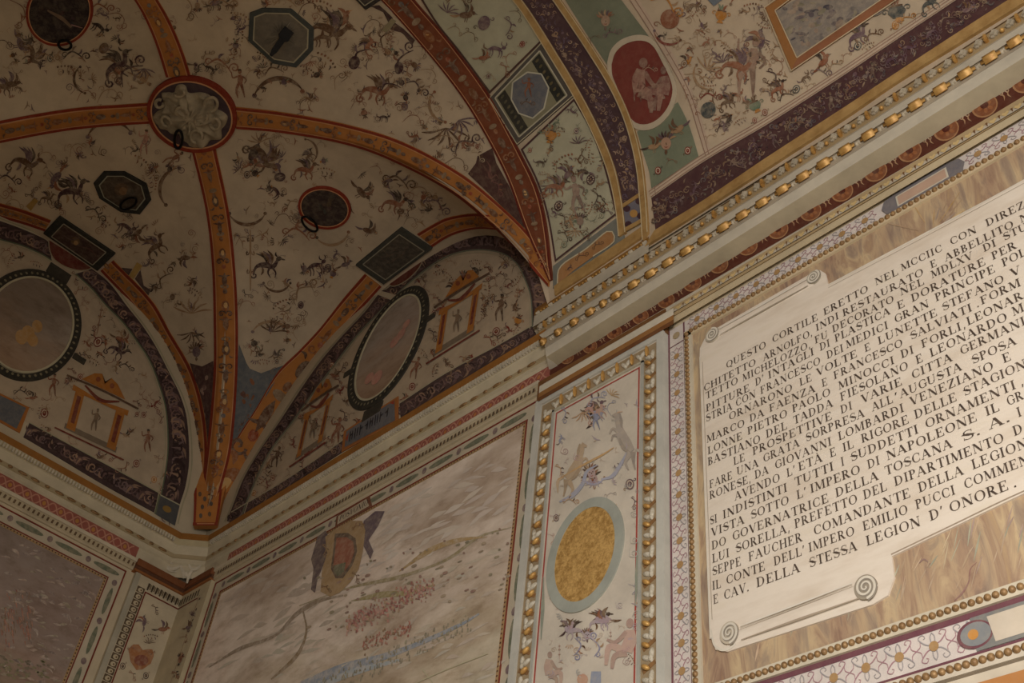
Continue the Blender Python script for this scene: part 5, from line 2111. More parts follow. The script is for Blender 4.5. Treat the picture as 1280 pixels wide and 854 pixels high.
for _g in range(70):
    _x = random.uniform(830, 985)
    _y = random.uniform(10, 175)
    if _y > 248 - (_x - 815) * 0.66 - 14 or _x < 800 + _y * 0.45: continue
    sprigs(mb, [('s', _x, _y, 0, 5)], 1)
_rb = inside([(822, 10), (950, 0), (985, 92), (900, 165), (884, 180), (868, 120)])
company(mb, [('s', random.uniform(820, 985), random.uniform(5, 175), 0, 5) for _ in range(70)], 1, kinds=('scroll', 'tendril', 'tendril', 'goat', 'bird', 'dots'), cols=[P['tan'], P['brown'], P['mauve'], P['rust']], ok=_rb)
mb.build('grotesque_painting', M['fade'], ceiling)
#  the very top
mb = MB(VT, 0.009)
mb.poly([(880, -6), (893, 8), (912, -6)], S(112, 118, 124), 1)
mb.build('blue_lozenge', M['paint'], ceiling)

# ================================================================== LUNETTES
def lunette(label, surf, outer, inner, base_top, base_bot, field_c, red, cnt_acan, cols, band_c, line_c, greenish):
    t = thing('lunette', label, 'lunette')
    mb = MB(surf, 0.002)
    mb.poly(field_c, S(192, 170, 142), 2)
    mb.build('plaster_field', M['solid'], t)
    mb = MB(surf, 0.005)
    for o, i in zip(outer, inner):
        mb.band(o, i, band_c, n=50, m=2, thick=0.004)
    mb.layer = 1
    for o, i in zip(outer, inner):
        acanthus(mb, o, i, 8.5, cols)
    mb.layer = 3
    for o, i in zip(outer, inner):
        o, i = resample(o, 50), resample(i, 50)
        mb.stroke(i, 1.5, greenish, 50)
        mb.stroke(o + (i - o) * -0.12, 1.5, line_c, 50)
        mb.stroke(i + (i - o) * 0.13, 1.0, line_c, 50)
    mb.build('scroll_border', M['solid'], t)
    mb = MB(surf, 0.006)
    for bt, bb in zip(base_top, base_bot):
        mb.band(bt, bb, band_c, n=30, m=1, thick=0.004)
        mb.layer = 1
        acanthus(mb, bt, bb, 9.0, cols)
        mb.layer = 2
        mb.stroke(bt, 1.3, line_c, 30)
        mb.layer = 0
    mb.build('base_border', M['solid'], t)
    mb = MB(surf, 0.010)
    mb.poly(red, S(112, 52, 40), 2)
    mb.layer = 1
    rr = np.concatenate([red, red[:1]])
    mb.stroke(rr, 1.3, S(178, 160, 128), 40)
    mb.build('red_half_oval', M['paint'], t)
    return t


ACOL = [S(134, 104, 92), S(156, 124, 100), S(108, 80, 76), S(56, 40, 38), S(124, 100, 96)]
# right lunette (over the landscape fresco)
WO = [[(477, 364), (484.7, 361.5), (526.8, 323), (562, 300), (597, 289.5), (632, 288), (656.8, 302), (674, 322), (684, 345), (689, 372), (690, 392)],
      [(473, 369), (456.6, 390.5), (428, 421), (400, 453.7), (372, 494), (347.8, 531), (326, 563), (305.6, 597.7), (291.6, 632.8), (284, 652)]]
WI = [[(497, 369), (505.8, 360), (541, 331.7), (569, 317.6), (604, 313), (632, 319), (648, 332), (657, 350), (663.8, 368.5), (666, 390), (666.5, 410)],
      [(490, 376), (477.7, 388), (448, 419), (421, 453.7), (392, 492), (364, 531), (343, 558), (328, 583.7), (310, 625.8), (303, 646)]]
fieldW = np.array([(300, 652), (310, 625), (326, 584), (343, 558), (364, 531), (392, 492), (421, 453), (448, 419), (477, 388), (500, 362), (541, 331), (569, 317), (604, 312), (632, 318), (650, 333), (660, 352),
                   (666, 375), (668, 408), (600, 447), (520, 497), (440, 552), (351, 606)])
redW = np.array([(488, 352), (498, 346), (514, 336), (527, 325), (529, 327), (525, 336), (515, 347), (504, 355), (493, 359), (488, 357)])
lunW = lunette('wide lunette with grotesques and two painted shrines above the landscape fresco', WB, WO, WI,
               [[(665.5, 408), (620, 434), (560, 466), (500, 505)], [(432, 549), (400, 572), (351, 604.7), (290, 641)]],
               [[(672, 421), (625, 449), (560, 489), (502, 527)], [(428, 566), (400, 584), (351, 615), (287, 655)]],
               fieldW, redW, 0, ACOL, S(84, 64, 60), S(184, 170, 140), S(124, 126, 104))
WLO = [[(-6, 275), (0, 276.7), (28, 287), (53, 298), (62, 304)],
       [(116, 336), (138, 356), (157.5, 382), (178, 408), (194, 433), (214, 472), (225, 495), (233, 523), (236, 576), (231, 610), (224, 632), (219, 654)]]
WLI = [[(-6, 298), (0, 300), (28, 308), (53, 319), (64, 326)],
       [(94, 343), (114, 361), (132, 382), (152, 402), (168.7, 424), (186, 450), (198, 480), (206.7, 512), (209.5, 556.5), (206.7, 587.5), (201, 618), (196, 642)]]
fieldL = np.array([(-8, 298), (28, 307), (64, 324), (93, 343), (114, 361), (132, 382), (152, 402), (168.7, 424), (186, 450), (198, 480), (206.7, 512), (209.5, 556.5), (206.7, 587.5), (200, 620), (120, 575), (36, 530), (-8, 506)])
redL = np.array([(60, 301), (66, 300), (84, 307), (104, 321), (116, 333), (112, 337), (99, 339), (80, 334), (66, 324), (61, 312)])
lunL = lunette('lunette of the left wall with a painted orange shrine, cut by the picture edge', WL, WLO, WLI,
               [[(36.6, 529), (90, 558), (140, 585), (199, 617)]], [[(29, 547), (80, 577), (130, 607), (192, 641)]],
               fieldL, redL, 0, ACOL, S(74, 56, 54), S(178, 168, 134), S(104, 112, 84))
mb = MB(WL, 0.008)
mb.band([(199, 619), (224, 632)], [(193, 643), (218, 658)], S(86, 84, 82), n=4, m=1)
mb.layer = 1
mb.ellipse(208, 637, 6, 4, 0.5, S(150, 116, 60), 10)
mb.stroke([(199, 619), (224, 632)], 1.5, S(180, 172, 140), 4)
mb.stroke([(199, 619), (193, 643)], 2.0, S(110, 112, 84), 4)
mb.build('corner_tile', M['solid'], lunL)


def medallion(label, surf, c, rx, rz, RX, RZ, ears, mat):
    t = thing('oval_medallion', label, 'medallion')
    off = 0.012
    mb = MB(surf, off)
    mb.ring(c[0], c[1], RX, RZ, 0, RX - rx - 0.012, S(58, 54, 46), 64, thick=0.012)
    for (ex, ez, w, h) in ears:
        mb.band([(c[0] + ex - w, c[1] + ez - h), (c[0] + ex - w, c[1] + ez + h)], [(c[0] + ex + w, c[1] + ez - h), (c[0] + ex + w, c[1] + ez + h)], S(66, 60, 50), n=2, m=1, thick=0.012)
    mb.build('dark_frame', M['solid'], t)
    mb = MB(surf, off + 0.004)
    n = 54
    for k in range(n):
        a = 2 * math.pi * k / n
        x, z = c[0] + (RX + rx) / 2 * math.cos(a), c[1] + (RZ + rz) / 2 * math.sin(a)
        mb.ellipse(x, z, 0.012, 0.010, a, S(132, 120, 92), 7)
    mb.build('frame_dots', M['paint'], t)
    mb = MB(surf, off + 0.002)
    mb.ring(c[0], c[1], rx + 0.013, rz + 0.013, 0, 0.016, S(196, 184, 152), 64, thick=0.01)
    mb.build('pale_line', M['solid'], t)
    mb = MB(surf, 0.008)
    mb.ellipse(c[0], c[1], rx, rz, 0, (1, 1, 1), 56, 4)
    mb.build('faded_picture', mat, t)
    return t


mW = medallion('tall oval medallion with a faded pale landscape in the right lunette', XZ(0.0), (1.94, 7.09), 0.335, 0.485, 0.425, 0.575,
               [(0.0, -0.63, 0.10, 0.05), (0.46, 0.0, 0.045, 0.025), (-0.46, 0.0, 0.045, 0.025)], M['oval_land'])
mL = medallion('oval medallion with a faded brown picture on the left wall', YZ(0.0), (-1.87, 7.09), 0.305, 0.435, 0.375, 0.515,
               [(0.0, 0.56, 0.09, 0.05), (0.43, -0.04, 0.05, 0.025)], M['oval_land'])
mb = MB(YZ(0.0), 0.012)
for (x, z, r) in ((-1.85, 7.0, .05), (-1.82, 7.1, .04), (-1.88, 6.94, .045), (-1.80, 6.97, .04)):
    mb.ellipse(x, z, r, r * 1.4, 0.3, S(190, 144, 88), 12)
mb.build('ochre_figure', M['fade'], mL)
mb = MB(XZ(0.0), 0.012)
for (x, z, r) in ((2.08, 7.12, .05), (2.02, 7.08, .05), (2.12, 7.2, .04), (1.8, 6.85, .05), (1.9, 6.8, .06)):
    mb.ellipse(x, z, r, r * 1.1, 0.3, S(192, 136, 118), 12)
mb.build('pink_clouds', M['fade'], mW)


def shrine(surf, o, s, parent, k=1.0, dx=(1, 0), dy=(0, -1)):
    """little painted temple; o = bottom left in px, axes dx (along the base) and dy (up) in px"""
    dx, dy = np.array(dx, float), np.array(dy, float)
    f = lambda u, v: np.array(o) + dx * u + dy * v
    mb = MB(surf, 0.007)
    og, rd, bl = S(178, 112, 46), S(122, 58, 42), S(96, 84, 76)
    q = lambda pts, c, r=1: mb.poly([f(u, v) for u, v in pts], c, r)
    q([(0.05, 0.08), (0.95, 0.08), (0.95, 0.16), (0.05, 0.16)], S(130, 112, 92))
    mb.layer = 1
    for x in (0.08, 0.78):
        q([(x, 0.1), (x + 0.15, 0.1), (x + 0.15, 0.66), (x, 0.66)], og)
        mb.layer = 2
        q([(x + 0.045, 0.2), (x + 0.11, 0.2), (x + 0.11, 0.6), (x + 0.045, 0.6)], rd)
        mb.layer = 1
    q([(0.02, 0.64), (0.98, 0.64), (0.98, 0.72), (0.75, 0.70), (0.5, 0.665), (0.25, 0.70), (0.02, 0.72)], og)
    mb.layer = 2
    mb.stroke([f(0.2, 0.78), f(0.5, 0.68), f(0.8, 0.78)], [2, 5, 2], rd, 10)
    mb.stroke([f(-0.12, 0.80), f(0.5, 0.82), f(1.12, 0.80)], 2.6, S(100, 74, 56), 12)
    mb.layer = 3
    q([(0.12, 0.84), (0.3, 1.0), (0.42, 1.04), (0.5, 0.92), (0.58, 1.04), (0.7, 1.0), (0.88, 0.84)], og, 2)
    mb.layer = 4
    for u in (0.38, 0.62):
        mb.ellipse(*f(u, 0.94), 3.0 * k, 3.4 * k, 0, S(140, 74, 44), 9)
    put(mb, [('scroll', *f(-0.06, 0.88), 30, 6 * k, 1, 1, rd), ('scroll', *f(1.08, 0.86), 30, 6 * k, 1, 1, rd), ('roundel', *f(1.12, 0.72), 0, 5 * k, 1, 1, rd), ('roundel', *f(-0.1, 0.72), 0, 5 * k, 1, 1, rd)])
    put(mb, [('figure', *f(0.5, 0.38), math.degrees(math.atan2(dy[0], -dy[1])), 15 * k, 0.8, 1, S(136, 112, 88))])
    mb.stroke([f(-0.1, 0.03), f(1.1, 0.03)], 2.0, S(120, 54, 42), 10)
    return mb.build('painted_shrine', M['paint'], parent)


shrine(WB, (539, 455), 1, lunW, 1.0, (56, -35), (14, -92))
shrine(WB, (366, 585), 1, lunW, 0.9, (38, -26), (20, -92))
shrine(WL, (74, 541), 1, lunL, 1.0, (72, 34), (22, -84))
mb = MB(WB, 0.006)
put(mb, [('mask', 580, 349, 30, 13, 1, 1, P['crimson']), ('bird', 592, 346, 40, 12), ('bird', 568, 360, -60, 12), ('dots', 560, 345, 40, 9), ('tendril', 553, 355, -60, 9), ('goat', 596, 338, 30, 9), ('tendril', 565, 330, 0, 10), ('dots', 595, 328, 0, 8),
         ('tendril', 612, 334, 30, 8), ('figure', 626, 386, 10, 18, 1, 1, P['brown']), ('roundel', 621, 415, 30, 9, 1, 1, P['crimson']), ('scroll', 613, 427, 40, 9, 1, 1, P['red']), ('vase', 648, 402, 20, 11, 1, 1, P['ochre']), ('cand', 647, 375, 5, 18, .5), ('goat', 636, 412, 60, 8, 1, 1, P['crimson']),
         ('tendril', 637, 352, 0, 8), ('roundel', 616, 372, 30, 6, 1, 1, P['brown']), ('dots', 611, 385, 0, 7), ('roundel', 531, 346, 30, 4), ('tendril', 550, 382, -30, 9), ('scroll', 541, 420, 60, 9), ('figure', 520, 461, 20, 15, 1, 1, P['rust']), ('roundel', 516, 484, 20, 8, 1, 1, P['crimson']),
         ('dots', 528, 440, 40, 8), ('tendril', 534, 452, 60, 8), ('figure', 422, 540, 15, 18, 1, 1, P['rust']), ('scroll', 412, 551, 10, 7, 1, 1, P['crimson']), ('figure', 346, 572, 20, 14, 1, 1, P['brown']), ('scroll', 334, 592, 20, 10), ('roundel', 318, 617, 30, 6, 1, 1, P['ochre']),
         ('roundel', 342, 598, 10, 6, 1, 1, P['rust']), ('tendril', 352, 558, 40, 8), ('tendril', 400, 498, 60, 10), ('bird', 418, 470, 40, 11, 1, 1, P['rust']), ('roundel', 415, 458, 30, 8, 1, 1, P['rust']), ('tendril', 360, 545, 40, 8), ('bird', 507, 498, 0, 8, 1, 1, P['rust']), ('tendril', 455, 405, 0, 9), ('tendril', 480, 380, 0, 8),
         ('scroll', 430, 520, 60, 8), ('tendril', 326, 600, 20, 7), ('dots', 336, 615, 0, 6), ('goat', 432, 545, 0, 6), ('tendril', 590, 395, 0, 8), ('scroll', 628, 345, 0, 7)])
_in = inside(fieldW)
_c = lambda x, y: _in(x, y) and not _in2(x, y) and ((x - 487) / 52.0) ** 2 + ((y - 436) / 84.0) ** 2 > 1
_in2 = inside([(539, 455), (595, 420), (612, 330), (560, 360)])
company(mb, [('s', random.uniform(310, 665), random.uniform(320, 640), 0, 6) for _ in range(300)], 1, kinds=('scroll', 'tendril', 'tendril', 'bird', 'goat', 'dots'), cols=[P['rust'], P['brown'], P['crimson'], P['tan'], P['brown']], ok=_c)
mb.build('grotesque_painting', M['fade'], lunW)
mb = MB(WL, 0.006)
put(mb, [('cand', 124, 400, 10, 18, .4, 1, P['rust']), ('roundel', 122, 428, 30, 11, 1, 1, P['crimson']), ('bird', 150, 425, 50, 16, 1, 1, P['rust']), ('beast', 148, 440, 30, 16), ('scroll', 158, 460, 20, 10), ('figure', 66, 482, 10, 15, 1, 1, P['rust']), ('roundel', 55, 517, 0, 10, 1, 1, P['crimson']), ('scroll', 28, 492, 0, 11),
         ('bird', 40, 498, 20, 10, 1, 1, P['rust']), ('figure', 184, 552, 5, 15, 1, 1, P['rust']), ('roundel', 170, 580, 0, 8, 1, 1, P['crimson']), ('roundel', 192, 600, 0, 7, 1, 1, P['ochre']), ('tendril', 172, 482, 40, 10), ('tendril', 182, 505, 60, 10), ('roundel', 100, 472, 0, 7, 1, 1, P['crimson']), ('roundel', 179, 519, 0, 6, 1, 1, P['crimson']),
         ('tendril', 10, 318, 10, 12), ('bird', 25, 322, 10, 9), ('dots', 45, 330, 20, 8), ('tendril', 190, 530, 80, 8), ('tendril', 75, 500, 0, 9), ('dots', 116, 452, 30, 9), ('tendril', 105, 385, 30, 8), ('tendril', 140, 405, 50, 9), ('scroll', 120, 355, 40, 7), ('tendril', 196, 575, 80, 7), ('tendril', 36, 512, 0, 8)])
_in = inside(fieldL)
_in2 = inside([(74, 541), (146, 575), (175, 485), (96, 450)])
_c = lambda x, y: _in(x, y) and not _in2(x, y) and ((x - 36) / 74.0) ** 2 + ((y - 405) / 80.0) ** 2 > 1
company(mb, [('s', random.uniform(0, 205), random.uniform(300, 610), 0, 6) for _ in range(130)], 1, kinds=('scroll', 'tendril', 'tendril', 'bird', 'goat', 'dots'), cols=[P['rust'], P['brown'], P['crimson'], P['tan'], P['rust']], ok=_c)
mb.build('grotesque_painting', M['fade'], lunL)


# name tablets of the lunettes
def tablet(name, label, surf, corners, ground, frame_c, word=None, parent=None, fw=3.0):
    t = thing(name, label, 'tablet')
    a, b, c, d = [np.array(v, float) for v in corners]     # TL TR BR BL
    mb = MB(surf, 0.009)
    mb.band([a, b], [d, c], frame_c, n=4, m=2, thick=0.006)
    mb.build('frame', M['solid'], t)
    cc = (a + b + c + d) / 4
    ins = lambda v: cc + (v - cc) * np.array([0.9, 0.9])
    u = (b - a) / np.linalg.norm(b - a)
    w = (d - a) / np.linalg.norm(d - a)
    q = [a + u * fw * 1.6 + w * fw, b - u * fw * 1.6 + w * fw, c - u * fw * 1.6 - w * fw, d + u * fw * 1.6 - w * fw]
    mb = MB(surf, 0.012)
    mb.band([q[0], q[1]], [q[3], q[2]], ground, n=4, m=2)
    mb.build('ground', M['paint'], t)
    return t, q


tb, q = tablet('name_tablet', 'orange framed blue tablet with dark lettering below the tall oval medallion', WB, [(431, 540), (499, 496), (499, 527), (428, 566)], S(110, 107, 108), S(176, 110, 58))
mb = MB(WB, 0.014)
e1, e2 = (q[1] - q[0]), (q[3] - q[0])
for k in range(8):      # blackletter-like strokes, no longer legible
    s = 0.10 + k * 0.105
    for j, (u0, v0, u1, v1) in enumerate([(0, .2, 0, .85), (.05, .25, .045, .8), (0, .5, .05, .4)]):
        if (k + j) % 4 == 3: continue
        mb.stroke([q[0] + e1 * (s + u0) + e2 * v0, q[0] + e1 * (s + u1) + e2 * v1], [1.0, 1.6, 0.8], S(52, 46, 50), 4)
mb.build('worn_lettering', M['solid'], tb)
mb = MB(WB, 0.013)
mb.poly([q[1] + (-7, 0) * 1 if False else q[1] - e1 * .10, q[1] - e1 * 0.0, q[1] + e2 * .25], S(170, 70, 46))
mb.poly([q[0] + e2 * .45, q[0] + e1 * .06 + e2 * .2, q[0] + e1 * .05 + e2 * .75], S(170, 76, 48))
mb.build('red_corner', M['solid'], tb)
tablet('name_tablet', 'orange framed grey tablet at the picture edge under the left medallion', WL, [(-30, 478), (36, 510), (24, 542), (-30, 512)], S(104, 104, 106), S(176, 110, 52))

# ================================================================== WALL PAINTINGS
def rectband(mb, x0, x1, z0, z1, w, col, thick=0.0, sides='LRTB', n=2):
    """rectangular frame line in metres"""
    if 'T' in sides: mb.band([(x0, z1), (x1, z1)], [(x0, z1 - w), (x1, z1 - w)], col, n=n, m=1, thick=thick)
    if 'B' in sides: mb.band([(x0, z0 + w), (x1, z0 + w)], [(x0, z0), (x1, z0)], col, n=n, m=1, thick=thick)
    if 'L' in sides: mb.band([(x0, z0), (x0, z1)], [(x0 + w, z0), (x0 + w, z1)], col, n=n, m=1, thick=thick)
    if 'R' in sides: mb.band([(x1 - w, z0), (x1 - w, z1)], [(x1, z0), (x1, z1)], col, n=n, m=1, thick=thick)


def spindle(mb, x, z, lx, lz, col):
    mb.ellipse(x, z, lx, lz, 0, col, 14)


def fresco(label, Surf, lo, hi, ztop, zbot, mat, flip, garl_T, garl_sides, innerR):
    """lo..hi = horizontal extent of the garland border's outer red line"""
    t = thing('wall_fresco', label, 'fresco')
    s = Surf(0.0)
    mb = MB(s, 0.002)
    mb.poly([(lo, zbot), (hi, zbot), (hi, ztop), (lo, ztop)], S(198, 182, 156))
    mb.build('border_ground', M['solid'], t)
    mb = MB(s, 0.006)
    rectband(mb, lo, hi, zbot, ztop, 0.010, S(126, 54, 40), 0.004)
    b = 0.105
    rectband(mb, lo + b, hi - b * innerR, zbot, ztop - b, 0.008, S(132, 60, 42), 0.004)
    mb.build('red_line', M['solid'], t)
    mb = MB(s, 0.006)
    rectband(mb, lo + b + 0.012, hi - b * innerR - 0.012, zbot, ztop - b - 0.012, 0.016, S(176, 140, 96), 0.006)
    mb.layer = 1
    x0, x1 = lo + b + 0.02, hi - b * innerR - 0.02
    x = x0
    zt = ztop - b - 0.02
    while x < x1:
        mb.ellipse(x, zt, 0.006, 0.006, 0, S(92, 60, 44), 6)
        x += 0.024
    z = zt
    while z > zbot:
        mb.ellipse(x0, z, 0.006, 0.006, 0, S(92, 60, 44), 6)
        mb.ellipse(x1, z, 0.006, 0.006, 0, S(92, 60, 44), 6)
        z -= 0.024
    mb.build('beaded_line', M['paint'], t)
    mb = MB(s, 0.006)
    sp = 0.30
    x = lo + 0.16
    while x < hi - 0.1:
        spindle(mb, x + 0.11, ztop - 0.055, 0.105, 0.020, S(112, 114, 92))
        mb.ellipse(x - 0.035, ztop - 0.055, 0.020, 0.024, 0, S(126, 104, 102), 10)
        x += sp
    z = ztop - 0.16
    while z > zbot:
        for xx in ((lo + 0.052), (hi - 0.052 * innerR)):
            spindle(mb, xx, z - 0.11, 0.018, 0.105, S(112, 114, 92))
            mb.ellipse(xx, z + 0.035, 0.020, 0.024, 0, S(126, 104, 102), 10)
        z -= sp
    mb.build('leaf_garland', M['fade'], t)
    return t, (x0 + 0.01, x1 - 0.01, zt - 0.01)


fw, (fx0, fx1, fzt) = fresco('large faded landscape fresco with a pink town between corner and white pilaster', XZ, 0.43, 3.62, 5.665, 2.9, M['landscape'], 1, 0, 0, 1.0)
mb = MB(XZ(0.0), 0.004)
mb.band([(fx0, 2.9), (fx0, fzt)], [(fx1, 2.9), (fx1, fzt)], (1, 1, 1), n=20, m=24)
mb.build('landscape_picture', M['landscape'], fw)
mb = MB(WB, 0.006)
# hills, river and the pink town
hl = S(150, 138, 104)
mb.stroke([(262, 835), (300, 812), (345, 795), (372, 768), (400, 752), (430, 745)], [1, 5, 3, 6, 2], S(150, 130, 108), 40)
mb.stroke([(375, 758), (440, 735), (500, 722), (560, 700), (600, 672), (640, 660)], [1, 2, 5, 3, 4, 1], S(156, 140, 104), 40)
mb.stroke([(500, 715), (540, 688), (575, 676), (610, 672)], [1, 7, 6, 1], S(176, 146, 100), 30)
mb.stroke([(440, 752), (480, 744), (510, 742), (545, 732)], [1, 8, 6, 2], S(154, 138, 90), 26)
mb.stroke([(380, 860), (430, 836), (480, 822), (530, 803), (580, 780), (600, 768)], [16, 12, 9, 6, 5, 2], S(146, 150, 156), 50)
mb.stroke([(395, 862), (440, 842), (500, 826)], [6, 9, 3], S(164, 168, 168), 30)
mb.stroke([(340, 850), (372, 820), (384, 790), (380, 765)], [2, 5, 3, 2], S(146, 122, 92), 24)
mb.build('hills_and_river', M['faint'], fw)
# broad faded brushwork: brown hills to the left and below, pale clouds to the upper right
mb = MB(WB, 0.0055)
_fw = inside([(280, 745), (640, 556), (612, 853), (246, 853)])
for _ in range(300):
    x, y = random.uniform(250, 640), random.uniform(560, 853)
    if not _fw(x, y): continue
    low = y > 790 - (x - 300) * 0.38
    left = x < 420
    if low:
        cs = [S(150, 124, 96), S(160, 138, 110), S(140, 116, 92), S(166, 150, 118), S(150, 146, 120)]
    elif left:
        cs = [S(158, 126, 108), S(150, 120, 100), S(166, 138, 116), S(146, 122, 98)]
    else:
        cs = [S(206, 190, 174), S(190, 168, 156), S(214, 200, 186), S(180, 160, 148), S(200, 182, 160)]
    L = random.uniform(14, 34)
    a = random.uniform(-0.7, -0.2)
    mb.stroke([(x, y), (x + L * 0.5 * math.cos(a), y + L * 0.5 * math.sin(a) - 1), (x + L * math.cos(a), y + L * math.sin(a) + random.uniform(-2, 2))], [0.5, random.uniform(3, 8), 0.5], tuple(0.45 * a_ + 0.55 * b_ for a_, b_ in zip(rc(cs), S(214, 198, 180))), 6)
mb.build('faded_brushwork', M['faint'], fw)
mb = MB(WB, 0.008)
mb.layer = 1
for _ in range(330):
    u = random.random()
    v = random.gauss(0, 1)
    x = 434 + 110 * u
    y = 785 - 52 * u + v * 7
    c = rc([S(190, 134, 122), S(176, 116, 106), S(198, 156, 140), S(150, 96, 88), S(186, 152, 120)])
    mb.stroke([(x, y), (x + random.uniform(-.3, .5), y - random.uniform(1.5, 4.5))], [random.uniform(1.6, 3.2), random.uniform(0.8, 2.4)], c, 3)
for _ in range(120):
    u = random.random()
    x = 455 + 60 * u
    y = 808 - 22 * u + random.gauss(0, 1) * 4
    mb.stroke([(x, y), (x + 0.4, y - random.uniform(1.5, 4))], [2.2, 1.2], rc([S(168, 104, 90), S(190, 140, 120), S(150, 120, 90)]), 3)
for _ in range(170):
    u, v = random.random(), random.random()
    x = 400 + 190 * u
    y = 852 - 85 * u + v * 26
    mb.stroke([(x, y), (x + 0.6, y - random.uniform(2, 5))], [2.0, 0.9], rc([S(152, 142, 120), S(144, 136, 114), S(162, 152, 124)]), 3)
for _ in range(90):
    x, y = random.uniform(380, 640), 0
    y = 740 - (x - 380) * 0.25 + random.uniform(-20, 60)
    mb.ellipse(x, y, random.uniform(1, 4), random.uniform(0.8, 2), -0.4, rc([S(150, 138, 112), S(166, 146, 122), S(160, 128, 112)]), 7)
mb.layer = 2
mb.stroke([(515, 858), (560, 838), (612, 818)], [1, 1.5, 1], S(196, 186, 152), 10)
mb.stroke([(530, 838), (545, 858)], 1.2, S(196, 186, 152), 5)
mb.build('town_and_river', M['fade'], fw)
# coat of arms hanging under the tablet
sh = thing('painted_shield', 'painted shield with purple ribbons hanging below the small name tablet', 'coat of arms')
mb = MB(WB, 0.008)
mb.poly([(398, 672), (408, 664), (414, 676), (408, 700), (402, 716), (398, 725), (395, 742), (390, 738), (393, 712), (390, 700)], S(112, 94, 92), 1)
mb.poly([(456, 652), (470, 640), (482, 640), (474, 658), (462, 676), (468, 690), (464, 700), (456, 684), (452, 672)], S(112, 94, 98), 1)
mb.layer = 1
mb.poly([(408, 672), (424, 660), (440, 652), (454, 652), (458, 664), (455, 690), (450, 712), (440, 728), (426, 742), (414, 747), (402, 740), (404, 712), (410, 694)], S(176, 144, 104), 2)
mb.layer = 2
sx = np.array([(420, 668), (436, 667), (446, 674), (448, 690), (442, 708), (430, 724), (421, 724), (415, 712), (418, 688)])
mb.poly(sx, S(112, 92, 76), 2)
mb.layer = 3
cc = sx.mean(0)
mb.poly(cc + (sx - cc) * 0.8, S(158, 100, 78), 2)
mb.layer = 4
mb.poly([(419, 708), (434, 704), (432, 716), (424, 722), (419, 716)], S(116, 112, 88), 1)
put(mb, [('scroll', 410, 738, 30, 7, 1, 1, S(132, 96, 66)), ('scroll', 450, 660, -20, 8, 1, 1, S(148, 108, 70)), ('scroll', 446, 724, 60, 8, 1, 1, S(132, 100, 76)), ('scroll', 407, 690, 80, 8, 1, 1, S(176, 140, 96))])
mb.build('shield', M['fade'], sh)
tb, q = tablet('name_tablet', 'small brown framed tablet lettered in dark capitals above the painted shield', WB, [(422, 646), (463, 621), (466, 634), (420, 661)], S(196, 176, 148), S(126, 80, 58), fw=2.2)
mb = MB(XZ(0.0), 0.016)
Xs, _ = WB.hit([q[3], q[2], q[0]])
p0, p1 = Xs[0][[0, 2]], Xs[1][[0, 2]]
hh = (Xs[2][2] - Xs[0][2])
text_run(mb, 'POSVONIO', p0 + (p1 - p0) * 0.06 + (0, hh * .18), p0 + (p1 - p0) * 0.95 + (0, hh * .18), hh * 0.66, S(76, 58, 48))
mb.build('lettering', M['solid'], tb)

fl, (ly0, ly1, lzt) = fresco('faded purple brown landscape fresco on the left wall', lambda d: YZ(d), -4.2, -0.485, 5.675, 3.9, M['landscape2'], 1, 0, 0, 1.0)
mb = MB(YZ(0.0), 0.004)
mb.band([(ly0, 3.9), (ly0, lzt)], [(ly1, 3.9), (ly1, lzt)], (1, 1, 1), n=16, m=20)
mb.build('landscape_picture', M['landscape2'], fl)
mb = MB(WL, 0.007)
for _ in range(90):
    x = random.uniform(0, 40)
    y = 770 + random.gauss(0, 1) * 14 + (40 - x) * 0.2
    mb.stroke([(x, y), (x + 1, y + random.uniform(3, 9))], [1.6, 0.8], rc([S(156, 100, 84), S(176, 124, 104), S(140, 112, 92)]), 3)
for _ in range(70):
    x = random.uniform(-5, 60)
    mb.ellipse(x, 835 + random.gauss(0, 1) * 8, random.uniform(1, 4), 1.4, 0.4, rc([S(136, 128, 96), S(120, 108, 90)]), 7)
mb.build('distant_town', M['fade'], fl)
mb = MB(WL, 0.0055)
for _ in range(160):
    x, y = random.uniform(0, 120), random.uniform(680, 853)
    if x > 128 - (y - 724) * 0.42 - 8 or y < 664 + x * 0.52: continue
    a = random.uniform(-0.1, 0.7)
    L = random.uniform(10, 24)
    mb.stroke([(x, y), (x + L * 0.5 * math.cos(a), y + L * 0.5 * math.sin(a)), (x + min(L, 10) * math.cos(a), y + L * math.sin(a))], [0.5, random.uniform(2, 5), 0.5], rc([S(150, 128, 116), S(130, 112, 104), S(160, 136, 120), S(140, 126, 104)]), 6)
mb.build('faded_brushwork', M['faint'], fl)

# ------------------------------------------------------------------ corner pilaster folded into the corner
t = thing('corner_pilaster', 'narrow folded pilaster with painted birds and mask in the wall corner', 'pilaster')
mb = MB()
d = 0.03
zt = 5.69
box(mb, 0.0, d, -0.425, -d, 2.8, zt, S(200, 182, 152))
box(mb, 0.0, 0.405, -d, 0.0, 2.8, zt, S(194, 176, 142))
mb.build('plaster_shaft', M['solid'], t)
mb = MB(YZ(d), 0.003)
mb.band([(-0.425, 2.8), (-0.425, zt)], [(-0.385, 2.8), (-0.385, zt)], S(176, 166, 144), n=2, m=1, thick=0.006)
mb.band([(-0.315, 2.8), (-0.315, 5.585)], [(-0.305, 2.8), (-0.305, 5.585)], S(116, 44, 32), n=2, m=1)
mb.band([(-0.315, 5.585), (-d, 5.585)], [(-0.315, 5.575), (-d, 5.575)], S(116, 44, 32), n=2, m=1)
mb.surf = XZ(d)
mb.band([(d, 5.585), (0.29, 5.585)], [(d, 5.575), (0.29, 5.575)], S(116, 44, 32), n=2, m=1)
mb.band([(0.30, 2.8), (0.30, 5.60)], [(0.304, 2.8), (0.304, 5.60)], S(150, 110, 80), n=2, m=1)
mb.build('red_line', M['solid'], t)
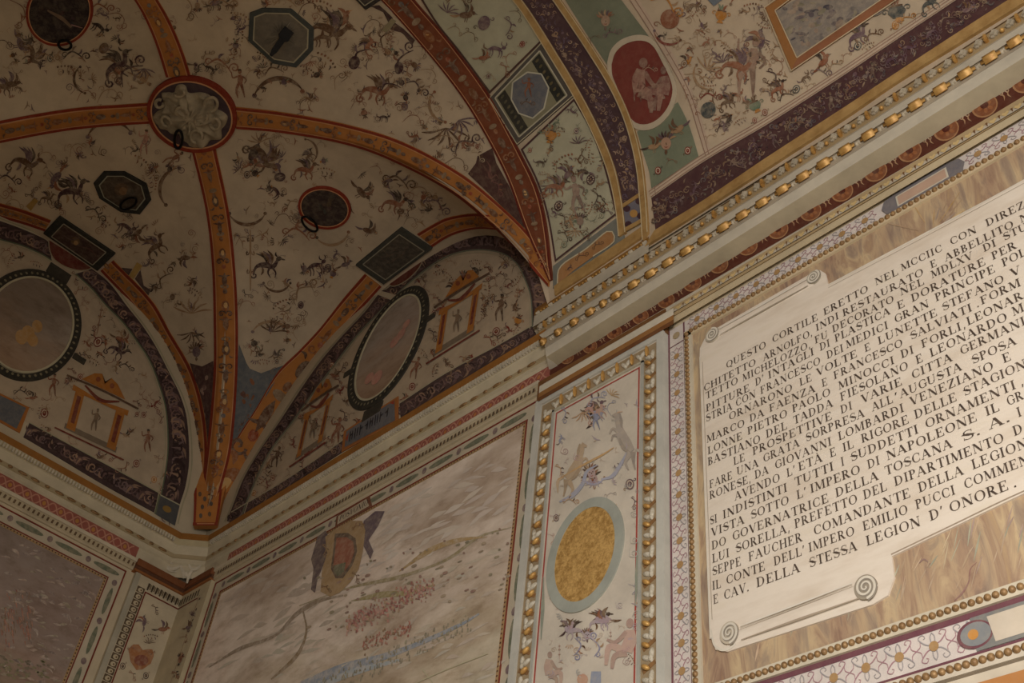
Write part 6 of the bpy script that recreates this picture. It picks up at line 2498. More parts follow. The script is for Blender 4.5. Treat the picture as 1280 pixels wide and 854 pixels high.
mb = MB(YZ(d), 0.004)
z = 5.60
while z > 4.3:      # egg and leaf run on the left edge
    mb.layer = 0
    mb.poly([(-0.38, z - 0.045), (-0.32, z - 0.045), (-0.32, z), (-0.38, z)], S(96, 78, 58))
    mb.layer = 1
    mb.ellipse(-0.35, z - 0.024, 0.02, 0.017, 0.3, S(196, 178, 146), 10)
    mb.layer = 2
    mb.ellipse(-0.345, z - 0.024, 0.007, 0.007, 0, S(110, 84, 56), 7)
    z -= 0.052
y = -0.31
while y < -0.03:
    mb.layer = 0
    mb.poly([(y, 5.60), (y + 0.012, 5.60), (y + 0.018, 5.655), (y, 5.655)], S(70, 54, 38))
    mb.poly([(y + 0.018, 5.61), (y + 0.03, 5.61), (y + 0.03, 5.65), (y + 0.018, 5.65)], S(130, 112, 84))
    y += 0.034
mb.surf = XZ(d)
x = 0.05
while x < 0.29:
    mb.poly([(x, 5.60), (x + 0.012, 5.60), (x + 0.018, 5.655), (x, 5.655)], S(84, 64, 46))
    x += 0.036
z = 5.56
while z > 3.0:
    mb.ellipse(0.325, z, 0.007, 0.012, 0, S(90, 66, 48), 6)
    z -= 0.085
mb.build('leaf_border', M['paint'], t)
mb = MB(WallLeft(d), 0.004)
put(mb, [('bird', 180, 778, -60, 13, 1, 1, P['mauve']), ('bird', 203, 787, 20, 14, 1, 1, P['rust']), ('scroll', 193, 763, 60, 7, 1, 1, P['brown']), ('dots', 188, 796, 0, 9, 1, 1, P['rust']), ('fan', 186, 805, 0, 9, 1, 1, P['brown']),
         ('roundel', 153, 833, 0, 7, 1, 1, P['dark']), ('roundel', 182, 845, 0, 7, 1, 1, P['dark']), ('scroll', 165, 846, 60, 7, 1, 1, P['rust'])])
mb.poly([(160, 812), (166, 806), (173, 806), (178, 813), (184, 812), (190, 812), (192, 820), (188, 830), (178, 837), (170, 838), (163, 828)], S(168, 112, 72), 1)
mb.layer = 3
mb.ellipse(176, 826, 9, 7, 0, S(140, 80, 62), 12)
put(mb, [('scroll', 165, 812, 0, 6, 1, 1, P['rust']), ('scroll', 187, 815, 180, 6, 1, 1, P['rust'])])
mb.surf = WallBack(d)
put(mb, [('bird', 236, 785, 20, 12, 0.6, 1, P['mauve']), ('tendril', 232, 800, 60, 10, 0.6), ('mask', 226, 825, 15, 11, 0.6, 1, P['rust']), ('scroll', 220, 845, 40, 9, 0.6, 1, P['rust']), ('fan', 240, 770, 30, 9, 0.6, 1, P['mauve'])])
mb.build('grotesque_painting', M['fade'], t)
# brown band and gilt ledge over it
mb = MB()
for (z0, z1, dd, c) in [(5.69, 5.705, 0.045, S(150, 92, 48)), (5.705, 5.735, 0.038, S(96, 60, 40)), (5.735, 5.785, 0.05, S(128, 76, 44))]:
    box(mb, 0.0, dd, -0.45, -dd, z0, z1, c)
    box(mb, 0.0, 0.40, -dd, 0.0, z0, z1, c)
mb.build('brown_capital_band', M['solid'], t)
# stucco dolphins and mask over the corner
cb = thing('corner_ornament', 'worn stucco relief of two dolphins under the canted cornice corner', 'relief')
mb = MB(Diag(0.205), 0.008)
dc = S(186, 166, 128)
for Q, w in (([(204, 704), (210, 710), (218, 712), (226, 708)], [2, 3.5, 4, 2]), ([(226, 708), (229, 716), (230, 724)], [3, 4, 2]), ([(212, 703), (216, 706)], [3, 1]), ([(205, 707), (212, 714), (222, 716)], [1, 2, 1])):
    mb.stroke(Q, w, dc, 10)
mb.build('left_dolphin', M['stucco'], cb)
mb = MB(Diag(0.205), 0.008)
for Q, w in (([(236, 705), (240, 712), (246, 712), (252, 706)], [2, 3.5, 3.5, 2]), ([(240, 714), (236, 722), (234, 730)], [3, 4, 2]), ([(250, 702), (253, 707)], [3, 1]), ([(232, 716), (234, 722)], [5, 3])):
    mb.stroke(Q, w, dc, 10)
mb.build('right_dolphin', M['stucco'], cb)

# ------------------------------------------------------------------ white pilaster
PD = 0.046
t = thing('white_pilaster', 'white pilaster with gilt leaf frame and gold oval between fresco and inscription', 'pilaster')
mb = MB()
box(mb, 3.616, 4.493, -PD + 0.012, 0.0, 2.9, 5.60, S(212, 198, 178))
# raised outer mould with a wide visible right side
for (x0, x1) in ((3.612, 3.655), (4.455, 4.497)):
    box(mb, x0, x1, -PD, 0.0, 2.9, 5.605, S(196, 190, 176))
box(mb, 3.614, 4.495, -PD - 0.0005, 0.0, 5.565, 5.603, S(196, 190, 176))
mb.build('shaft', M['solid'], t)
D2 = PD - 0.012
# inner mould between ornament and picture
mb = MB()
for (x0, x1) in ((3.742, 3.757), (4.352, 4.367)):
    box(mb, x0, x1, -PD + 0.004, -0.01, 2.9, 5.475, S(176, 172, 158))
box(mb, 3.655, 3.742, -PD + 0.0115, -0.02, 2.9, 5.56, S(160, 138, 106))
box(mb, 4.367, 4.455, -PD + 0.0115, -0.02, 2.9, 5.56, S(160, 138, 106))
box(mb, 3.742, 4.367, -PD + 0.0115, -0.02, 5.478, 5.56, S(160, 138, 106))
box(mb, 3.742, 4.367, -PD + 0.004, -0.01, 5.462, 5.477, S(180, 170, 146))
mb.build('inner_moulding', M['solid'], t)
mb = MB(XZ(D2), 0.003)
rectband(mb, 3.768, 4.342, 2.9, 5.448, 0.009, S(172, 74, 62), 0, 'LRT')
mb.build('red_line', M['solid'], t)
# carved leaves with gilt drops
LEAFM = plain_mat('carved_leaf_stucco', S(204, 194, 174), 0.25, 45, bmp=0.5, col2=S(160, 146, 122))
lb_ = MB()
for sg in (1, -1):
    sph = ball_mesh('tmp', 0.013, 0.012, 0.027, LEAFM, 10, 7)
    co = np.array([v.co[:] for v in sph.vertices])
    a_ = 0.62 * sg
    co = np.stack([co[:, 0] * math.cos(a_) + co[:, 2] * math.sin(a_) + 0.014 * sg, co[:, 1], -co[:, 0] * math.sin(a_) + co[:, 2] * math.cos(a_)], 1)
    lb_.raw(co, [tuple(p.vertices) for p in sph.polygons], (1, 1, 1))
    bpy.data.meshes.remove(sph)
sph = ball_mesh('tmp', 0.010, 0.014, 0.016, LEAFM, 10, 7)
co = np.array([v.co[:] for v in sph.vertices]) + (0, 0, -0.020)
lb_.raw(co, [tuple(p.vertices) for p in sph.polygons], (1, 1, 1))
bpy.data.meshes.remove(sph)
_o = lb_.build('carved_leaf', LEAFM)
lm = _o.data
bpy.data.objects.remove(_o)
for p in lm.polygons: p.use_smooth = True
gm = ball_mesh('gilt_leaf', 0.014, 0.014, 0.030, M['gilt'], 8, 6)
gk = cube_mesh('brown_gap', 0.07, 0.004, 0.02, plain_mat('brown_recess', S(140, 102, 62), 0.2, 30), 0)
pit = 0.0975
z = 5.535 - 0.05
xs_l, xs_r = 3.698, 4.411
zz = z
while zz > 3.35:
    for x, sg in ((xs_l, 1), (xs_r, -1)):
        o = inst('carved_leaf', lm, (x, -D2, zz), t, 0, None, 0.5 * sg)
        g = inst('gilt_leaf', gm, (x + 0.012 * sg, -D2 - 0.010, zz - 0.05), t, 0, (0.85, 1, 0.75), 1.0 * sg)
        inst('recess', gk, (x, -D2 - 0.001, zz - 0.048), t, 0, None, 0.45 * sg)
    zz -= pit
x = 3.76
while x < 4.37:
    inst('carved_leaf', lm, (x, -D2, 5.520), t, 0, (1, 1, 0.9), 0)
    inst('gilt_leaf', gm, (x + 0.048, -D2 - 0.012, 5.518), t, 0, (0.55, 1.1, 1.25), 0)
    x += 0.0975

mb = MB(WallBack(D2), 0.004)
bl, tn, gr_, rs = S(150, 150, 166), S(190, 152, 116), S(160, 148, 142), S(190, 146, 132)
put(mb, [('bird', 748, 520, -30, 20, 1.1, 1, bl), ('beast', 740, 512, 200, 14, 1, 1, rs), ('fan', 728, 516, 160, 16, 1, 1, tn), ('tendril', 765, 508, -60, 12, 1, 1, bl), ('scroll', 705, 520, 80, 10, 1, 1, bl),
         ('figure', 745, 526, -5, 14, 1, 1, bl), ('mask', 742, 600, -10, 17, 1, 1, S(176, 146, 140)), ('roundel', 788, 606, 0, 11, 1, 1, P['mauve']), ('scroll', 700, 590, 60, 9, 1, 1, tn), ('tendril', 765, 620, -30, 10, 1, 1, gr_),
         ('scroll', 715, 628, 0, 10, 1, 1, tn), ('roundel', 696, 648, 0, 7, 1, 1, P['mauve']), ('tendril', 690, 675, 80, 9, 1, 1, rs), ('scroll', 775, 585, -60, 9, 1, 1, bl), ('goat', 702, 550, -60, 8, 1, 1, bl), ('scroll', 792, 630, 80, 8, 1, 1, P['mauve']),
         ('bird', 712, 786, -20, 16, 1, 1, S(170, 146, 152)), ('bird', 757, 776, -20, 19, 1.1, -1, S(168, 144, 150)), ('scroll', 722, 812, 90, 14, 1, 1, S(140, 138, 160)), ('scroll', 744, 806, 80, 15, 1, -1, S(140, 138, 160)),
         ('tendril', 792, 738, 80, 9, 1, 1, bl), ('cand', 764, 798, 0, 10, .4, 1, rs), ('cand', 700, 815, 0, 10, .4, 1, rs), ('dots', 790, 825, 60, 8, 1, 1, gr_)])
# the two rearing horses
put(mb, [('horse', 722, 586, -8, 34, 0.75, 1, S(188, 162, 132)), ('horse', 778, 550, 10, 36, 0.75, -1, S(178, 164, 150))])
mb.stroke([(698, 600), (722, 586), (756, 568), (768, 560)], [1, 2, 3, 1], S(200, 160, 108), 12)
mb.stroke([(700, 628), (716, 620), (730, 604), (734, 590), (748, 582)], [2, 6, 5, 4, 1], S(168, 168, 180), 16)
mb.stroke([(752, 600), (766, 596), (776, 582), (784, 566)], [2, 5, 4, 1], S(172, 170, 180), 12)
put(mb, [('mask', 740, 592, -10, 15, 1, 1, S(182, 156, 150)), ('fan', 742, 600, 180, 15, 1, 1, S(170, 160, 170)), ('bow', 742, 590, 0, 16, 1, 1, S(166, 162, 178)), ('beast', 748, 515, -30, 17, 1, 1, S(186, 150, 132)), ('scroll', 748, 500, -40, 14, 1, 1, S(172, 168, 180)),
         ('fan', 765, 495, 30, 12, 1, 1, S(196, 160, 116)), ('mask', 735, 795, 0, 12, 1, 1, S(172, 156, 160)), ('beast', 716, 790, 0, 17, 1, -1, S(176, 158, 160)), ('beast', 752, 778, -10, 18, 1, 1, S(172, 154, 158))])
_save = SPR[:]
SPR[:] = [S(190, 168, 150), S(180, 164, 166), S(194, 160, 132), S(176, 170, 160), S(186, 150, 146)]
for _ in range(130):
    x = random.uniform(686, 800)
    y = random.uniform(490, 850)
    if x < 700 - (y - 520) * 0.09 or y < 560 - (x - 690) * 0.55 + 0: continue
    if ((x - 737) / 52) ** 2 + ((y - 699) / 76) ** 2 < 1: continue
    sprigs(mb, [('s', x, y, 0, 3)], 1)
SPR[:] = _save
put(mb, [('seated', 692, 838, 0, 22, 0.9, 1, S(190, 160, 142)), ('seated', 778, 806, 8, 32, 1.0, -1, S(196, 162, 146))])
mb.ellipse(729, 850, 7, 7, 0, S(196, 150, 124), 12)
mb.poly([(740, 840), (752, 840), (752, 860), (738, 860)], S(150, 156, 170))
for xx, y0, y1 in ((798, 678, 758), (680, 722, 800)):
    mb.stroke([(xx, y0), (xx - 1, (y0 + y1) / 2), (xx - 3, y1)], [1, 5, 1], S(146, 150, 132), 14)
mb.build('grotesque_painting', M['fade'], t)
gmed = thing('gold_oval', 'upright gold oval with grey green rim on the white pilaster', 'medallion')
mb = MB(XZ(D2), 0.008)
mb.ring(4.032, 4.46, 0.235, 0.298, 0, 0.052, S(168, 168, 154), 64, thick=0.01)
mb.build('grey_green_rim', M['solid'], gmed)
mb = MB(XZ(D2), 0.006)
mb.ellipse(4.030, 4.462, 0.19, 0.252, 0, (1, 1, 1), 56, 3)
mb.build('gold_ground', M['mosaic'], gmed)

# ================================================================== INSCRIPTION PANEL
def wz(x, z):
    """the upper mouldings of this stretch of wall climb very slightly to the right"""
    return z + 0.026 * (x - 4.5) * min(max((z - 5.0) / 0.6, 0), 1)


fr = thing('flowered_border', 'lilac flowered frame with gilt bead line around the inscription panel', 'frame')
LIL = S(214, 200, 188)
mb = MB(XZ(0.0), 0.002)
mb.band([(4.497, 2.9), (4.497, 5.625)], [(4.600, 2.9), (4.600, 5.63)], LIL, n=2, m=1)
mb.band([(4.600, 5.535), (8.0, wz(8.0, 5.535))], [(4.600, 5.63), (8.0, wz(8.0, 5.67))], LIL, n=2, m=1)
mb.band([(4.600, 3.445), (8.0, 3.445)], [(4.600, 3.580), (8.0, 3.580)], LIL, n=2, m=1)
mb.build('lilac_ground', M['solid'], fr)
mb = MB(XZ(0.0), 0.004)
PU = S(114, 70, 76)
mb.band([(4.497, 2.9), (4.497, 5.625)], [(4.507, 2.9), (4.507, 5.625)], PU, n=2, m=1)
mb.band([(4.592, 2.9), (4.592, 5.63)], [(4.601, 2.9), (4.601, 5.63)], PU, n=2, m=1)
mb.band([(4.50, 5.497), (4.60, 5.503)], [(4.50, 5.503), (4.60, 5.509)], PU, n=2, m=1)
mb.band([(4.60, 3.565), (8.0, 3.565)], [(4.60, 3.588), (8.0, 3.588)], PU, n=2, m=1)
mb.band([(4.60, 3.437), (8.0, 3.437)], [(4.60, 3.449), (8.0, 3.449)], PU, n=2, m=1)
mb.build('purple_line', M['solid'], fr)


def flower_run(mb, pts, across, along, h, step, dot=S(168, 130, 84)):
    """vine pattern: pts = list of centres (metres)"""
    pc, pc2 = S(168, 124, 130), S(158, 150, 148)
    for i, c in enumerate(pts):
        c = np.array(c, float)
        A_ = np.array(along, float) * step / 2
        B_ = np.array(across, float) * h
        g = lambda u, v: c + A_ * u + B_ * v
        w = 0.0028
        for sg in (1, -1):
            for q in (1, -1):
                mb.stroke([g(0.12 * sg, 0.1 * q), g(0.45 * sg, 0.25 * q), g(0.8 * sg, 0.75 * q), g(0.55 * sg, 0.92 * q), g(0.4 * sg, 0.7 * q), g(0.52 * sg, 0.62 * q)], [w, w * 1.6, w * 1.2, w, w * .8], pc if q * sg > 0 else pc2, 14)
                mb.stroke([g(0.1 * sg, 0.2 * q), g(0.12 * sg, 0.65 * q), g(0.0, 0.9 * q)], [w, w * 1.3, w], pc2, 7)
                mb.stroke([g(1.0 * sg, 0.0), g(0.75 * sg, 0.2 * q), g(0.72 * sg, 0.5 * q)], [w, w, w * 0.6], pc, 6)
        mb.layer += 1
        mb.ellipse(c[0], c[1], 0.0170, 0.0180, 0, dot, 12)
        mb.layer -= 1


mb = MB(XZ(0.0), 0.005)
z = 5.42
cs = []
while z > 3.4:
    cs.append((4.549, z))
    z -= 0.1205
flower_run(mb, cs, (1, 0), (0, 1), 0.040, 0.1205)
cs = [(x, 3.512) for x in np.arange(4.70, 5.70, 0.1235)]
flower_run(mb, cs, (0, 1), (1, 0), 0.054, 0.1235)
cs = [(x, wz(x, 5.585) + 0.010) for x in np.arange(4.68, 5.70, 0.118)] + [(x, wz(x, 5.59) + 0.010) for x in np.arange(6.17, 7.0, 0.118)]
flower_run(mb, cs, (0, 1), (1, 0), 0.040, 0.118)
put(mb, [])
mb.ellipse(4.549, 5.565, 0.022, 0.024, 0.4, S(168, 146, 112), 10)
mb.build('flower_vine', M['paint'], fr)
# grey shields with tablets
mb = MB(XZ(0.0), 0.008)
GS = S(118, 111, 112)
z0, z1 = wz(5.9, 5.53), wz(5.9, 5.655)
zc = (z0 + z1) / 2
mb.poly([(5.71, zc), (5.73, zc + 0.045), (5.80, zc + 0.058), (6.03, zc + 0.062), (6.09, zc + 0.05), (6.11, zc + 0.01), (6.09, zc - 0.045), (6.02, zc - 0.055), (5.80, zc - 0.058), (5.73, zc - 0.045)], GS)
mb.layer = 1
mb.poly([(5.785, zc - 0.036), (6.03, zc - 0.030), (6.03, zc + 0.040), (5.785, zc + 0.034)], S(206, 194, 172))
mb.layer = 2
mb.poly([(5.793, zc - 0.029), (6.022, zc - 0.023), (6.022, zc + 0.033), (5.793, zc + 0.027)], S(190, 156, 132))
mb.layer = 0
P2 = ell(5.735, 3.512, 0.062, 0.062, 0, 24)
mb.poly([(5.70, 3.449), (7.0, 3.449), (7.0, 3.565), (5.70, 3.565)], S(124, 122, 116))
mb.poly(ell(5.705, 3.507, 0.060, 0.048, 0, 24), PU)
mb.layer = 1
mb.poly(ell(5.708, 3.507, 0.051, 0.040, 0, 24), S(132, 132, 130))
mb.layer = 2
mb.ellipse(5.70, 3.507, 0.018, 0.018, 0, S(196, 136, 66), 12)
mb.poly([(5.765, 3.462), (5.755, 3.552), (6.8, 3.552), (6.8, 3.462)], S(204, 188, 166))
mb.build('grey_tablet', M['paint'], fr)

# bead mouldings
mb = MB()
box(mb, 4.604, 4.648, -0.016, 0.0, 3.61, 5.535, S(206, 192, 166))
box(mb, 4.604, 8.0, -0.016, 0.0, 3.586, 3.632, S(208, 194, 168))
V = []
for x in (4.604, 8.0):
    for dz, y in ((0, 0.0), (0, -0.016), (0.040, -0.016), (0.040, 0.0)):
        V.append((x, y, wz(x, 5.500) + dz))
mb.raw(V, [(0, 1, 5, 4), (1, 2, 6, 5), (2, 3, 7, 6), (0, 3, 2, 1)], S(206, 184, 148))
mb.build('moulding', M['solid'], fr)
bd = ball_mesh('bead', 0.0125, 0.012, 0.0125, M['bead'], 10, 7)
bs = []
z = 5.515
while z > 3.62:
    bs.append((4.622, -0.018, z))
    z -= 0.0272
bl_ = []
x = 4.66
while x < 6.3:
    bl_.append((x, -0.018, 3.609))
    x += 0.0272
bt_ = []
x = 4.65
while x < 6.75:
    bt_.append((x, -0.018, wz(x, 5.522)))
    x += 0.0285
allb = bl_ + bs + bt_
CPv = CP
allb.sort(key=lambda q: np.linalg.norm(np.array(q) - CPv))
vis = []
for q in allb:
    vis.append(q)
for q in vis[:100]:
    inst('bead', bd, q, fr)
merged('bead_row', bd, vis[100:], M['bead'], fr)

lf = thing('lower_bead_moulding', 'second gilt bead moulding below the lilac strip at the bottom right', 'moulding')
mb = MB()
box(mb, 4.604, 8.0, -0.018, 0.0, 3.385, 3.432, S(206, 192, 170))
box(mb, 4.604, 8.0, -0.010, 0.0, 3.375, 3.385, S(120, 104, 84))
box(mb, 4.604, 8.0, -0.012, 0.0, 3.345, 3.375, S(208, 192, 168))
box(mb, 4.604, 8.0, -0.020, 0.0, 3.300, 3.342, S(186, 126, 72))
box(mb, 4.604, 8.0, -0.014, 0.0, 2.9, 3.300, S(206, 190, 168))
mb.build('moulding', M['solid'], lf)
x = 5.2
while x < 6.2:
    inst('bead', bd, (x, -0.020, 3.410), lf, 0, (1.05, 1, 1.05))
    x += 0.0272

# painted marble field
mf = thing('marble_field', 'yellow brown painted marble field behind the inscription scroll', 'painted panel')
mb = MB(XZ(0.0), 0.003)
mb.band([(4.648, 3.63), (4.648, 5.505)], [(8.0, 3.63), (8.0, wz(8.0, 5.505))], (1, 1, 1), n=8, m=8)
mb.build('marble', M['marble'], mf)
mb = MB(WB, 0.005)
for _ in range(60):
    x = random.uniform(930, 1275)
    yb = 842 - 0.333 * (x - 942) - random.uniform(10, 80)
    mb.stroke([(x, yb), (x + random.uniform(4, 12), yb - random.uniform(15, 38))], [0.5, random.uniform(1, 3), 0.5], rc([S(176, 148, 118), S(168, 142, 130), S(198, 176, 142), S(166, 162, 138), S(186, 158, 130)]), 8)
for k in range(46):
    a = math.radians(200 + 5.2 * k)
    r0, r1 = random.uniform(8, 30), random.uniform(50, 95)
    cx, cy = 1166, 293
    q0 = (cx + r0 * math.cos(a) * 1.2, cy + r0 * math.sin(a) * 0.6)
    q1 = (cx + r1 * math.cos(a) * 1.2, cy + r1 * math.sin(a) * 0.6)
    if q1[1] > 290 - (q1[0] - 1166) * 0.52 or q1[1] < 352 - (q1[0] - 980) * 0.585: continue
    mb.stroke([q0, q1], [0.6, 2.2, 0.6], rc([S(182, 146, 100), S(158, 138, 122), S(200, 170, 122), S(170, 140, 110)]), 8)
mb.stroke([(1194, 752), (1204, 742), (1212, 728), (1214, 712), (1222, 704)], [1, 2.5, 1.5, 1.2, 0.5], S(146, 104, 96), 14)
mb.stroke([(1150, 705), (1156, 700), (1164, 706)], [1, 2, 1], S(134, 100, 96), 8)
mb.stroke([(1160, 300), (1166, 293), (1168, 318)], [1, 1.6, .6], S(140, 116, 84), 8)
mb.build('marble_veins', M['fade'], mf)

# scroll (parchment) with rolled ends
sc = thing('inscription_scroll', 'cream parchment scroll covered in twenty lines of dark roman capitals', 'inscription')
TL, TR = (4.690, 5.36), (5.395, 5.365)
sheet = [(4.690, 5.30), (4.695, 5.38), (4.725, 5.425), (4.775, 5.452), (5.335, 5.470), (5.375, 5.460), (5.398, 5.42), (5.402, 5.345), (6.30, 5.338), (8.0, 5.38),
         (8.0, 3.96), (5.97, 3.935), (5.478, 3.885), (5.474, 3.80), (5.440, 3.742), (5.380, 3.728), (4.83, 3.742), (4.77, 3.742), (4.715, 3.768), (4.692, 3.84)]
mb = MB(XZ(0.0), 0.012)
T_ = tessellate_polygon([[Vector((x, z, 0)) for x, z in sheet]])
ns_ = len(sheet)
mb = MB()
mb.raw([(x, -0.012, z) for x, z in sheet] + [(x, -0.001, z) for x, z in sheet],
       [tuple(f) for f in T_] + [(i, ns_ + i, ns_ + (i + 1) % ns_, (i + 1) % ns_) for i in range(ns_)], (1, 1, 1))
mb.build('parchment_sheet', M['sheet'], sc)
mb = MB(XZ(0.0), 0.0135)
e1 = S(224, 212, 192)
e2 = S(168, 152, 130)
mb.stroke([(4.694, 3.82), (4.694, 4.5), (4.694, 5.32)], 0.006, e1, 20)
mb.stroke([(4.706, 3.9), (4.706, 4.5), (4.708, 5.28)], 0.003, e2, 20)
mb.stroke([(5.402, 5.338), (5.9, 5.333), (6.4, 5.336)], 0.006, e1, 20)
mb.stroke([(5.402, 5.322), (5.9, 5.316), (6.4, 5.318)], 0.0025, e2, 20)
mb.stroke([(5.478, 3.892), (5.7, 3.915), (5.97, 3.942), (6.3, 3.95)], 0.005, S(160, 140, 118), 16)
mb.build('sheet_edge', M['solid'], sc)


def roll(name, x0, x1, z, r, taper, parent):
    """half round rolled end of the parchment"""
    V, F = [], []
    nx, na = 14, 12
    for i in range(nx):
        s = i / (nx - 1)
        x = x0 + (x1 - x0) * s
        rr = r * (1 + taper * s)
        zz = z + 0.004 * s
        for j in range(na):
            a = math.radians(-95 + 190 * j / (na - 1))
            V.append((x, -0.009 - rr * 0.35 * max(math.cos(a), 0), zz + rr * math.sin(a)))
    for i in range(nx - 1):
        for j in range(na - 1):
            F.append((i * na + j, (i + 1) * na + j, (i + 1) * na + j + 1, i * na + j + 1))
    b = MB()
    b.raw(V, F, (1, 1, 1))
    o = b.build(name, M['sheet'], parent)
    return smooth(o)


r1 = roll('rolled_edge', 4.79, 5.335, 5.414, 0.026, 0.25, sc)
r2 = roll('rolled_edge', 4.80, 5.375, 3.788, 0.029, 0.2, sc)


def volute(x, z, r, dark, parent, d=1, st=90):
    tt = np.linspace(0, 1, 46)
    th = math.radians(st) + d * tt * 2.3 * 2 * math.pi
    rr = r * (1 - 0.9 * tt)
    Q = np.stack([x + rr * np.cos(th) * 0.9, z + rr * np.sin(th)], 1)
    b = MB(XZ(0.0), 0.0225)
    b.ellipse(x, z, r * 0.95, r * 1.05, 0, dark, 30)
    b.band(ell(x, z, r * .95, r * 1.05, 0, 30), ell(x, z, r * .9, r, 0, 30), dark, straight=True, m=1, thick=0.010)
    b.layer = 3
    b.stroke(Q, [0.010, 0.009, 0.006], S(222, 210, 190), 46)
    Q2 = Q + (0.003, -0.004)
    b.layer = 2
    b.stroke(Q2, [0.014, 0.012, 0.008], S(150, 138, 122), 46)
    return b.build('volute', M['solid'], parent)


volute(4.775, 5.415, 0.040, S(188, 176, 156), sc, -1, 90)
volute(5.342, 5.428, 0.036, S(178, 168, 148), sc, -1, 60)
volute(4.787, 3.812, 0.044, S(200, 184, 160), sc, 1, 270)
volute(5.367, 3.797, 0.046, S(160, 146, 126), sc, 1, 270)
mb = MB(XZ(0.0), 0.0138)
mb.stroke([(4.70, 3.86), (4.712, 3.79), (4.75, 3.755), (4.80, 3.757), (4.83, 3.80)], [0.004, 0.009, 0.011, 0.009, 0.003], e1, 22)
mb.stroke([(4.70, 5.30), (4.708, 5.37), (4.735, 5.425), (4.78, 5.455), (4.82, 5.44)], [0.004, 0.008, 0.009, 0.008, 0.003], e1, 22)
mb.build('curled_edge', M['solid'], sc)
mb = MB(XZ(0.0), 0.0228)  # trompe-l'oeil shadow and highlight strokes painted along the rolled ends
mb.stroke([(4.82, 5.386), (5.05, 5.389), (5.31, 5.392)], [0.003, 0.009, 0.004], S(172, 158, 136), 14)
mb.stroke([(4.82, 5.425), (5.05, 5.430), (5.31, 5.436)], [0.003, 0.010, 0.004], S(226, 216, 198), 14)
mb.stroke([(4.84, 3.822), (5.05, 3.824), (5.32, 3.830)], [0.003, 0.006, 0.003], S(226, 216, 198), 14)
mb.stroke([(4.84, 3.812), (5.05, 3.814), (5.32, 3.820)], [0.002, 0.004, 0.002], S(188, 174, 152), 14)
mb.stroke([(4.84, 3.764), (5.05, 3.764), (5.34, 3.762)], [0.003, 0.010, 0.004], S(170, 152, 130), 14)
mb.build('roll_shading_lines', M['solid'], sc)

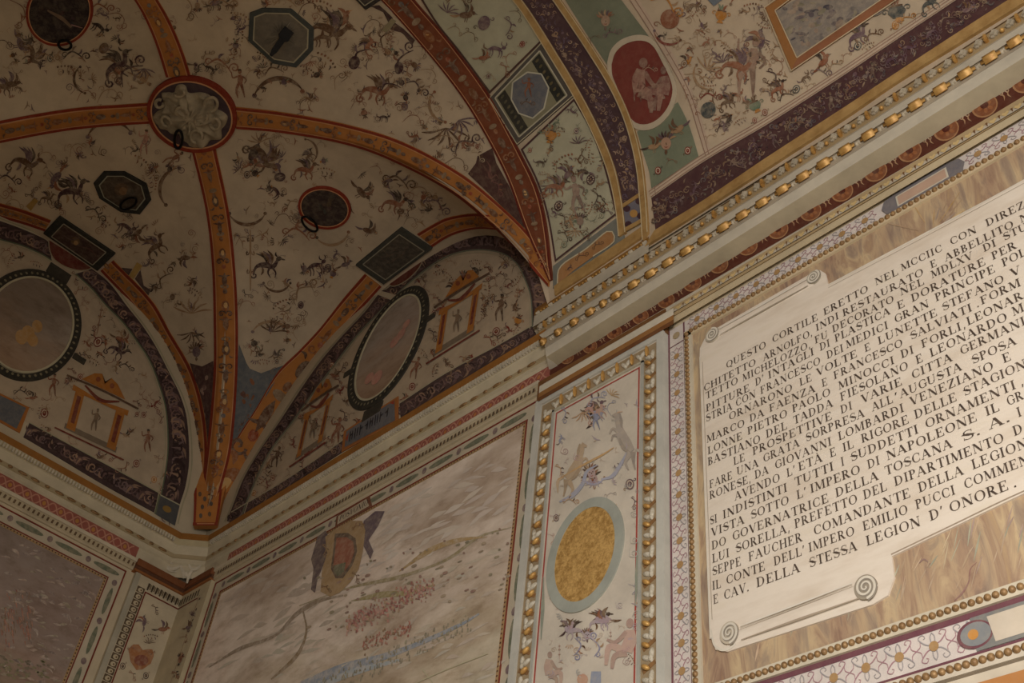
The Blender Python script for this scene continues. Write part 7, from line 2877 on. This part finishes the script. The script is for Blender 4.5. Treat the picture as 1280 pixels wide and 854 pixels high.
# lettering: words placed by their first and last letter on the wall
LINES = [
    [('QUESTO', 907.9, 460.8, 957.8, 434), ('CORTILE', 965.5, 428.5, 1023, 399.7), ('ERETTO', 1030, 394.5, 1085.7, 364), ('NEL', 1094.4, 357, 1123.6, 343), ('MCCIIC', 1127, 339, 1178.8, 313), ('CON', 1188.7, 306.6, 1221.7, 290), ('DIREZI', 1233.6, 283.4, 1288, 256)],
    [('CHITETTO', 879.8, 489.6, 945, 455.9), ('ARNOLFO,', 954.3, 451.6, 1016, 419), ('INDI', 1020.3, 414.4, 1049, 398), ('RESTAURATO', 1054, 395.9, 1155, 343), ('E', 1164, 335.4, 1171.8, 331.9), ('ABBELLITO', 1182, 327, 1268, 283.4), ('N', 1276, 278.8, 1288, 272.6)],
    [('TETTO', 882, 499.4, 922.7, 479), ('MICHELOZZO,', 928.3, 477, 1013.5, 434), ('FU', 1019, 429.8, 1035.5, 421.3), ('DECORATO', 1041, 416, 1118, 376.9), ('NEL', 1126, 369.5, 1156, 355), ('MDLXV', 1164.8, 348, 1216.8, 322.5), ('DI', 1230, 315, 1246, 307), ('STUC', 1255.4, 301, 1296, 281)],
    [('PITTURE', 882.6, 515, 937.4, 488.3), ("D'", 944.5, 482.8, 955.5, 476.6), ('INTAGLI', 960.6, 474, 1018, 443), ('DI', 1025.3, 438.7, 1038, 432.4), ('PLASTICA', 1044, 428, 1113.8, 392), ('E', 1122.6, 387, 1131.8, 382.6), ('DORATURE', 1140, 377.8, 1233, 330), ('PER', 1241, 325, 1271.6, 309.7)],
    [('STRIA', 882.6, 527.6, 915.7, 511.4), ('CON', 919.9, 508.5, 945, 496), ('FRANCESCO', 950.8, 493, 1026, 454.5), ('DEI', 1034, 449, 1054.8, 438.8), ('MEDICI', 1058, 435.6, 1111, 410), ('GRAN', 1119, 404, 1162, 383), ('PRINCIPE', 1170, 377, 1244.9, 339.4), ('POL', 1254, 333.6, 1284, 318)],
    [('ORNARONO', 911.4, 525.5, 990.8, 488), ('LE', 1000, 482.6, 1015.4, 475.6), ('VOLTE', 1021, 470.5, 1072.3, 445.4), ('E', 1081.5, 440.3, 1089, 436.7), ('LUNETTE', 1098.3, 431, 1172.5, 394), ('STEFANO', 1178.8, 389, 1256, 351.8), ('V', 1264.5, 346.5, 1277, 340.3)],
    [('MARCO', 883.3, 553.9, 931, 532.5), ('DA', 937.4, 527.9, 955.7, 519.5), ('FAENZA', 962, 515.3, 1019.6, 489), ('E', 1028, 484, 1035, 480.7), ('FRANCESCO', 1042.8, 474.4, 1129, 432), ('SALVIATI', 1138.8, 425, 1216, 388), ('.', 1221, 384.6, 1225, 383), ('FORM', 1227, 381, 1277, 356.7)],
    [('LONNE', 884.8, 568.3, 928.3, 548.6), ('PIETRO', 934.6, 543.8, 984.5, 520.3), ('PAOLO', 990.8, 515.9, 1038.6, 493.5), ('MINOCCI', 1048.5, 487.4, 1118.7, 454), ('DI', 1127, 448, 1143, 441), ('FORLI', 1152.8, 435.2, 1202.7, 411.9), (',', 1204, 411, 1208, 409), ('LEONAR', 1209.7, 407, 1280, 372.8)],
    [('BASTIANO', 884.8, 582.4, 950.8, 552.5), ('DEL', 957.8, 547.9, 984.5, 535.8), ('TADDA', 992, 531, 1042, 507.5), ('FIESOLANO', 1051, 501.6, 1136, 461), ('E', 1146, 455.4, 1154.5, 451.4), ('LEONARDO', 1163.4, 446.6, 1260, 400), ('MA', 1266.7, 395.2, 1294, 382)],
    [('LE', 917, 581.7, 931.8, 575.4), ('PROSPETTIVE', 941, 569.3, 1040.7, 523.6), ('DI', 1051.3, 517.4, 1066, 511), ('VARIE', 1077.3, 504.4, 1128.5, 480.8), ('CITTA', 1140.5, 474, 1191.5, 450.4), ('GERMANI', 1201.3, 443.8, 1283, 405)],
    [('FARE', 886.9, 610.6, 915.7, 598.3), ('UNA', 921.3, 594.5, 948.7, 582.8), ('GRATA', 954.3, 578.3, 1000, 557.4), ('SORPRESA', 1007.7, 552.5, 1081.5, 520.2), ('ALL', 1090.6, 514.4, 1117, 502.9), ("'", 1119, 502, 1124, 499.7), ('AUGUSTA', 1125.7, 498, 1203.4, 461.9), ('SPOSA', 1216, 455.4, 1271.6, 429.5)],
    [('RONESE,', 886.9, 624.6, 939, 602.4), ('DA', 943.8, 598.9, 961.3, 591.4), ('GIOVANNI', 969, 586.6, 1040, 556), ('LOMBARDI', 1048.5, 550.8, 1130.7, 514), ('VENEZIANO', 1138.4, 507.5, 1242.8, 461.4), ('E', 1254.7, 454, 1265, 449.5)],
    [('AVENDO', 918.5, 626, 975.4, 601.2), ("L'", 983.8, 596.6, 995, 591.5), ('ETÀ', 998.5, 589, 1028.8, 576.3), ('E', 1038, 571.9, 1045.7, 568.8), ('IL', 1054, 565.1, 1068, 558.9), ('RIGORE', 1077.3, 554, 1137, 528.5), ('DELLE', 1144, 524, 1197, 500.4), ('STAGION', 1205.5, 495.4, 1284, 459)],
    [('SI', 887.6, 656.2, 896.7, 652.7), ('INDISTINTI', 903.7, 648.9, 984.5, 613.7), ('TUTTI', 993.6, 608.2, 1042.8, 587.4), ('I', 1052, 583, 1056, 581.4), ('SUDDETTI', 1064, 577.3, 1149, 541), ('ORNAMENTI', 1157.8, 535.7, 1270.9, 485.3), (',', 1276, 482.5, 1281, 480.3)],
    [('VISTA', 889, 671.1, 931, 653.9), ('SOTTO', 938.8, 649.3, 986.6, 629.4), ("L'", 996.4, 624.4, 1009, 619), ('IMPERO', 1013.3, 616.6, 1075.9, 591.1), ('DI', 1085, 586.4, 1100.4, 579.9), ('NAPOLEONE', 1108.9, 575.6, 1222.4, 525.4), ('IL', 1233, 520.2, 1250.5, 512.9), ('GRA', 1260, 507.6, 1292, 493)],
    [('DO', 889.7, 687.5, 907.9, 680.4), ('GOVERNATRICE', 915.7, 676, 1036.5, 627.2), ('DELLA', 1045, 621.9, 1099, 599), ('TOSCANA', 1106.8, 594.7, 1191.5, 558.5), ('S.', 1203.4, 552.4, 1227, 542.2), ('A.', 1237, 537.2, 1264, 526), ('I', 1273, 521.5, 1278, 519.5)],
    [('LUI', 890.4, 704, 912, 695.7), ('SORELLA,', 919.9, 691.3, 988, 664), ('PREFETTO', 993.6, 660.7, 1072.4, 628), ('DEL', 1080, 624.7, 1109.6, 612.5), ('DIPARTIMENTO', 1118.7, 608, 1256, 551.9), ('D', 1268, 545.3, 1280, 540)],
    [('SEPPE', 890.4, 720, 926.9, 706.5), ('FAUCHER', 936, 702, 1003.5, 676), ('COMANDANTE', 1017.6, 669.4, 1139, 620.9), ('DELLA', 1149, 615.9, 1205.5, 592.4), ('LEGION', 1216, 587, 1286, 558.4)],
    [('IL', 890.4, 737.8, 901.6, 734.3), ('CONTE', 907.9, 730.8, 957, 712.4), ("DELL'", 967.6, 707.5, 1007, 692.4), ('IMPERO', 1011.2, 690.4, 1068.8, 668.3), ('EMILIO', 1079.4, 663.8, 1135.6, 641.4), ('PUCCI', 1145.4, 636.9, 1195, 617.3), ('COMMEN', 1206.2, 611.6, 1288, 578.8)],
    [('E', 891.8, 755.4, 898, 753.3), ('CAV.', 905, 749.9, 936.8, 738.6), ('DELLA', 945.9, 734.5, 1000.7, 714.4), ('STESSA', 1011.9, 709.9, 1072.4, 687.4), ('LEGION', 1083.6, 682.6, 1151.7, 656.6), ("D'", 1163, 651.4, 1181, 644), ('ONORE', 1188, 641, 1262, 611.6), ('.', 1267, 610, 1272, 608)],
]
W2 = WallBack(0.0145)
for k, ln_ in enumerate(LINES):
    mb = MB(XZ(0.0), 0.0145)
    h = 0.0415 if k not in (3, 4, 8, 14, 19, 16, 17, 15) else 0.043
    if k > 13: h -= 0.002
    for (wd2, xa, ya, xb, yb) in ln_:
        X, _ = W2.hit([(xa, ya), (xb, yb)])
        p0, p1 = X[0][[0, 2]], X[1][[0, 2]]
        text_run(mb, wd2, p0, p1, h, (1, 1, 1))
    mb.build('text_line', M['ink'], sc)

for _nm, _g in (('lunette', 'lunettes of the corner bay'), ('oval_medallion', 'oval landscape medallions of the lunettes'), ('name_tablet', 'name tablets'),
                ('grotesque_panel', 'white grotesque panels of the arch'), ('green_panel', 'green panels beside the red medallion'), ('wall_fresco', 'landscape frescoes')):
    for _o in SC.objects:
        if _o.parent is None and _o.name.split('.')[0] == _nm:
            _o['group'] = _g
settle()
